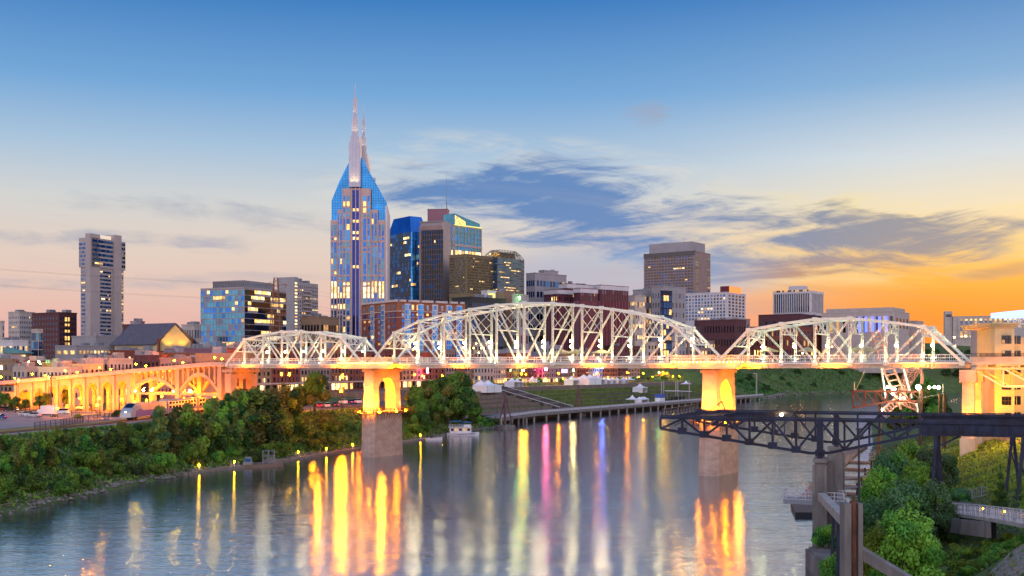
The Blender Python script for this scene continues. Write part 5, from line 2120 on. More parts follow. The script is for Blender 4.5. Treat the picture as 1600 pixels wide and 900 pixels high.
def crown_mesh(name, clumps, n, size, seed, mats):
    V, sl = leaves(clumps, n, size, seed)
    m = bpy.data.meshes.new(name)
    m.from_pydata(V.tolist(), [], np.arange(len(V)).reshape(-1, 4).tolist())
    for q_ in mats:
        m.materials.append(q_)
    m.polygons.foreach_set('material_index', sl.astype(int).tolist())
    m.update()
    return m


def tree(name, cat, clumps, n, size, seed, mats, trunk_h, trunk_r, limbs=True):
    root = thing(name, 'x', cat)
    o = bpy.data.objects.new('crown', crown_mesh('crown', clumps, n, size, seed, mats))
    COL.objects.link(o)
    o.parent = root
    q = MB()
    q.tube((0, 0, -.6), (0.05, 0, trunk_h), trunk_r, trunk_r * .7, 7)
    if limbs:
        for c in clumps[::2]:
            e_ = Vector(c[:3])
            m1 = Vector((0.05, 0, trunk_h * .85))
            mid = m1.lerp(e_, .5) + Vector((0, 0, .25))
            q.tube(m1, mid, trunk_r * .5, trunk_r * .32, 5)
            q.tube(mid, e_, trunk_r * .32, trunk_r * .1, 5)
    q.build('trunk', BARK, root)
    freeze(root)
    return root


def dome(r, h, k, seed, base=.2, slots=(0, 0, 1, 2), rr=(.34, .5), zs=.8):
    g_ = random.Random(seed)
    out = []
    for i in range(k):
        f_ = i / k
        ang = i * 2.4 + g_.uniform(-.3, .3)
        el = g_.uniform(.0, 1)
        rad = r * (1 - .55 * el) * g_.uniform(.55, .9)
        s = r * g_.uniform(*rr) * (1 - .2 * el)
        out.append((math.cos(ang) * rad, math.sin(ang) * rad, h * (base + (1 - base - .2) * el), s, s * g_.uniform(.8, 1.2), s * zs * g_.uniform(.8, 1.2), g_.choice(slots)))
    out.append((0, 0, h * .62, r * .5, r * .5, h * .3, 0))
    return out


M3 = [LF_MID, LF_LIGHT, LF_DARK]
BUSH = tree('bush', 'bush', dome(2.4, 3.2, 13, 1), 2600, .26, 1, M3, 1.2, .12)
BUSH2 = tree('bush', 'bush', dome(2.6, 2.7, 12, 2, slots=(0, 1, 1, 2)), 2600, .25, 2, [LF_LIGHT, LF_MID, LF_DARK], 1.0, .1)
MOUND = tree('vine_covered_tree', 'tree', dome(3.4, 7.0, 22, 3, .1, rr=(.3, .46), zs=1.1), 5200, .32, 3, [LF_OLIVE, LF_LIGHT, LF_DARK], 4, .22)
MOUND2 = tree('vine_covered_tree', 'tree', dome(3.8, 6.0, 24, 4, .1, rr=(.26, .44), zs=1.2), 5200, .32, 4, [LF_MID, LF_OLIVE, LF_DARK], 3.4, .22)
cl = [(random.Random(i).uniform(-.8, .8), random.Random(i + 50).uniform(-.8, .8), 1.4 + i * .72, 1.5 - .05 * i, 1.5 - .05 * i, 1.0, (0, 1, 2)[i % 3]) for i in range(12)]
COLT = tree('slender_tree', 'tree', cl, 5200, .25, 5, [LF_OLIVE, LF_BLUE, LF_OLIVE], 6, .2)
ROUND = tree('broad_tree', 'tree', [(x, y, z + 2.2, a, b_, c, s_) for x, y, z, a, b_, c, s_ in dome(4.6, 9.0, 24, 6, .12, rr=(.28, .42))], 7500, .34, 6, [LF_MID, LF_OLIVE, LF_DARK], 4.2, .32)
STREET = tree('street_tree', 'tree', [(x, y, z + 1.6, a, b_, c, s_) for x, y, z, a, b_, c, s_ in dome(1.9, 3.2, 9, 7)], 900, .30, 7, [LF_MID, LF_LIGHT, LF_DARK], 2.4, .12)
FARB = tree('bush', 'bush', dome(4.6, 5.2, 15, 8), 1300, .60, 8, [LF_DARK, LF_BLUE, LF_DARK], 2.0, .2, False)
FART = tree('broad_tree', 'tree', [(x, y, z + 1.5, a, b_, c, s_) for x, y, z, a, b_, c, s_ in dome(5.5, 9.0, 16, 9, .1)], 1600, .75, 9, [LF_DARK, LF_BLUE, LF_DARK], 4, .3, False)
NEAR = tree('leafy_tree', 'tree', dome(4.0, 8.5, 40, 10, .08, rr=(.20, .30), zs=.85), 15000, .17, 10, [LF_LIGHT, LF_LIGHT, LF_MID], 5, .2)
NEARD = tree('leafy_tree', 'tree', dome(4.2, 7.5, 40, 11, .05, rr=(.20, .30)), 14000, .17, 11, [LF_BLUE, LF_MID, LF_DARK], 4, .2)
NEARS = tree('bush', 'bush', dome(1.9, 2.3, 18, 12, .1, rr=(.26, .4)), 4200, .12, 12, [LF_MID, LF_LIGHT, LF_DARK], 1, .07)
cl = [(.5 * math.cos(i * 2.2) * (1 - i / 16), .5 * math.sin(i * 2.2) * (1 - i / 16), .8 + i * .34, 1.25 * (1 - i / 16), 1.25 * (1 - i / 16), .5, i % 3) for i in range(15)]
YOUNG = tree('young_tree', 'tree', cl, 5200, .13, 13, [LF_MID, LF_LIGHT, LF_DARK], 4.5, .09)


def shore(Y, d, ch=LSH, sg=1):
    for (ax, ay), (bx, by) in zip(ch, ch[1:]):
        if ay <= Y <= by:
            t_ = (Y - ay) / (by - ay)
            dd = V2(bx - ax, by - ay).normalized()
            return ax + (bx - ax) * t_ - dd.y * d * sg, ay + (by - ay) * t_ + dd.x * d * sg
    return None


BUSH3 = tree('bush', 'bush', [(math.cos(i * 2.4) * (.3 + .13 * i), math.sin(i * 2.4) * (.3 + .13 * i), .6 + 3.4 * random.Random(i * 7).random() ** 1.3, .55 + .5 * random.Random(i).random(), .55 + .5 * random.Random(i + 9).random(), .5 + .9 * random.Random(i + 5).random(), i % 3) for i in range(18)], 2600, .24, 21, [LF_LIGHT, LF_OLIVE, LF_MID], 2.6, .1)
VINE = tree('vine_covered_tree', 'tree', [(math.cos(i * 2.4) * (.4 + .17 * i), math.sin(i * 2.4) * (.4 + .17 * i), .8 + 6.4 * random.Random(i * 3 + 1).random(), .8 + .7 * random.Random(i + 2).random(), .8 + .7 * random.Random(i + 19).random(), .9 + 1.5 * random.Random(i + 55).random(), i % 3) for i in range(22)], 5600, .33, 22, [LF_LIGHT, LF_OLIVE, LF_DARK], 5, .2)
prng = random.Random(21)
# left bank, in three rows up the slope
SHAPE = ('rounded', 'ragged', 'low spreading', 'lopsided', 'dense', 'tufted')
rows = [(5, 186, 330, 5.4, (BUSH, BUSH2, BUSH3), (.8, 1.15), 'waterside', 'bush'),
        (12, 180, 322, 5.6, (BUSH, BUSH3, BUSH2, MOUND2, VINE), (1.0, 1.4), 'middle', 'bush'),
        (19.5, 184, 318, 6.2, (BUSH2, BUSH3, BUSH, MOUND, VINE), (1.0, 1.3), 'upper', 'bush')]
for d, y0, y1, st, kinds, (s0, s1), rn, _ in rows:
    Y, k = y0, 0
    while Y < y1:
        x, y = shore(Y, d + prng.uniform(-2, 2))
        kd = prng.choice(kinds)
        s_ = prng.uniform(s0, s1) * (.62 if d > 15 and Y < 258 else .85 if d > 10 and Y < 245 else 1)
        if kd in (MOUND, MOUND2, VINE):
            s_ *= .68 if Y < 262 else .92
        kn = 'vine-covered tree' if kd in (MOUND, MOUND2, VINE) else 'bush'
        put(kd, (x, y, gz(x, y) - .3), prng.uniform(0, 6.3), s_, f"{prng.choice(SHAPE)} green {kn}, {nth(k)} along the {rn} row of the left bank", 'plants of the left river bank')
        Y += st * prng.uniform(.8, 1.2)
        k += 1


def plant(proto, px, ytop, Y, hproto, label, group=None, wide=1.0, zmin=None):
    """Stand a plant at depth Y in photo column px, scaled so its top reaches the photo row."""
    x = XX(px, Y)
    zg_ = gz(x, Y) if zmin is None else zmin
    s_ = max(.3, (ZZ(ytop, Y) - zg_) / hproto)
    return put(proto, (x, Y, zg_ - .15), prng.uniform(0, 6.3), (s_ * wide, s_ * wide, s_), label, group)


G_L = 'taller trees of the left river bank'
plant(COLT, 249, 632, 262, 10.4, 'tall narrow grey green tree, left one of a pair above the dock end', G_L, 1.15)
plant(COLT, 270, 641, 266, 10.4, 'narrow grey green tree, shorter partner of the tall one above the dock end', G_L, 1.1)
plant(COLT, 300, 645, 276, 10.4, 'narrow olive tree by itself just right of the grey green pair', G_L, 1.2)
for i, (px, yt, Y, w_) in enumerate([(338, 640, 296, 1.1), (362, 622, 306, 1.0), (388, 600, 318, 1.0), (412, 606, 312, 1.1), (436, 618, 322, 1.1), (452, 630, 334, 1.2), (405, 640, 300, 1.2), (378, 655, 296, 1.2),
                                  (322, 664, 283, 1.1), (424, 660, 318, 1.2), (350, 682, 286, 1.0)]):
    plant((MOUND, VINE, MOUND2)[i % 3], px, yt, Y, 6.6, f"vine-draped olive tree on the bank between viaduct end and river pier, {nth(i)} of its clump", G_L, w_)
plant(ROUND, 492, 578, 352, 10.6, 'tall broad tree under the bridge, left of the two legged pier', G_L, .85)
plant(ROUND, 468, 600, 350, 10.6, 'orange lit broad tree under the low left span', G_L, .8)
plant(MOUND, 512, 640, 345, 6.6, 'dark vine mound at the foot of the tall broad tree', G_L, 1.2)
for i, (px, Y, yt) in enumerate([(530, 350, 655), (548, 356, 662), (520, 338, 676), (500, 330, 672), (545, 344, 682), (474, 325, 668), (530, 330, 690)]):
    plant(BUSH2 if i % 2 else BUSH, px, yt, Y, 3.0, f"low bush on the grassy slope left of the river pier, {nth(i)} of its patch", 'bushes left of the river pier', 1.2)
# the clump right of the left pier
for i, (px, yt, Y, w_) in enumerate([(650, 600, 400, .8), (672, 590, 420, .8), (700, 584, 425, .9), (716, 578, 440, .85), (684, 612, 408, .9), (724, 602, 430, .8), (655, 622, 392, .8), (738, 606, 445, .6)]):
    plant(ROUND, px, yt, Y, 10.6, f"bushy river bank tree right of the left pier, {nth(i)} of its clump", 'trees between the left pier and the houseboat', w_)
for i, (px, yt, Y) in enumerate([(643, 662, 385), (660, 655, 398), (752, 650, 462), (765, 652, 468), (738, 650, 452), (778, 653, 474)]):
    plant(BUSH, px, yt, Y, 3.0, f"waterline bush near the houseboat, {nth(i)} along the shore", 'bushes near the houseboat', 1.2)
# trees on the parking side of the viaduct
for i, (px, yt, Y) in enumerate([(8, 612, 372), (24, 618, 360), (40, 622, 366), (62, 616, 372), (100, 606, 384), (72, 612, 385), (-8, 606, 380)]):
    plant(ROUND, px, yt, Y, 10.6, f"small dark tree in front of the viaduct arches, {nth(i)} of those by the parking lot", 'trees in front of the viaduct arches', .9)
plant(BUSH, 122, 646, 318, 3.0, 'vine-topped stump by the parking lot fence', None, .9)
plant(BUSH, 186, 640, 330, 3.0, 'leafy bush against the fence near the train nose', None, 1.4)
# promenade trees in front of the brick row
for k in range(26):
    Y = 540 + k * 13
    x, y = shore(Y, 61 if k % 2 else 69)
    put(STREET, (x, y, 14.2), prng.uniform(0, 6.3), prng.uniform(.85, 1.25), f"small promenade tree, {nth(k)} from the left in front of the brick row", 'trees along the riverfront promenade')
# far bank and hill
k = 0
for Y in np.arange(880, 1088, 13.0):
    for d in (prng.uniform(6, 20), prng.uniform(24, 42), prng.uniform(46, 64)):
        if prng.random() < .22:
            continue
        x, y = shore(Y, d)
        put(FARB, (x, y, gz(x, y) - .5), prng.uniform(0, 6.3), prng.uniform(.5, .95), f"dark bush on the far river bend, {nth(k)} from the wharf end", 'bushes on the far river bend')
        k += 1
k = 0
for i in range(44):
    px = 1320 + i * 5.6 + prng.uniform(-4, 4)
    Y = prng.choice((1130, 1180, 1240, 1290))
    x = XX(px, Y)
    put(FART, (x, Y, gz(x, Y) - .5), prng.uniform(0, 6.3), prng.uniform(.75, 1.15), f"dark far tree on the hill above the river bend, {nth(k)} from the left", 'trees on the hill above the bend')
    k += 1
# right bank, beyond and before the gantry
G_R = 'trees and bushes of the right river bank'
plant(ROUND, 1440, 583, 318, 10.6, 'round tree lit yellow green beside the bright lamp by the third pier', G_R, .75)
plant(ROUND, 1418, 604, 330, 10.6, 'lower tree behind the red steel sculpture', G_R, .8)
plant(ROUND, 1470, 615, 326, 10.6, 'tree tucked behind the third pier', G_R, .7)
for i, (px, yt, Y, p_, hp, w_) in enumerate([(1392, 694, 172, NEARD, 7.2, .8), (1420, 678, 186, NEAR, 8.2, .75), (1452, 690, 180, NEARD, 7.2, .75), (1375, 720, 160, NEAR, 8.2, .8), (1480, 702, 190, NEARD, 7.2, .8), (1432, 712, 165, NEAR, 8.2, .8)]):
    plant(p_, px, yt, Y, hp, f"leafy tree just beyond the gantry's right legs, {nth(i)} of its thicket", G_R, w_)
plant(NEARD, 1410, 738, 128, 7.2, 'grey green round tree below the gantry beam', G_R, .85)
plant(NEARD, 1368, 770, 132, 7.2, 'dark green shrub tree behind the concrete post', G_R, .8)
plant(NEAR, 1418, 778, 101, 8.2, 'big bright green tree in front, right of the concrete post', G_R, .78)
plant(NEAR, 1380, 800, 106, 8.2, 'bright green tree half behind the concrete post', G_R, .62)
plant(NEARD, 1462, 742, 134, 7.2, 'dark tree by the blue gantry leg', G_R, .7)
plant(NEARD, 1500, 757, 150, 7.2, 'dark spreading bush at the foot of the grassy knoll', G_R, 1.1)
plant(YOUNG, 1562, 722, 138, 6.0, 'slim young tree standing by the curved ramp', G_R, .8)
plant(YOUNG, 1594, 738, 136, 6.0, 'smaller young tree at the right edge by the ramp', G_R, .9)
plant(NEARS, 1290, 818, 137, 2.2, 'small bush hanging at the concrete quay by the water', G_R, .75, zmin=2.4)
plant(NEARD, 1338, 768, 140, 7.2, 'round bush just right of the steel landing', G_R, .5)
plant(NEARS, 1308, 862, 118, 2.2, 'low bush on the quay beside the rusty post', G_R, .8, zmin=2.2)
for i in range(22):
    px = 1475 + (i % 8) * 17 + prng.uniform(-6, 6)
    Y = (112, 120, 106)[i // 8] + prng.uniform(-2, 2)
    x = XX(px, Y)
    put(NEARS, (x, Y, gz(x, Y) - .2), prng.uniform(0, 6.3), prng.uniform(.45, .85), f"knee high bush below the ramp, {nth(i)} of its patch", 'low bushes below the ramp')

# ------------------------------------------------------------------ ground cover nobody could count


def cover(name, label, pts, size, mats, seed, lift=.15, tall=1.0):
    r = np.random.default_rng(seed)
    n = len(pts)
    p = np.array(pts)
    zz = ground_z(p[:, 0], p[:, 1])
    c = np.stack([p[:, 0], p[:, 1], zz + lift], -1)
    nm = r.normal(size=(n, 3)) * .7 + np.array([0, 0, .5])
    nm /= np.linalg.norm(nm, axis=1)[:, None]
    a = np.cross(nm, r.normal(size=(n, 3)))
    a /= np.linalg.norm(a, axis=1)[:, None]
    b_ = np.cross(nm, a)
    s = size * r.uniform(.5, 1.5, n)[:, None]
    up = np.array([0, 0, 1.0]) * s * tall * r.uniform(0, 1, n)[:, None]
    V = np.stack([c - a * s + up, c - b_ * s * .6, c + a * s + up, c + b_ * s * .6], 1).reshape(-1, 3)
    m = bpy.data.meshes.new(name)
    m.from_pydata(V.tolist(), [], np.arange(4 * n).reshape(-1, 4).tolist())
    for q_ in mats:
        m.materials.append(q_)
    m.polygons.foreach_set('material_index', r.integers(0, len(mats), n).tolist())
    o = bpy.data.objects.new(name, m)
    COL.objects.link(o)
    tag(o, label, kind='stuff')
    return o


def scatter(n, seed, y0, y1, d0, d1, ch=LSH, sg=1):
    g_ = random.Random(seed)
    out = []
    while len(out) < n:
        q_ = shore(g_.uniform(y0, y1), g_.uniform(d0, d1), ch, sg)
        if q_:
            out.append(q_)
    return out


cover('undergrowth', 'tangled green undergrowth covering the left bank', scatter(42000, 1, 150, 460, 2, 27), .38, M3 + [LF_OLIVE], 2, .2)
cover('undergrowth', 'dark weeds covering the far river bend', scatter(9000, 3, 870, 1088, 3, 66), .9, [LF_DARK, LF_BLUE, LF_MID], 4, .3)
cover('undergrowth', 'weeds and saplings covering the right bank', scatter(24000, 5, 70, 330, 2, 34, RSH, -1), .20, [LF_MID, LF_DARK, LF_OLIVE], 6, .15)
g_ = random.Random(8)
pts = [(g_.uniform(72, 132), g_.uniform(150, 262)) for _ in range(26000)]
cover('grass', 'long yellow green grass on the knoll by the third pier', pts, .22, [LF_YEL, LF_LIGHT, LF_YEL], 9, .12, 2.2)
# stones along the waterline and drift branches
ROCK = mat('bank_stone', (.24, .20, .17), .95, var=.35, vs=1.5)


def stones(name, label, pts, smin, smax, seed):
    g2 = random.Random(seed)
    q_ = MB()
    for (x, y) in pts:
        s_ = g2.uniform(smin, smax)
        z = gz(x, y)
        vs_ = []
        for dx_, dy_, dz_ in ((1, 0, 0), (-1, 0, 0), (0, 1, 0), (0, -1, 0), (0, 0, 1), (0, 0, -1)):
            vs_.append((x + dx_ * s_ * g2.uniform(.6, 1.3), y + dy_ * s_ * g2.uniform(.6, 1.3), z + dz_ * s_ * g2.uniform(.4, .9)))
        q_.add(vs_, [(0, 2, 4), (2, 1, 4), (1, 3, 4), (3, 0, 4), (2, 0, 5), (1, 2, 5), (3, 1, 5), (0, 3, 5)])
    o = q_.build(name, ROCK)
    tag(o, label, kind='stuff')


stones('stones', 'grey brown stones along the left waterline', scatter(1300, 11, 160, 345, -.8, 4.2), .18, .6, 1)
stones('stones', 'pale stones along the far river bend', scatter(500, 12, 875, 1085, -1, 7), .5, 1.4, 2)
stones('stones', 'stones by the moored houseboat and the wharf corner', scatter(400, 13, 390, 470, -1, 7), .3, .9, 3)
stones('stones', 'stones along the right waterline', scatter(300, 14, 80, 330, -.5, 3, RSH, -1), .2, .6, 4)
DRY = mat('drift_wood', (.30, .22, .17), .95, var=.3, vs=2)
for k in range(26):
    Y = prng.uniform(188, 262)
    x, y = shore(Y, prng.uniform(1.0, 4.5))
    q = MB()
    z = gz(x, y) + .25
    a_ = prng.uniform(0, 6.3)
    L = prng.uniform(1.2, 3.4)
    p0 = Vector((x, y, z))
    p1 = p0 + Vector((math.cos(a_) * L, math.sin(a_) * L, prng.uniform(0, .5)))
    q.tube(p0, p1, .10, .04, 5)
    q.tube(p0.lerp(p1, .5), p0.lerp(p1, .8) + Vector((prng.uniform(-.5, .5), prng.uniform(-.5, .5), .5)), .05, .02, 4)
    o = q.build('drift_branch', DRY, org=p0)
    tag(o, f"bare drift branch lying on the left waterline, {nth(k)} of the scatter", 'branch', 'drift branches on the left waterline')
# ------------------------------------------------------------------ wharf, docks and boats
wroot = thing('wharf', 'long concrete wharf on piles with a pale panel railing, below the lawn terraces', 'wharf', (WH[1][0], WH[1][1], 0))
A_, B_ = offset_chain(WH, -2.0), offset_chain(WH, 10)
q = MB()
for i in range(len(WH) - 1):
    q.prism([tuple(A_[i]), tuple(A_[i + 1]), tuple(B_[i + 1]), tuple(B_[i])], 2.9, 3.62)
q.build('deck', CONC_D, wroot)
q = MB()
for a, b_ in zip(A_, A_[1:]):
    q.bar((a.x, a.y, 2.9), (b_.x, b_.y, 2.9), .6, 1.0)
q.build('edge_beam', CONC_D, wroot)
C_ = offset_chain(WH, -1.4)
per = 0
for a, b_ in zip(C_, C_[1:]):
    L = (b_ - a).length
    n = int(L / 11)
    for i in range(n):
        p = a.lerp(b_, i / n)
        q = MB()
        q.tube((p.x, p.y, -3), (p.x, p.y, 4.3), .5, .5, 8)
        q.build('pile', CONC, wroot)
PAN = mat('pale_rail_panel', (.55, .52, .55), .6, var=.05)
q = MB()
for a, b_ in zip(C_, C_[1:]):
    L = (b_ - a).length
    n = int(L / 2.6)
    for i in range(n):
        p0, p1 = a.lerp(b_, (i + .06) / n), a.lerp(b_, (i + .94) / n)
        q.bar((p0.x, p0.y, 4.35), (p1.x, p1.y, 4.35), .06, .95)
    q.bar((a.x, a.y, 4.95), (b_.x, b_.y, 4.95), .1, .08)
q.build('railing', PAN, wroot)
# the nose of the wharf nearest the eye: a dock stub with a dark underside
p0 = V2(-6, 468)
q = MB()
q.prism([(-8, 470), (6, 486), (-2, 500), (-24, 490)], 2.9, 3.6)
for (x, y) in ((-7, 472), (0, 478.5), (5, 485.5)):
    q.tube((x, y, -3), (x, y, 4.2), .5, .5, 8)
q.build('dock_stub', CONC_D, wroot)
# terrace retaining walls, stair flight and seat walls
for k, (i0, i1, d, z, h) in enumerate([(0, 3, 24, 7.6, 1.7), (0, 3, 31, 9.4, 1.8), (0, 3, 38, 11.2, 1.9), (0, 3, 45, 13.0, 2.2), (0, 3, 52, 14.9, 2.0)]):
    L_ = offset_chain(WH, d)[i0:i1]
    q = MB()
    for a, b_ in zip(L_, L_[1:]):
        b2 = a.lerp(b_, .72) if b_ == L_[-1] else b_
        q.bar((a.x, a.y, z - h / 2), (b2.x, b2.y, z - h / 2), .6, h)
    o = q.build('retaining_wall', TWALL, org=(L_[0].x, L_[0].y, z - h))
    tag(o, f"long tan retaining wall of the left terraces, {nth(k)} step up from the wharf", 'wall', 'stepped retaining walls left of the stairs')
STR = mat('dark_stair_stone', (.10, .075, .075), .9, var=.2, vs=.8)
st = thing('terrace_stairs', 'dark flight of stairs climbing from the wharf to the promenade', 'stairs', (22, 585, 3.6))
for k in range(5):
    d0 = 12 + k * 9
    zt = 4.2 + k * 2.3
    for j in range(4):
        a = offset_chain(WH, d0 + j * 2.1)
        p, q_ = a[2].lerp(a[3], -.11), a[2].lerp(a[3], .08)
        m = MB()
        m.bar((p.x, p.y, zt + j * .55 - .6), (q_.x, q_.y, zt + j * .55 - .6), 2.1, 1.6)
        m.build('step', PAVE if j == 0 else STR, st)
q = MB()
for e_ in (-.125, .095):
    pts = []
    for k in range(11):
        a = offset_chain(WH, 12 + k * 4.4)
        p = a[2].lerp(a[3], e_)
        pts.append(Vector((p.x, p.y, 4.6 + k * 1.1)))
    q.path(pts, .12, 5)
q.build('handrail', WHITE, st)
# dark seat terraces in the middle stretch of the lawn
for k, d in enumerate((20, 27, 34)):
    L_ = offset_chain(WH, d)[3:6]
    q = MB()
    for a, b_ in zip(L_, L_[1:]):
        q.bar((a.x, a.y, TZ[k + 1][2] + .25), (b_.x, b_.y, TZ[k + 1][2] + .25), 3.6, .5)
    o = q.build('seat_terrace', STR, org=(L_[0].x, L_[0].y, TZ[k + 1][2]))
    tag(o, f"dark stone seating strip in the lawn above the tents on the wharf, {nth(k)} up", 'seat terrace', 'dark seating strips of the lawn terraces')

# narrow floating dock along the left bank
droot = thing('floating_dock', 'narrow pale floating dock along the left bank, passing behind the river pier', 'dock', (-68, 258, 0))
dk = [(280, 743.5), (340, 735), (400, 728), (470, 717), (545, 705.5), (620, 694), (690, 682.5)]
dpts = []
for px, py in dk:
    Y = HC * F / (py - HY)
    dpts.append(Vector((XX(px, Y), Y, 0)))
for a, b_ in zip(dpts, dpts[1:]):
    q = MB()
    q.bar(a + Vector((0, 0, .28)), b_ + Vector((0, 0, .28)), 2.6, .62)
    q.bar(a + Vector((-.1, 0, .62)), b_ + Vector((-.1, 0, .62)), 2.3, .06)
    q.build('pontoon', [WOOD], droot)
q = MB()
for a, b_ in zip(dpts, dpts[1:]):
    for f_ in (0, .5):
        p = a.lerp(b_, f_) + Vector((-1.6, 0, 0))
        q.tube(p + Vector((0, 0, -2)), p + Vector((0, 0, 1.9)), .16, .16, 6)
q.build('mooring_post', STEEL_G, droot)
BOL = thing('dock_lamp', 'x', 'lamp', group='small lamps along the floating dock')
q = MB()
q.tube((0, 0, 0), (0, 0, .9), .16, .14, 8)
q.build('post', WHITE, BOL)
q = MB()
q.tube((0, 0, .9), (0, 0, 1.3), .15, .15, 8)
q.ball((0, 0, 1.32), .16, 8)
q.build('lamp_head', SMALLLT, BOL)
for i, (px, py) in enumerate(((366, 733), (466, 716.5), (510, 711), (551, 704.5), (657, 688), (311, 739))):
    Y = HC * F / (py - HY) + .6
    put(BOL, (XX(px, Y), Y, .62), label=f"small glowing bollard lamp on the floating dock at {('the work boat', 'the middle', 'the bush slope', 'the river pier', 'the runabout', 'its free end')[i]}")
for i, (a, b_) in enumerate((((488, 679, 344), (538, 698, 336)), ((262, 728, 268), (296, 743, 256)))):
    q = MB()
    p0, p1 = at(a[0], a[1], a[2]), at(b_[0], b_[1], b_[2])
    for o_ in (-.7, .7):
        for h_ in (.05, 1.0):
            q.bar(p0 + Vector((0, o_, h_)), p1 + Vector((0, o_, h_)), .09, .09)
        for k in range(9):
            q.bar(p0.lerp(p1, k / 8) + Vector((0, o_, 0)), p0.lerp(p1, k / 8) + Vector((0, o_, 1)), .06, .06)
    q.bar(p0, p1, 1.3, .1)
    o = q.build('gangway', STEEL_D if i else RUST, org=p1)
    tag(o, ('brown railed gangway from the bushes to the dock near the river pier', 'dark gangway sloping to the free end of the dock')[i], 'gangway')


def hull(mb, L, W, H, m=0, z=0.0, bowf=.32):
    """A boat hull along x with a raked bow at +x."""
    st_ = [(-L / 2, 1, 0), (-L * .2, 1, 0), (L * (.5 - bowf), .98, .02), (L * .40, .55, .15), (L / 2, .04, .3)]
    vs_ = []
    for x, k, rise in st_:
        w_ = W / 2 * k
        vs_ += [(x, -w_, z + H + rise), (x, -w_ * .8, z - .35 + rise * .7), (x, w_ * .8, z - .35 + rise * .7), (x, w_, z + H + rise)]
    fs_ = []
    for i in range(len(st_) - 1):
        a = i * 4
        fs_ += [(a, a + 4, a + 5, a + 1), (a + 1, a + 5, a + 6, a + 2), (a + 2, a + 6, a + 7, a + 3), (a + 3, a + 7, a + 4, a)]
    fs_ += [(0, 1, 2, 3), (16, 19, 18, 17)]
    mb.add(vs_, fs_, m)


def place(o, loc, rz):
    o.location = loc
    o.rotation_euler = (0, 0, rz)


HULLW = mat('white_boat_hull', (.75, .74, .76), .35, var=.04)
HB = thing('houseboat', 'white two-deck houseboat with a blue canopy moored at the dock end', 'boat')
q = MB(); hull(q, 12, 4, 1.0); q.build('hull', HULLW, HB)
q = MB(); q.bar((-4.2, -1.86, .75), (4.2, -1.86, .75), .05, .22); q.bar((-2, -1.87, .5), (4.4, -1.87, .85), .05, .16)
q.build('blue_stripe', mat('blue_boat_stripe', (.05, .1, .4), .4, var=0), HB)
q = MB(); q.box(-5, 3, -1.6, 1.6, 1.0, 3.1); q.box(-5.4, 3.4, -1.85, 1.85, 3.1, 3.25); q.build('cabin', HULLW, HB)
for k in range(5):
    q = MB(); q.box(-4.5 + k * 1.5, -3.5 + k * 1.5, -1.64, -1.58, 1.8, 2.7); q.build('window', L_C if k in (1, 3) else G_DARK, HB)
q = MB(); q.box(.2, 3.0, -1.2, 1.2, 3.25, 4.1); railing(q, [(-5.2, -1.7, 3.25), (-.2, -1.7, 3.25)], .9, 1.2, .6, .04); q.build('flybridge', HULLW, HB)
q = MB()
q.box(-4.8, -.6, -1.5, 1.5, 5.25, 5.4); q.box(.0, 3.0, -1.3, 1.3, 4.9, 5.02)
for x in (-4.7, -.7, .1, 2.9):
    for y in (-1.4, 1.4):
        q.bar((x, y * .85, 3.25), (x, y * .85, 5.3 if x < 0 else 4.95), .07, .07)
q.build('canopy', mat('blue_canvas', (.06, .22, .55), .7, var=.05), HB)
hY = HC * F / (681 - HY)
place(HB, (XX(723, hY), hY + 2, 0), .10)
RB = thing('runabout', 'small white open motorboat on the dock beside the houseboat', 'boat')
q = MB(); hull(q, 6, 2.1, .8); q.build('hull', HULLW, RB)
q = MB(); q.add([(.6, -.9, 1.0), (.6, .9, 1.0), (.1, .75, 1.7), (.1, -.75, 1.7)], [(0, 1, 2, 3)]); q.build('windscreen', G_GREY, RB)
q = MB(); q.box(-2.8, -2.3, -.3, .3, .6, 1.5); q.box(-1.4, -.6, -.6, .6, .8, 1.3); q.build('outboard_motor', STEEL_D, RB)
hY = HC * F / (688 - HY)
place(RB, (XX(680, hY) - .5, hY + 1.5, 0), .35)
WB = thing('work_boat', 'brown flat work boat with a small cabin and cage tied to the dock', 'boat')
q = MB(); q.box(-4.5, 4.5, -1.5, 1.5, -.3, .75); q.prism([(4.5, -1.5), (5.8, -.9), (5.8, .9), (4.5, 1.5)], .1, .75); q.build('hull', mat('brown_hull', (.20, .13, .09), .7, var=.2), WB)
q = MB(); q.extr([(-4.2, .75), (-1.8, .75), (-2.1, 2.6), (-3.6, 2.6)], (0, 0, 0), (1, 0, 0), (0, 0, 1), (0, 1, 0), -1.2, 1.2); q.build('cabin', STEEL_G, WB)
q = MB(); q.box(-3.7, -2.3, -1.26, -1.2, 1.5, 2.3); q.build('window', G_NAVY, WB)
q = MB()
for x in (.8, 2.2, 3.6):
    for y in (-1.2, 1.2):
        q.bar((x, y, .75), (x, y, 4.2), .1, .1)
for z in (1.6, 2.8, 4.1):
    for y in (-1.2, 1.2):
        q.bar((.8, y, z), (3.6, y, z), .07, .07)
for k in range(5):
    q.bar((.8 + k * .6, -1.2, .8), (1.3 + k * .6, -1.2, 4.1), .05, .05)
q.build('equipment_cage', STEEL_G, WB)
hY = HC * F / (730 - HY)
place(WB, (XX(405, hY), hY + .5, 0), .28)

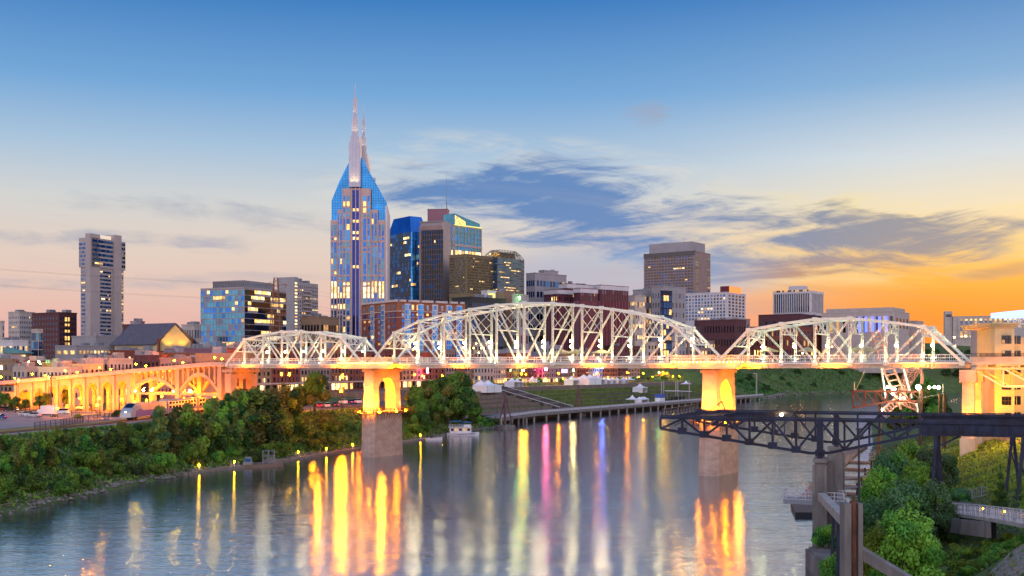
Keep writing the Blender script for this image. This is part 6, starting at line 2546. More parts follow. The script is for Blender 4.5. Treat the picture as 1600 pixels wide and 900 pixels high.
# mooring dolphins: round concrete footings with tall braced posts
MRN = mat('purple_brown_steel', (.16, .075, .085), .7, var=.2)
for lab, px, pyb, pyt, rad in (('left mooring dolphin, a leaning braced post on a round crumbling footing', 789, 671, 614, 4.4), ('right mooring dolphin, a braced post on a smooth round footing by the wharf', 903, 650, 601, 4.3)):
    Y = HC * F / (pyb - HY) + rad
    p = Vector((XX(px, Y), Y, 0))
    r_ = thing('mooring_dolphin', lab, 'mooring post', p, 'mooring dolphins off the wharf')
    q = MB(); q.tube(p + Vector((0, 0, -3)), p + Vector((0, 0, 1.5)), rad, rad * .97, 20); q.build('footing', CONC_D, r_)
    q = MB()
    zt = ZZ(pyt, Y)
    q.tube(p + Vector((0, -rad * .6, 1.5)), p + Vector((0, -rad * .6, zt)), .55, .5, 10)
    q.tube(p + Vector((rad * .7, 0, 1.5)), p + Vector((.3, -rad * .55, zt - 1.2)), .26, .22, 8)
    q.tube(p + Vector((-rad * .6, 0, 1.5)), p + Vector((-.3, -rad * .55, zt - 4)), .2, .2, 8)
    q.build('post', MRN, r_)

# ------------------------------------------------------------------ tents and furniture on the riverfront


def tent(name, w_, d_, h_, peaks, walls=True):
    r_ = thing(name, 'x', 'tent')
    q_ = MB()
    pw = w_ / peaks
    for k in range(peaks):
        x0 = -w_ / 2 + k * pw
        a = [(x0, -d_ / 2, h_), (x0 + pw, -d_ / 2, h_), (x0 + pw, d_ / 2, h_), (x0, d_ / 2, h_)]
        c_ = (x0 + pw / 2, 0)
        m1 = [(x + (c_[0] - x) * .6, y + (c_[1] - y) * .6, h_ + h_ * .22) for x, y, z in a]
        ap = (c_[0], c_[1], h_ + max(1.4, pw * .36))
        q_.add(a + m1 + [ap], [(i, (i + 1) % 4, 4 + (i + 1) % 4, 4 + i) for i in range(4)] + [(4 + i, 4 + (i + 1) % 4, 8) for i in range(4)])
        lo_ = [(x, y, h_ - .35) for x, y, z in a]
        q_.add(a + lo_, [(i, (i + 1) % 4, 4 + (i + 1) % 4, 4 + i) for i in range(4)])
    q_.build('canopy', TENT, r_)
    q_ = MB()
    for k in range(peaks + 1):
        for y in (-d_ / 2, d_ / 2):
            q_.tube((-w_ / 2 + k * pw, y, 0), (-w_ / 2 + k * pw, y, h_), .06, .06, 5)
    q_.build('pole', STEEL_G, r_)
    if walls:
        q_ = MB()
        for y in (d_ / 2 - .1,) + ((-d_ / 2 + .1,) if walls == 2 else ()):
            q_.box(-w_ / 2 + .1, w_ / 2 - .1, y - .03, y + .03, 0, h_ - .3)
        for x in (-w_ / 2 + .1, w_ / 2 - .1):
            q_.box(x - .03, x + .03, -d_ / 2 + .15, d_ / 2 - .15, 0, h_ - .3)
        q_.build('side_wall', TENT, r_)
    freeze(r_)
    return r_


TB = tent('marquee_tent', 16, 12, 3.6, 2, 2)
TS = tent('peaked_tent', 6, 6, 2.8, 1)
T3 = tent('peaked_tent', 13, 5, 3.0, 3)
TOPN = tent('canopy_tent', 8, 6, 3.2, 1, False)
ROT = math.atan2(.878, .479)


def onrow(px, d):
    """The point of the line d metres behind the wharf edge that falls in photo column px."""
    k = (px - 800) / F
    C2 = offset_chain(WH, d)
    for a, b_ in zip(C2, C2[1:]):
        fa, fb = a.x - k * a.y, b_.x - k * b_.y
        if fa * fb <= 0:
            return a.lerp(b_, fa / (fa - fb))
    a, b_ = C2[0], C2[1]
    t_ = (k * a.y - a.x) / ((b_ - a).x - k * (b_ - a).y)
    return a + (b_ - a) * t_


for px, d, pr, sc_, lab, z in [
        (757, 47, TB, 1.0, 'large white tent beside the trees at the left of the promenade', 12.3), (800, 57, TS, 1.1, 'small white tent left of the stairs top', 14.2),
        (808, 60, TS, 1.0, 'small white tent directly behind another, left of the stairs top', 14.2), (832, 60, TOPN, 1.0, 'open white canopy above the dark stairs', 14.2),
        (893, 60, TS, 1.2, 'white tent just left of the big marquee', 14.2), (917, 58, TB, 1.05, 'big white twin peaked marquee on the promenade', 14.2), (934, 56, TS, 1.2, 'white tent on the right flank of the big marquee', 14.2),
        (946, 60, TS, .9, 'first small peaked tent in the line right of the marquee', 14.2), (955, 60, TS, .9, 'second small peaked tent in the line right of the marquee', 14.2),
        (964, 60, TS, .9, 'third small peaked tent in the line right of the marquee', 14.2), (974, 60, TS, .9, 'fourth small peaked tent in the line right of the marquee', 14.2),
        (985, 60, TOPN, .8, 'last open canopy at the right end of the tent line', 14.2), (1000, 33, TS, 1.25, 'single white tent standing alone on the lawn terrace', 8.7),
        (1003, 5, T3, .95, 'three peaked white tent on the wharf edge', 3.65), (988, 9, TOPN, .9, 'flat pale canopy left of the three peaked tent', 3.65),
        (1078, 57, TS, .9, 'white tent far along the promenade by the right pier', 14.2), (1072, 40, TOPN, .9, 'grey canopy near the right end of the lawn', 10.4)]:
    p = onrow(px, d)
    put(pr, (p.x, p.y, z), ROT + prng.uniform(-.1, .1), sc_, lab, 'white event tents on the riverfront')
p = onrow(1060, 6)
SG_ = thing('stage', 'open stage with a white roof and dark gear on the wharf', 'stage', (p.x, p.y, 3.62))
e_, n_ = Vector((.479, .878, 0)), Vector((.878, -.479, 0))
P3 = Vector((p.x, p.y, 3.62))
q = MB(); q.frame(P3 + Vector((0, 0, .6)), e_ * 11, n_ * 4, Vector((0, 0, .6))); q.build('platform', STEEL_D, SG_)
q = MB()
q.frame(P3 + Vector((0, 0, 6.4)), e_ * 12 + Vector((0, 0, -.4)), n_ * 4.6, Vector((0, 0, .22)))
q.build('roof', TENT, SG_)
q = MB()
for a in (-10.5, -3.5, 3.5, 10.5):
    for b_ in (-3.8, 3.8):
        q.bar(P3 + e_ * a + n_ * b_, P3 + e_ * a + n_ * b_ + Vector((0, 0, 6.3)), .3, .3)
q.build('roof_leg', STEEL_G, SG_)
for k in range(7):
    q = MB()
    c_ = P3 + e_ * (-9 + k * 2.9) + n_ * (1.5 if k % 2 else -1) + Vector((0, 0, 1.2))
    q.frame(c_ + Vector((0, 0, .8)), e_ * .7, n_ * .5, Vector((0, 0, .8)))
    o = q.build('speaker_cabinet', STEEL_D, org=c_)
    tag(o, f"black equipment case on the wharf stage, {nth(k)} from the left", 'equipment case', 'black cases on the wharf stage')
p = onrow(1031, 4)
KI = thing('ticket_kiosk', 'white kiosk with a blue upper half left of the stage', 'kiosk', (p.x, p.y, 3.62))
P3 = Vector((p.x, p.y, 3.62))
q = MB(); q.frame(P3 + Vector((0, 0, 1.5)), e_ * 3, n_ * 2.2, Vector((0, 0, 1.5))); q.build('base', WHITE, KI)
q = MB(); q.frame(P3 + Vector((0, 0, 4.2)), e_ * 3.05, n_ * 2.25, Vector((0, 0, 1.2))); q.build('blue_panel', mat('blue_banner', (.06, .12, .42), .6, var=.1), KI)
q = MB(); q.extr([(0, 0), (3.5, 0), (0, 3)], P3 - e_ * 3 + n_ * .5, -e_, (0, 0, 1), n_, -1, 1); q.build('stair_ramp', WHITE, KI)
for i, (px, d) in enumerate(((1033.5, 14), (1037, 14), (1056, 12), (1059, 12), (1077, 10))):
    p = onrow(px, d)
    q = MB(); q.tube((p.x, p.y, 3.6), (p.x, p.y, 16.6), .42, .36, 8)
    o = q.build('mooring_pole', CONC, org=(p.x, p.y, 3.6))
    tag(o, f"tall pale pole behind the wharf stage, {nth(i)} from the left", 'pole', 'tall pale poles behind the stage')
p = onrow(1182, 3)
q = MB(); q.tube((p.x, p.y, 3.4), (p.x, p.y, 21), .6, .5, 8); q.bar((p.x, p.y, 20.6), (p.x - 2.4, p.y, 20.8), .9, .7)
tag(q.build('mooring_pole', CONC, org=(p.x, p.y, 3.6)), 'thick white pole with a short arm at the far tip of the wharf', 'pole')

# ------------------------------------------------------------------ street lamps
SLS = {}


def street_lamp(key, gm, h, r):
    root = thing('street_lamp', 'x', 'street lamp')
    q_ = MB()
    q_.tube((0, 0, 0), (0, 0, .5), .18, .14, 7)
    q_.tube((0, 0, .5), (0, 0, h), .09, .06, 7)
    q_.build('post', STEEL_D, root)
    q_ = MB()
    q_.ball((0, 0, h + r * .8), r, 10)
    q_.build('globe', gm, root)
    freeze(root)
    SLS[key] = (root, h)


GRN = lamp('green_globe', (.25, 1, .18), 260)
BLU = lamp('blue_globe', (.12, .22, 1), 200)
PNK = lamp('pink_neon', (1, .10, .30), 120)
RED = lamp('red_neon', (1, .06, .05), 200)
ORA = lamp('orange_globe', (1, .21, .0006), 800)
street_lamp('o', ORA, 7.0, .42)
street_lamp('w', lamp('bright_street_globe', (1, .70, .28), 800), 9.0, .42)
street_lamp('y', SODIUM, 6.5, .30)
street_lamp('s', WARMLT, 4.0, .22)
street_lamp('g', GRN, 7.0, .34)
NB = {'o': 'orange globe', 'w': 'tall bright white-gold globe', 'y': 'sodium yellow globe', 's': 'short warm globe', 'g': 'green glowing globe'}
k = 0
for px, d, key in [(648, 74, 'o'), (660, 66, 'y'), (691, 74, 'y'), (790, 66, 's'), (815, 66, 'o'), (822, 74, 'y'), (852, 66, 's'), (873, 70, 'o'), (896, 52, 'w'), (880, 66, 's'), (912, 66, 's'), (933, 70, 'o'), (950, 66, 's'),
                   (980, 70, 'o'), (998, 66, 's'), (1005, 72, 'y'), (1020, 66, 's'), (1030, 72, 'g'), (1036, 74, 'o'), (1042, 70, 'y'), (1052, 66, 's'), (1074, 70, 'o'), (1062, 62, 's'), (1088, 68, 'y'), (1100, 70, 's')]:
    p = onrow(px, d)
    pr, h = SLS[key]
    put(pr, (p.x, p.y, 14.2 if d > 50 else gz(p.x, p.y)), 0, 1.0, f"{NB[key]} street lamp by the riverfront, {nth(k)} from the left", 'street lamps along the riverfront')
    k += 1
for i, d_ in enumerate(sorted(range(0))):
    pass
for i in range(16):
    Y = 505 + i * 22
    x, y = shore(Y, 13)
    pr, h = SLS['s']
    q = MB()
    q.tube((x, y, 3.6), (x, y, 9.5), .10, .07, 6)
    q.ball((x, y, 9.6), .14, 6)
    tag(q.build('lamp_post', STEEL_D, org=(x, y, 3.6)), f"thin unlit post on the wharf walk, {nth(i)} from the near end", 'lamp post', 'thin posts along the wharf walk')
# signs glowing on the brick row (colours that streak across the water)
for i, (px, zz, m, w_, h_, lab) in enumerate([(853, 24.5, PNK, 1.6, 2.2, 'pink neon sign over a shop door in the brick row'), (941, 25.5, BLU, .9, 1.6, 'blue lit sign high on the brick row'), (668, 24, PNK, .5, 3.4, 'thin upright pink neon sign by the left pier trees'),
                                           (817, 23.5, GRN, .7, .7, 'round green traffic light before the brick row'), (1047, 22.5, RED, 1.2, 1.6, 'red neon sign near the right river pier'), (1066, 24.5, RED, 1.4, 2.4, 'tall red sign lit at the end of the brick row'),
                                           (1027, 21.5, GRN, .8, .8, 'green traffic light beside the right river pier'), (882, 23, L_LILAC, 4.5, 2.6, 'violet lit shop window in the brick row')]):
    p = onrow(px, 81.5)
    q = MB()
    e2 = Vector((.479, .878, 0))
    q.frame((p.x, p.y, zz), e2 * w_, Vector((.878, -.479, 0)) * .15, Vector((0, 0, h_ / 2)))
    o = q.build('neon_sign', m, org=(p.x, p.y, zz))
    tag(o, lab, 'sign')
# lamps in the yard, under the viaduct and along the tracks: (column, globe row, depth)
YARD = [(90, 638, 322, 'o'), (152, 633, 318, 'o'), (125, 622, 345, 'y'), (155, 622, 352, 'y'), (190, 624, 352, 'y'), (210, 628, 350, 'y'), (229, 625, 352, 'y'), (253, 619, 356, 'y'), (2, 575, 420, 'w'), (29, 594, 380, 'y'), (76, 590, 372, 'y'),
        (335, 620, 352, 'y'), (288, 622, 352, 'y'), (300, 612, 356, 'y'), (440, 584, 395, 'y'), (452, 584, 395, 'y'), (490, 610, 372, 'o'), (527, 606, 380, 'o'), (533, 611, 372, 'o'), (537, 602, 386, 'o'), (535, 588, 400, 'o'), (641, 615, 420, 'y'), (485, 609, 385, 'y')]
for i, (px, py, Y, key) in enumerate(YARD):
    pr, h = SLS[key]
    x = XX(px, Y)
    zt = ZZ(py, Y)
    zg_ = max(gz(x, Y), 10.3)
    hh = max(2.0, zt - zg_)
    put(pr, (x, Y, zg_), 0, (.9, .9, hh / (h + .3)), f"{NB[key]} lamp post before the viaduct, {nth(i)} yard lamp", 'lamp posts in the yards by the viaduct')
for i, (px, py) in enumerate([(211, 610), (224, 610), (237, 610), (271, 612.5), (285, 613.5), (296, 613.5), (316, 612)]):
    Y = 362 + i * 1.2
    q = MB()
    p = at(px, py, Y)
    q.ball(p, .42, 8)
    q.bar(p + Vector((0, 0, .4)), p + Vector((0, 1.5, .9)), .1, .1)
    o = q.build('flood_lamp', lamp('yellow_flood_globe', (1, .55, .1), 130) if i == 0 else MAT['yellow_flood_globe'], org=p)
    tag(o, f"bright round flood lamp under the open viaduct arches, {nth(i)} from the left", 'flood lamp', 'flood lamps under the open arches')
for px, Y, pw in [(95, 330, 2600), (155, 330, 2600), (210, 345, 3500), (490, 372, 4500), (535, 385, 7000), (560, 395, 7000), (455, 395, 6000), (20, 360, 2500), (400, 385, 5000), (355, 372, 4000)]:
    light('yard_lamp_light', 'POINT', at(px, 610, Y), pw * .38, (1, .15, .001), .4)
# ------------------------------------------------------------------ vehicles, train, fence and poles in the yard
TYRE = mat('tyre_rubber', (.02, .02, .02), .9, var=0)
RIM = mat('wheel_rim', (.5, .5, .52), .4, metal=.6, var=0)
HEADL = lamp('headlamp_lens', (1, .85, .6), 5)
TAILL = lamp('tail_lamp_lens', (1, .05, .03), 2)


def wheel(q_, x, y, r=.33, w_=.22):
    q_.tube((x, y - w_ / 2, r), (x, y + w_ / 2, r), r, r, 14)


def car(paint, suv=False):
    r_ = thing('parked_car', 'x', 'car')
    h = .15 if suv else 0
    q_ = MB()
    q_.extr([(-2.2, .35), (2.15, .35), (2.2, .7), (2.05, .9 + h), (.9, 1.0 + h), (-2.0, 1.05 + h), (-2.25, .8)], (0, 0, 0), (1, 0, 0), (0, 0, 1), (0, 1, 0), -.88, .88)
    q_.build('body', paint, r_)
    q_ = MB()
    q_.extr([(-1.9 if suv else -1.5, 1.03 + h), (1.0, .98 + h), (.25, 1.5 + h * 1.6), (-1.5 if suv else -1.0, 1.5 + h * 1.6)], (0, 0, 0), (1, 0, 0), (0, 0, 1), (0, 1, 0), -.74, .74)
    q_.build('cabin_glass', G_DARK, r_)
    q_ = MB()
    q_.box(-1.55 if suv else -1.02, .27, -.76, .76, 1.5 + h * 1.6, 1.55 + h * 1.6)
    q_.build('roof', paint, r_)
    for x in (-1.35, 1.4):
        for y in (-.82, .82):
            q_ = MB(); wheel(q_, x, y); w_ = q_.build('wheel', TYRE, r_)
            q_ = MB(); q_.tube((x, y - .125, .33), (x, y + .125, .33), .2, .2, 10); rr_ = q_.build('rim', RIM, w_)
    for y in (-.6, .6):
        q_ = MB(); q_.box(2.12, 2.24, y - .2, y + .2, .66, .82); q_.build('headlight', HEADL, r_)
        q_ = MB(); q_.box(-2.29, -2.17, y - .2, y + .2, .72, .9); q_.build('tail_light', TAILL, r_)
    freeze(r_)
    return r_


PAINTS = {n_: mat(n_ + '_car_paint', c, .3, metal=.2, var=0) for n_, c in (('silver', (.5, .5, .52)), ('white', (.75, .75, .74)), ('black', (.03, .03, .035)), ('red', (.35, .03, .03)), ('blue', (.06, .1, .28)))}
CARP = {n_: car(m_, n_ in ('white', 'black')) for n_, m_ in PAINTS.items()}
for n_, px, py, rz, lab in [('silver', 42, 650, 3.0, 'silver car parked left of the white box truck'), ('white', 97, 647, 2.9, 'white car parked right of the box truck'), ('blue', -2, 655, 3.1, 'blue car cut by the left edge of the picture'),
                            ('red', 3, 642, 3.1, 'red car at the far left of the parking lot'), ('black', 17, 643, .1, 'black car behind the silver one in the lot'), ('white', 130, 640, 3.0, 'white car parked under the viaduct arches'), ('silver', 108, 639, 3.0, 'silver car under the viaduct behind the lamp post'),
                            ('silver', 52, 652, 3.05, 'second silver car, nosed up to the box truck')]:
    Y = (HC - 10.4) * F / (py - HY)
    put(CARP[n_], (XX(px, Y), Y, 10.37), rz, 1.0, lab, 'cars in the yards and lots by the viaduct')
for i, (n_, px) in enumerate([('red', 500), ('silver', 511), ('black', 524), ('white', 536), ('blue', 548), ('white', 557)]):
    Y = 408 + i * 2
    x = XX(px, Y)
    put(CARP[n_], (x, Y, max(11.35, gz(x, Y)) if x > -66 else gz(x, Y)), 1.7 + .1 * i, 1.15, f"{n_} car in the small lot left of the two-legged pier, {nth(i)} from the left", 'cars in the yards and lots by the viaduct')
TR = thing('box_truck', 'white box truck standing in the parking lot', 'truck')
q = MB(); q.box(-3.4, 1.9, -1.2, 1.2, 1.0, 3.6); q.build('cargo_box', WHITE, TR)
q = MB(); q.extr([(2.0, .6), (4.3, .6), (4.3, 1.3), (3.6, 1.5), (3.1, 2.4), (2.0, 2.5)], (0, 0, 0), (1, 0, 0), (0, 0, 1), (0, 1, 0), -1.05, 1.05); q.build('cab', WHITE, TR)
q = MB(); q.add([(3.62, -.95, 1.52), (3.62, .95, 1.52), (3.13, .95, 2.35), (3.13, -.95, 2.35)], [(0, 1, 2, 3)]); q.box(2.3, 3.1, -1.07, -1.05, 1.5, 2.2); q.build('window', G_DARK, TR)
q = MB(); q.box(-3.4, 4.0, -.5, .5, .6, .95); q.build('chassis', STEEL_D, TR)
for x in (-2.3, 3.2):
    for y in (-.95, .95):
        q = MB(); wheel(q, x, y, .48, .3); wq = q.build('wheel', TYRE, TR)
        q = MB(); q.tube((x, y - .16, .48), (x, y + .16, .48), .26, .26, 10); q.build('rim', RIM, wq)
for y in (-.75, .75):
    q = MB(); q.box(4.29, 4.34, y - .18, y + .18, .85, 1.05); q.build('headlight', HEADL, TR)
Y = (HC - 10.4) * F / (651.5 - HY)
place(TR, (XX(74, Y), Y, 10.37), 2.95)
TR.scale = (.86, .86, .95)
# commuter train
tl = [Vector((-104.5, 296)), Vector((-102.5, 322)), Vector((-101, 348)), Vector((-99, 374))]
SILV = mat('train_silver', (.5, .48, .48), .4, metal=.5, var=.08)
TBLUE = mat('train_blue', (.08, .09, .34), .4, var=.05)
for i, (a, b_) in enumerate(zip(tl, tl[1:])):
    c_ = (a + b_) / 2
    d = (b_ - a).normalized()
    ang = math.atan2(d.y, d.x)
    r_ = thing('train_car', ('blue and silver train locomotive with a rounded white nose', 'double-deck silver train car behind the locomotive', 'rear double-deck train car in the viaduct glow')[i], 'train car', group='commuter train beside the viaduct')
    L = 25
    q = MB()
    if i == 0:
        q.extr([(-12.5, .9), (12.3, .9), (12.3, 4.6), (-8.0, 4.6), (-11, 3.4), (-12.4, 2.2)], (0, 0, 0), (1, 0, 0), (0, 0, 1), (0, 1, 0), -1.5, 1.5)
        q.build('body', SILV, r_)
        q = MB(); q.extr([(-12.55, .9), (-8, .9), (-5.5, 4.0), (-8.2, 4.2), (-11.05, 3.35)], (0, 0, 0), (1, 0, 0), (0, 0, 1), (0, 1, 0), -1.53, 1.53); q.build('nose_cone', W_STONE, r_)
        q = MB(); q.extr([(-9.5, .95), (12, .95), (12, 2.6), (-4, 2.6), (-6, 3.2), (-9, 2.6)], (0, 0, 0), (1, 0, 0), (0, 0, 1), (0, 1, 0), -1.56, 1.56); q.build('blue_stripe', TBLUE, r_)
        q = MB(); q.add([(-10.95, -1.1, 3.5), (-10.95, 1.1, 3.5), (-8.5, 1.1, 4.55), (-8.5, -1.1, 4.55)], [(0, 1, 2, 3)]); q.build('windscreen', G_DARK, r_)
        q = MB(); q.ball((-12.45, 0, 2.4), .22, 8); q.build('headlight', HEADL, r_)
    else:
        q.extr([(-1.5, .9), (1.5, .9), (1.5, 4.5), (1.1, 5.0), (-1.1, 5.0), (-1.5, 4.5)], (0, 0, 0), (0, 1, 0), (0, 0, 1), (1, 0, 0), -12.3, 12.3)
        q.build('body', SILV, r_)
        q = MB(); q.box(-12.2, 12.2, -1.53, 1.53, 1.6, 2.5); q.build('blue_stripe', TBLUE, r_)
        for zz in (2.75, 4.0):
            q = MB()
            for k in range(9):
                q.box(-11.5 + k * 2.6, -9.9 + k * 2.6, -1.54, 1.54, zz - .3, zz + .35)
            q.build('window_row', G_DARK, r_)
    q = MB()
    for x in (-9, -7, 7, 9):
        q.tube((x, -.9, .5), (x, .9, .5), .48, .48, 12)
    q.build('bogie', STEEL_D, r_)
    place(r_, (c_.x, c_.y, 10.7), ang)
FN = thing('metal_fence', 'dark picket fence along the edge of the parking lot', 'fence', (-112, 282, 10.3))
fp = [(54, 672, 0), (95, 667, 0), (130, 660, 0), (172, 656, 0)]
pts = []
for px, py, _ in fp:
    Y = (HC - 10.3) * F / (py - HY)
    pts.append(Vector((XX(px, Y), Y, 10.3)))
q = MB(); railing(q, pts, 1.9, 3, .55, .05); q.build('picket_panel', STEEL_D, FN)
FN2 = thing('metal_fence', 'far dark fence across the yard below the arches', 'fence', (-125, 330, 10.3))
pts = []
for px, py in ((112, 650), (150, 650), (178, 652)):
    Y = (HC - 10.3) * F / (py - HY)
    pts.append(Vector((XX(px, Y), Y, 10.3)))
q = MB(); railing(q, pts, 1.8, 3, .6, .05); q.build('picket_panel', STEEL_D, FN2)
PO = thing('utility_pole', 'dark wooden utility pole with crossarm before the viaduct', 'utility pole', at(80, 640, 352))
p = at(80, 640, 352)
q = MB(); q.tube((p.x, p.y, 10), (p.x, p.y, ZZ(588, 352)), .22, .14, 7); q.build('pole', BARK, PO)
q = MB(); q.bar((p.x - 1.5, p.y, ZZ(591, 352)), (p.x + 1.5, p.y, ZZ(591, 352)), .15, .2); q.build('crossarm', BARK, PO)
# lattice transmission mast behind the low left span, with its wires
LM = thing('lattice_mast', 'brown lattice power mast with crossarms before the apartment tower', 'mast', (XX(431, 520), 520, 14))
q = MB()
xc, zb_, zt_ = XX(431, 520), 14.0, ZZ(434, 520)
wd = lambda z: 3.4 * (1 - (z - zb_) / (zt_ - zb_)) + .8
N_ = 13
for k in range(N_):
    z0, z1 = zb_ + (zt_ - zb_) * k / N_, zb_ + (zt_ - zb_) * (k + 1) / N_
    w0, w1 = wd(z0), wd(z1)
    for (i, j), (i2, j2) in (((-1, -1), (1, -1)), ((1, -1), (1, 1)), ((1, 1), (-1, 1)), ((-1, 1), (-1, -1))):
        a0, a1 = Vector((xc + i * w0, 520 + j * w0, z0)), Vector((xc + i * w1, 520 + j * w1, z1))
        b0, b1 = Vector((xc + i2 * w0, 520 + j2 * w0, z0)), Vector((xc + i2 * w1, 520 + j2 * w1, z1))
        q.bar(a0, a1, .22, .22)
        q.bar(a0, b1, .12, .12)
        q.bar(b0, a1, .12, .12)
        q.bar(a1, b1, .12, .12)
MAST = mat('mast_brown_steel', (.20, .12, .08), .7, var=.2)
q.build('lattice_shaft', MAST, LM)
for py in (446, 470, 492):
    for sg in (-1, 1):
        q = MB()
        zc = ZZ(py, 520)
        q.bar((xc, 520, zc), (xc + sg * 5.2, 520, zc + .6), .28, .28)
        q.bar((xc + sg * .8, 520, zc + 2.0), (xc + sg * 5.2, 520, zc + .6), .16, .16)
        q.tube((xc + sg * 5.0, 520, zc + .5), (xc + sg * 4.4, 520, zc - 1.2), .22, .22, 6)
        q.build('crossarm', MAST, LM)
for i, (sg, py) in enumerate(((1, 446), (-1, 446), (1, 470), (-1, 470))):
    a = Vector((xc + sg * 5.0, 520, ZZ(py, 520)))
    q = MB()
    for e2 in (Vector((-330, 480, a.z + 14)), Vector((a.x + 90, 640, a.z - 6))):
        pts = []
        for k in range(13):
            f_ = k / 12
            pp = a.lerp(e2, f_)
            pp.z -= 6 * 4 * f_ * (1 - f_) * .35
            pts.append(pp)
        q.path(pts, .022, 4)
    tag(q.build('power_wire', STEEL_D, org=a), f"thin sagging power wire from the {'upper' if py == 446 else 'middle'} {'right' if sg > 0 else 'left'} arm of the lattice mast", 'wire', 'wires of the lattice mast')

# umbrellas and small tents on the bridge deck
PAR = thing('party_umbrella', 'x', 'umbrella')
q = MB()
n = 8
vs_ = [(0, 0, 3.5)] + [(2.3 * math.cos(2 * PI * i / n), 2.3 * math.sin(2 * PI * i / n), 2.6) for i in range(n)] + [(2.3 * math.cos(2 * PI * i / n), 2.3 * math.sin(2 * PI * i / n), 2.35) for i in range(n)]
q.add(vs_, [(0, 1 + i, 1 + (i + 1) % n) for i in range(n)] + [(1 + i, 9 + i, 9 + (i + 1) % n, 1 + (i + 1) % n) for i in range(n)])
q.build('canopy', mat('sand_canvas', (.55, .45, .24), .8, var=.1), PAR)
q = MB(); q.tube((0, 0, 0), (0, 0, 3.4), .06, .05, 6); q.build('pole', STEEL_G, PAR)
freeze(PAR)
for i, (px, t) in enumerate(((878, -2), (900, -3), (940, -2.4), (1201, -2), (1262, -2.4), (1355, -2.5), (1340, -3))):
    p = bp(s_at(px, t), t, ZD + .02)
    put(PAR, p, 0, 1.0, f"sand coloured umbrella on the bridge walkway, {nth(i)} from the left", 'umbrellas on the bridge walkway')
# ------------------------------------------------------------------ the old gantry runway on the right bank
GD = Vector((.931, -.366, 0)).normalized()
GP = Vector((.366, .931, 0)).normalized()
GN, GF = Vector((40.7, 145, 0)), Vector((49.3, 166.8, 0))
ZTOP = 18.25
GA = thing('crane_gantry', 'dark blue steel crane runway, two trusses reaching out over the river', 'gantry', (40.7, 145, 0))


def gpt(base, s, z): return base + GD * s + Vector((0, 0, z))


def gantry_truss(base, far):
    L, R = (-21.5, 12.4)
    q = MB()
    q.bar(gpt(base, L, ZTOP - .16), gpt(base, 40, ZTOP - .16), .6, .34)
    q.bar(gpt(base, L, ZTOP + .12), gpt(base, 40, ZTOP + .12), .22, .16)
    q.build('top_rail', STEEL_B, GA)
    zl = lambda s: ZTOP - 1.7 - 3.0 * max(0.0, (s - L) / -L) ** 1.0 if s < 0 else ZTOP - 4.7 + (s / R) * 2.95
    q = MB()
    for a, b_ in ((L, -14), (-14, -1.2), (-1.2, 1.2), (1.2, R)):
        q.bar(gpt(base, a, zl(a)), gpt(base, b_, zl(b_)), .5, .36)
    q.build('bottom_chord', STEEL_B, GA)
    nl, nr = 7, 4
    sts = [L + (-L) * i / nl for i in range(nl + 1)]
    for i, s in enumerate(sts):
        q = MB(); q.bar(gpt(base, s, zl(s)), gpt(base, s, ZTOP - .2), .30 if i < nl else .8, .30 if i < nl else .8, up=GP); q.build('upright', STEEL_B, GA)
    for i in range(nl):
        a, b_ = sts[i], sts[i + 1]
        q = MB()
        if i % 2 == 0:
            q.bar(gpt(base, a, zl(a)), gpt(base, b_, ZTOP - .3), .30, .26, up=GP)
        else:
            q.bar(gpt(base, a, ZTOP - .3), gpt(base, b_, zl(b_)), .30, .26, up=GP)
            m_ = (a + b_) / 2
            q.bar(gpt(base, m_, (ZTOP + zl(m_)) / 2), gpt(base, m_, ZTOP - .3), .16, .16, up=GP)
        q.frame(gpt(base, b_, zl(b_) + .2), GD * .6, GP * .34, Vector((0, 0, .45)))
        q.build('diagonal', STEEL_B, GA)
    stsr = [R * i / nr for i in range(nr + 1)]
    for i in range(nr):
        a, b_ = stsr[i], stsr[i + 1]
        q = MB()
        if i % 2 == 0:
            q.bar(gpt(base, a, ZTOP - .3), gpt(base, b_, zl(b_)), .30, .26, up=GP)
        else:
            q.bar(gpt(base, a, zl(a)), gpt(base, b_, ZTOP - .3), .30, .26, up=GP)
        q.build('diagonal', STEEL_B, GA)
        q = MB(); q.bar(gpt(base, b_, zl(b_)), gpt(base, b_, ZTOP - .2), .26, .26, up=GP); q.build('upright', STEEL_B, GA)
    # plate girder carrying on to the right
    q = MB()
    q.frame(gpt(base, (R + 40) / 2, ZTOP - 1.0), GD * (40 - R) / 2, GP * .09, Vector((0, 0, .78)))
    q.frame(gpt(base, (R + 40) / 2, ZTOP - 1.8), GD * (40 - R) / 2, GP * .36, Vector((0, 0, .07)))
    for k in range(15):
        s = R + 1 + k * 1.9
        q.frame(gpt(base, s, ZTOP - 1.05), GD * .05, GP * .30, Vector((0, 0, .70)))
    q.build('plate_girder', STEEL_B, GA)
    # the deep plate nose at the tip
    if far:
        q = MB(); q.frame(gpt(base, -14.5, ZTOP - .9), GD * 5.5, GP * .08, Vector((0, 0, .75))); q.build('tip_plate', STEEL_B, GA)
    for s in (14.3, 24.4):
        for dd in (-.9, .9):
            p1 = gpt(base, s, ZTOP - 1.8)
            x, y = (p1 + GD * dd * (1.2) + GP * dd * .6).x, (p1 + GP * dd * .6).y
            zg_ = gz(x, y) - .5
            q = MB()
            q.bar(p1 + GP * dd * .3, Vector((x, y, zg_)), .42, .42, up=GD)
            q.build('leg', STEEL_B, GA)
        q = MB()
        q.bar(p1 + Vector((0, 0, -1.6)), p1 + GD * 3.2 + Vector((0, 0, .2)), .24, .24)
        q.bar(p1 + Vector((0, 0, -3.0)) - GD * .4, p1 + Vector((0, 0, -6.0)) + GD * .5, .16, .16)
        q.build('knee_brace', STEEL_B, GA)


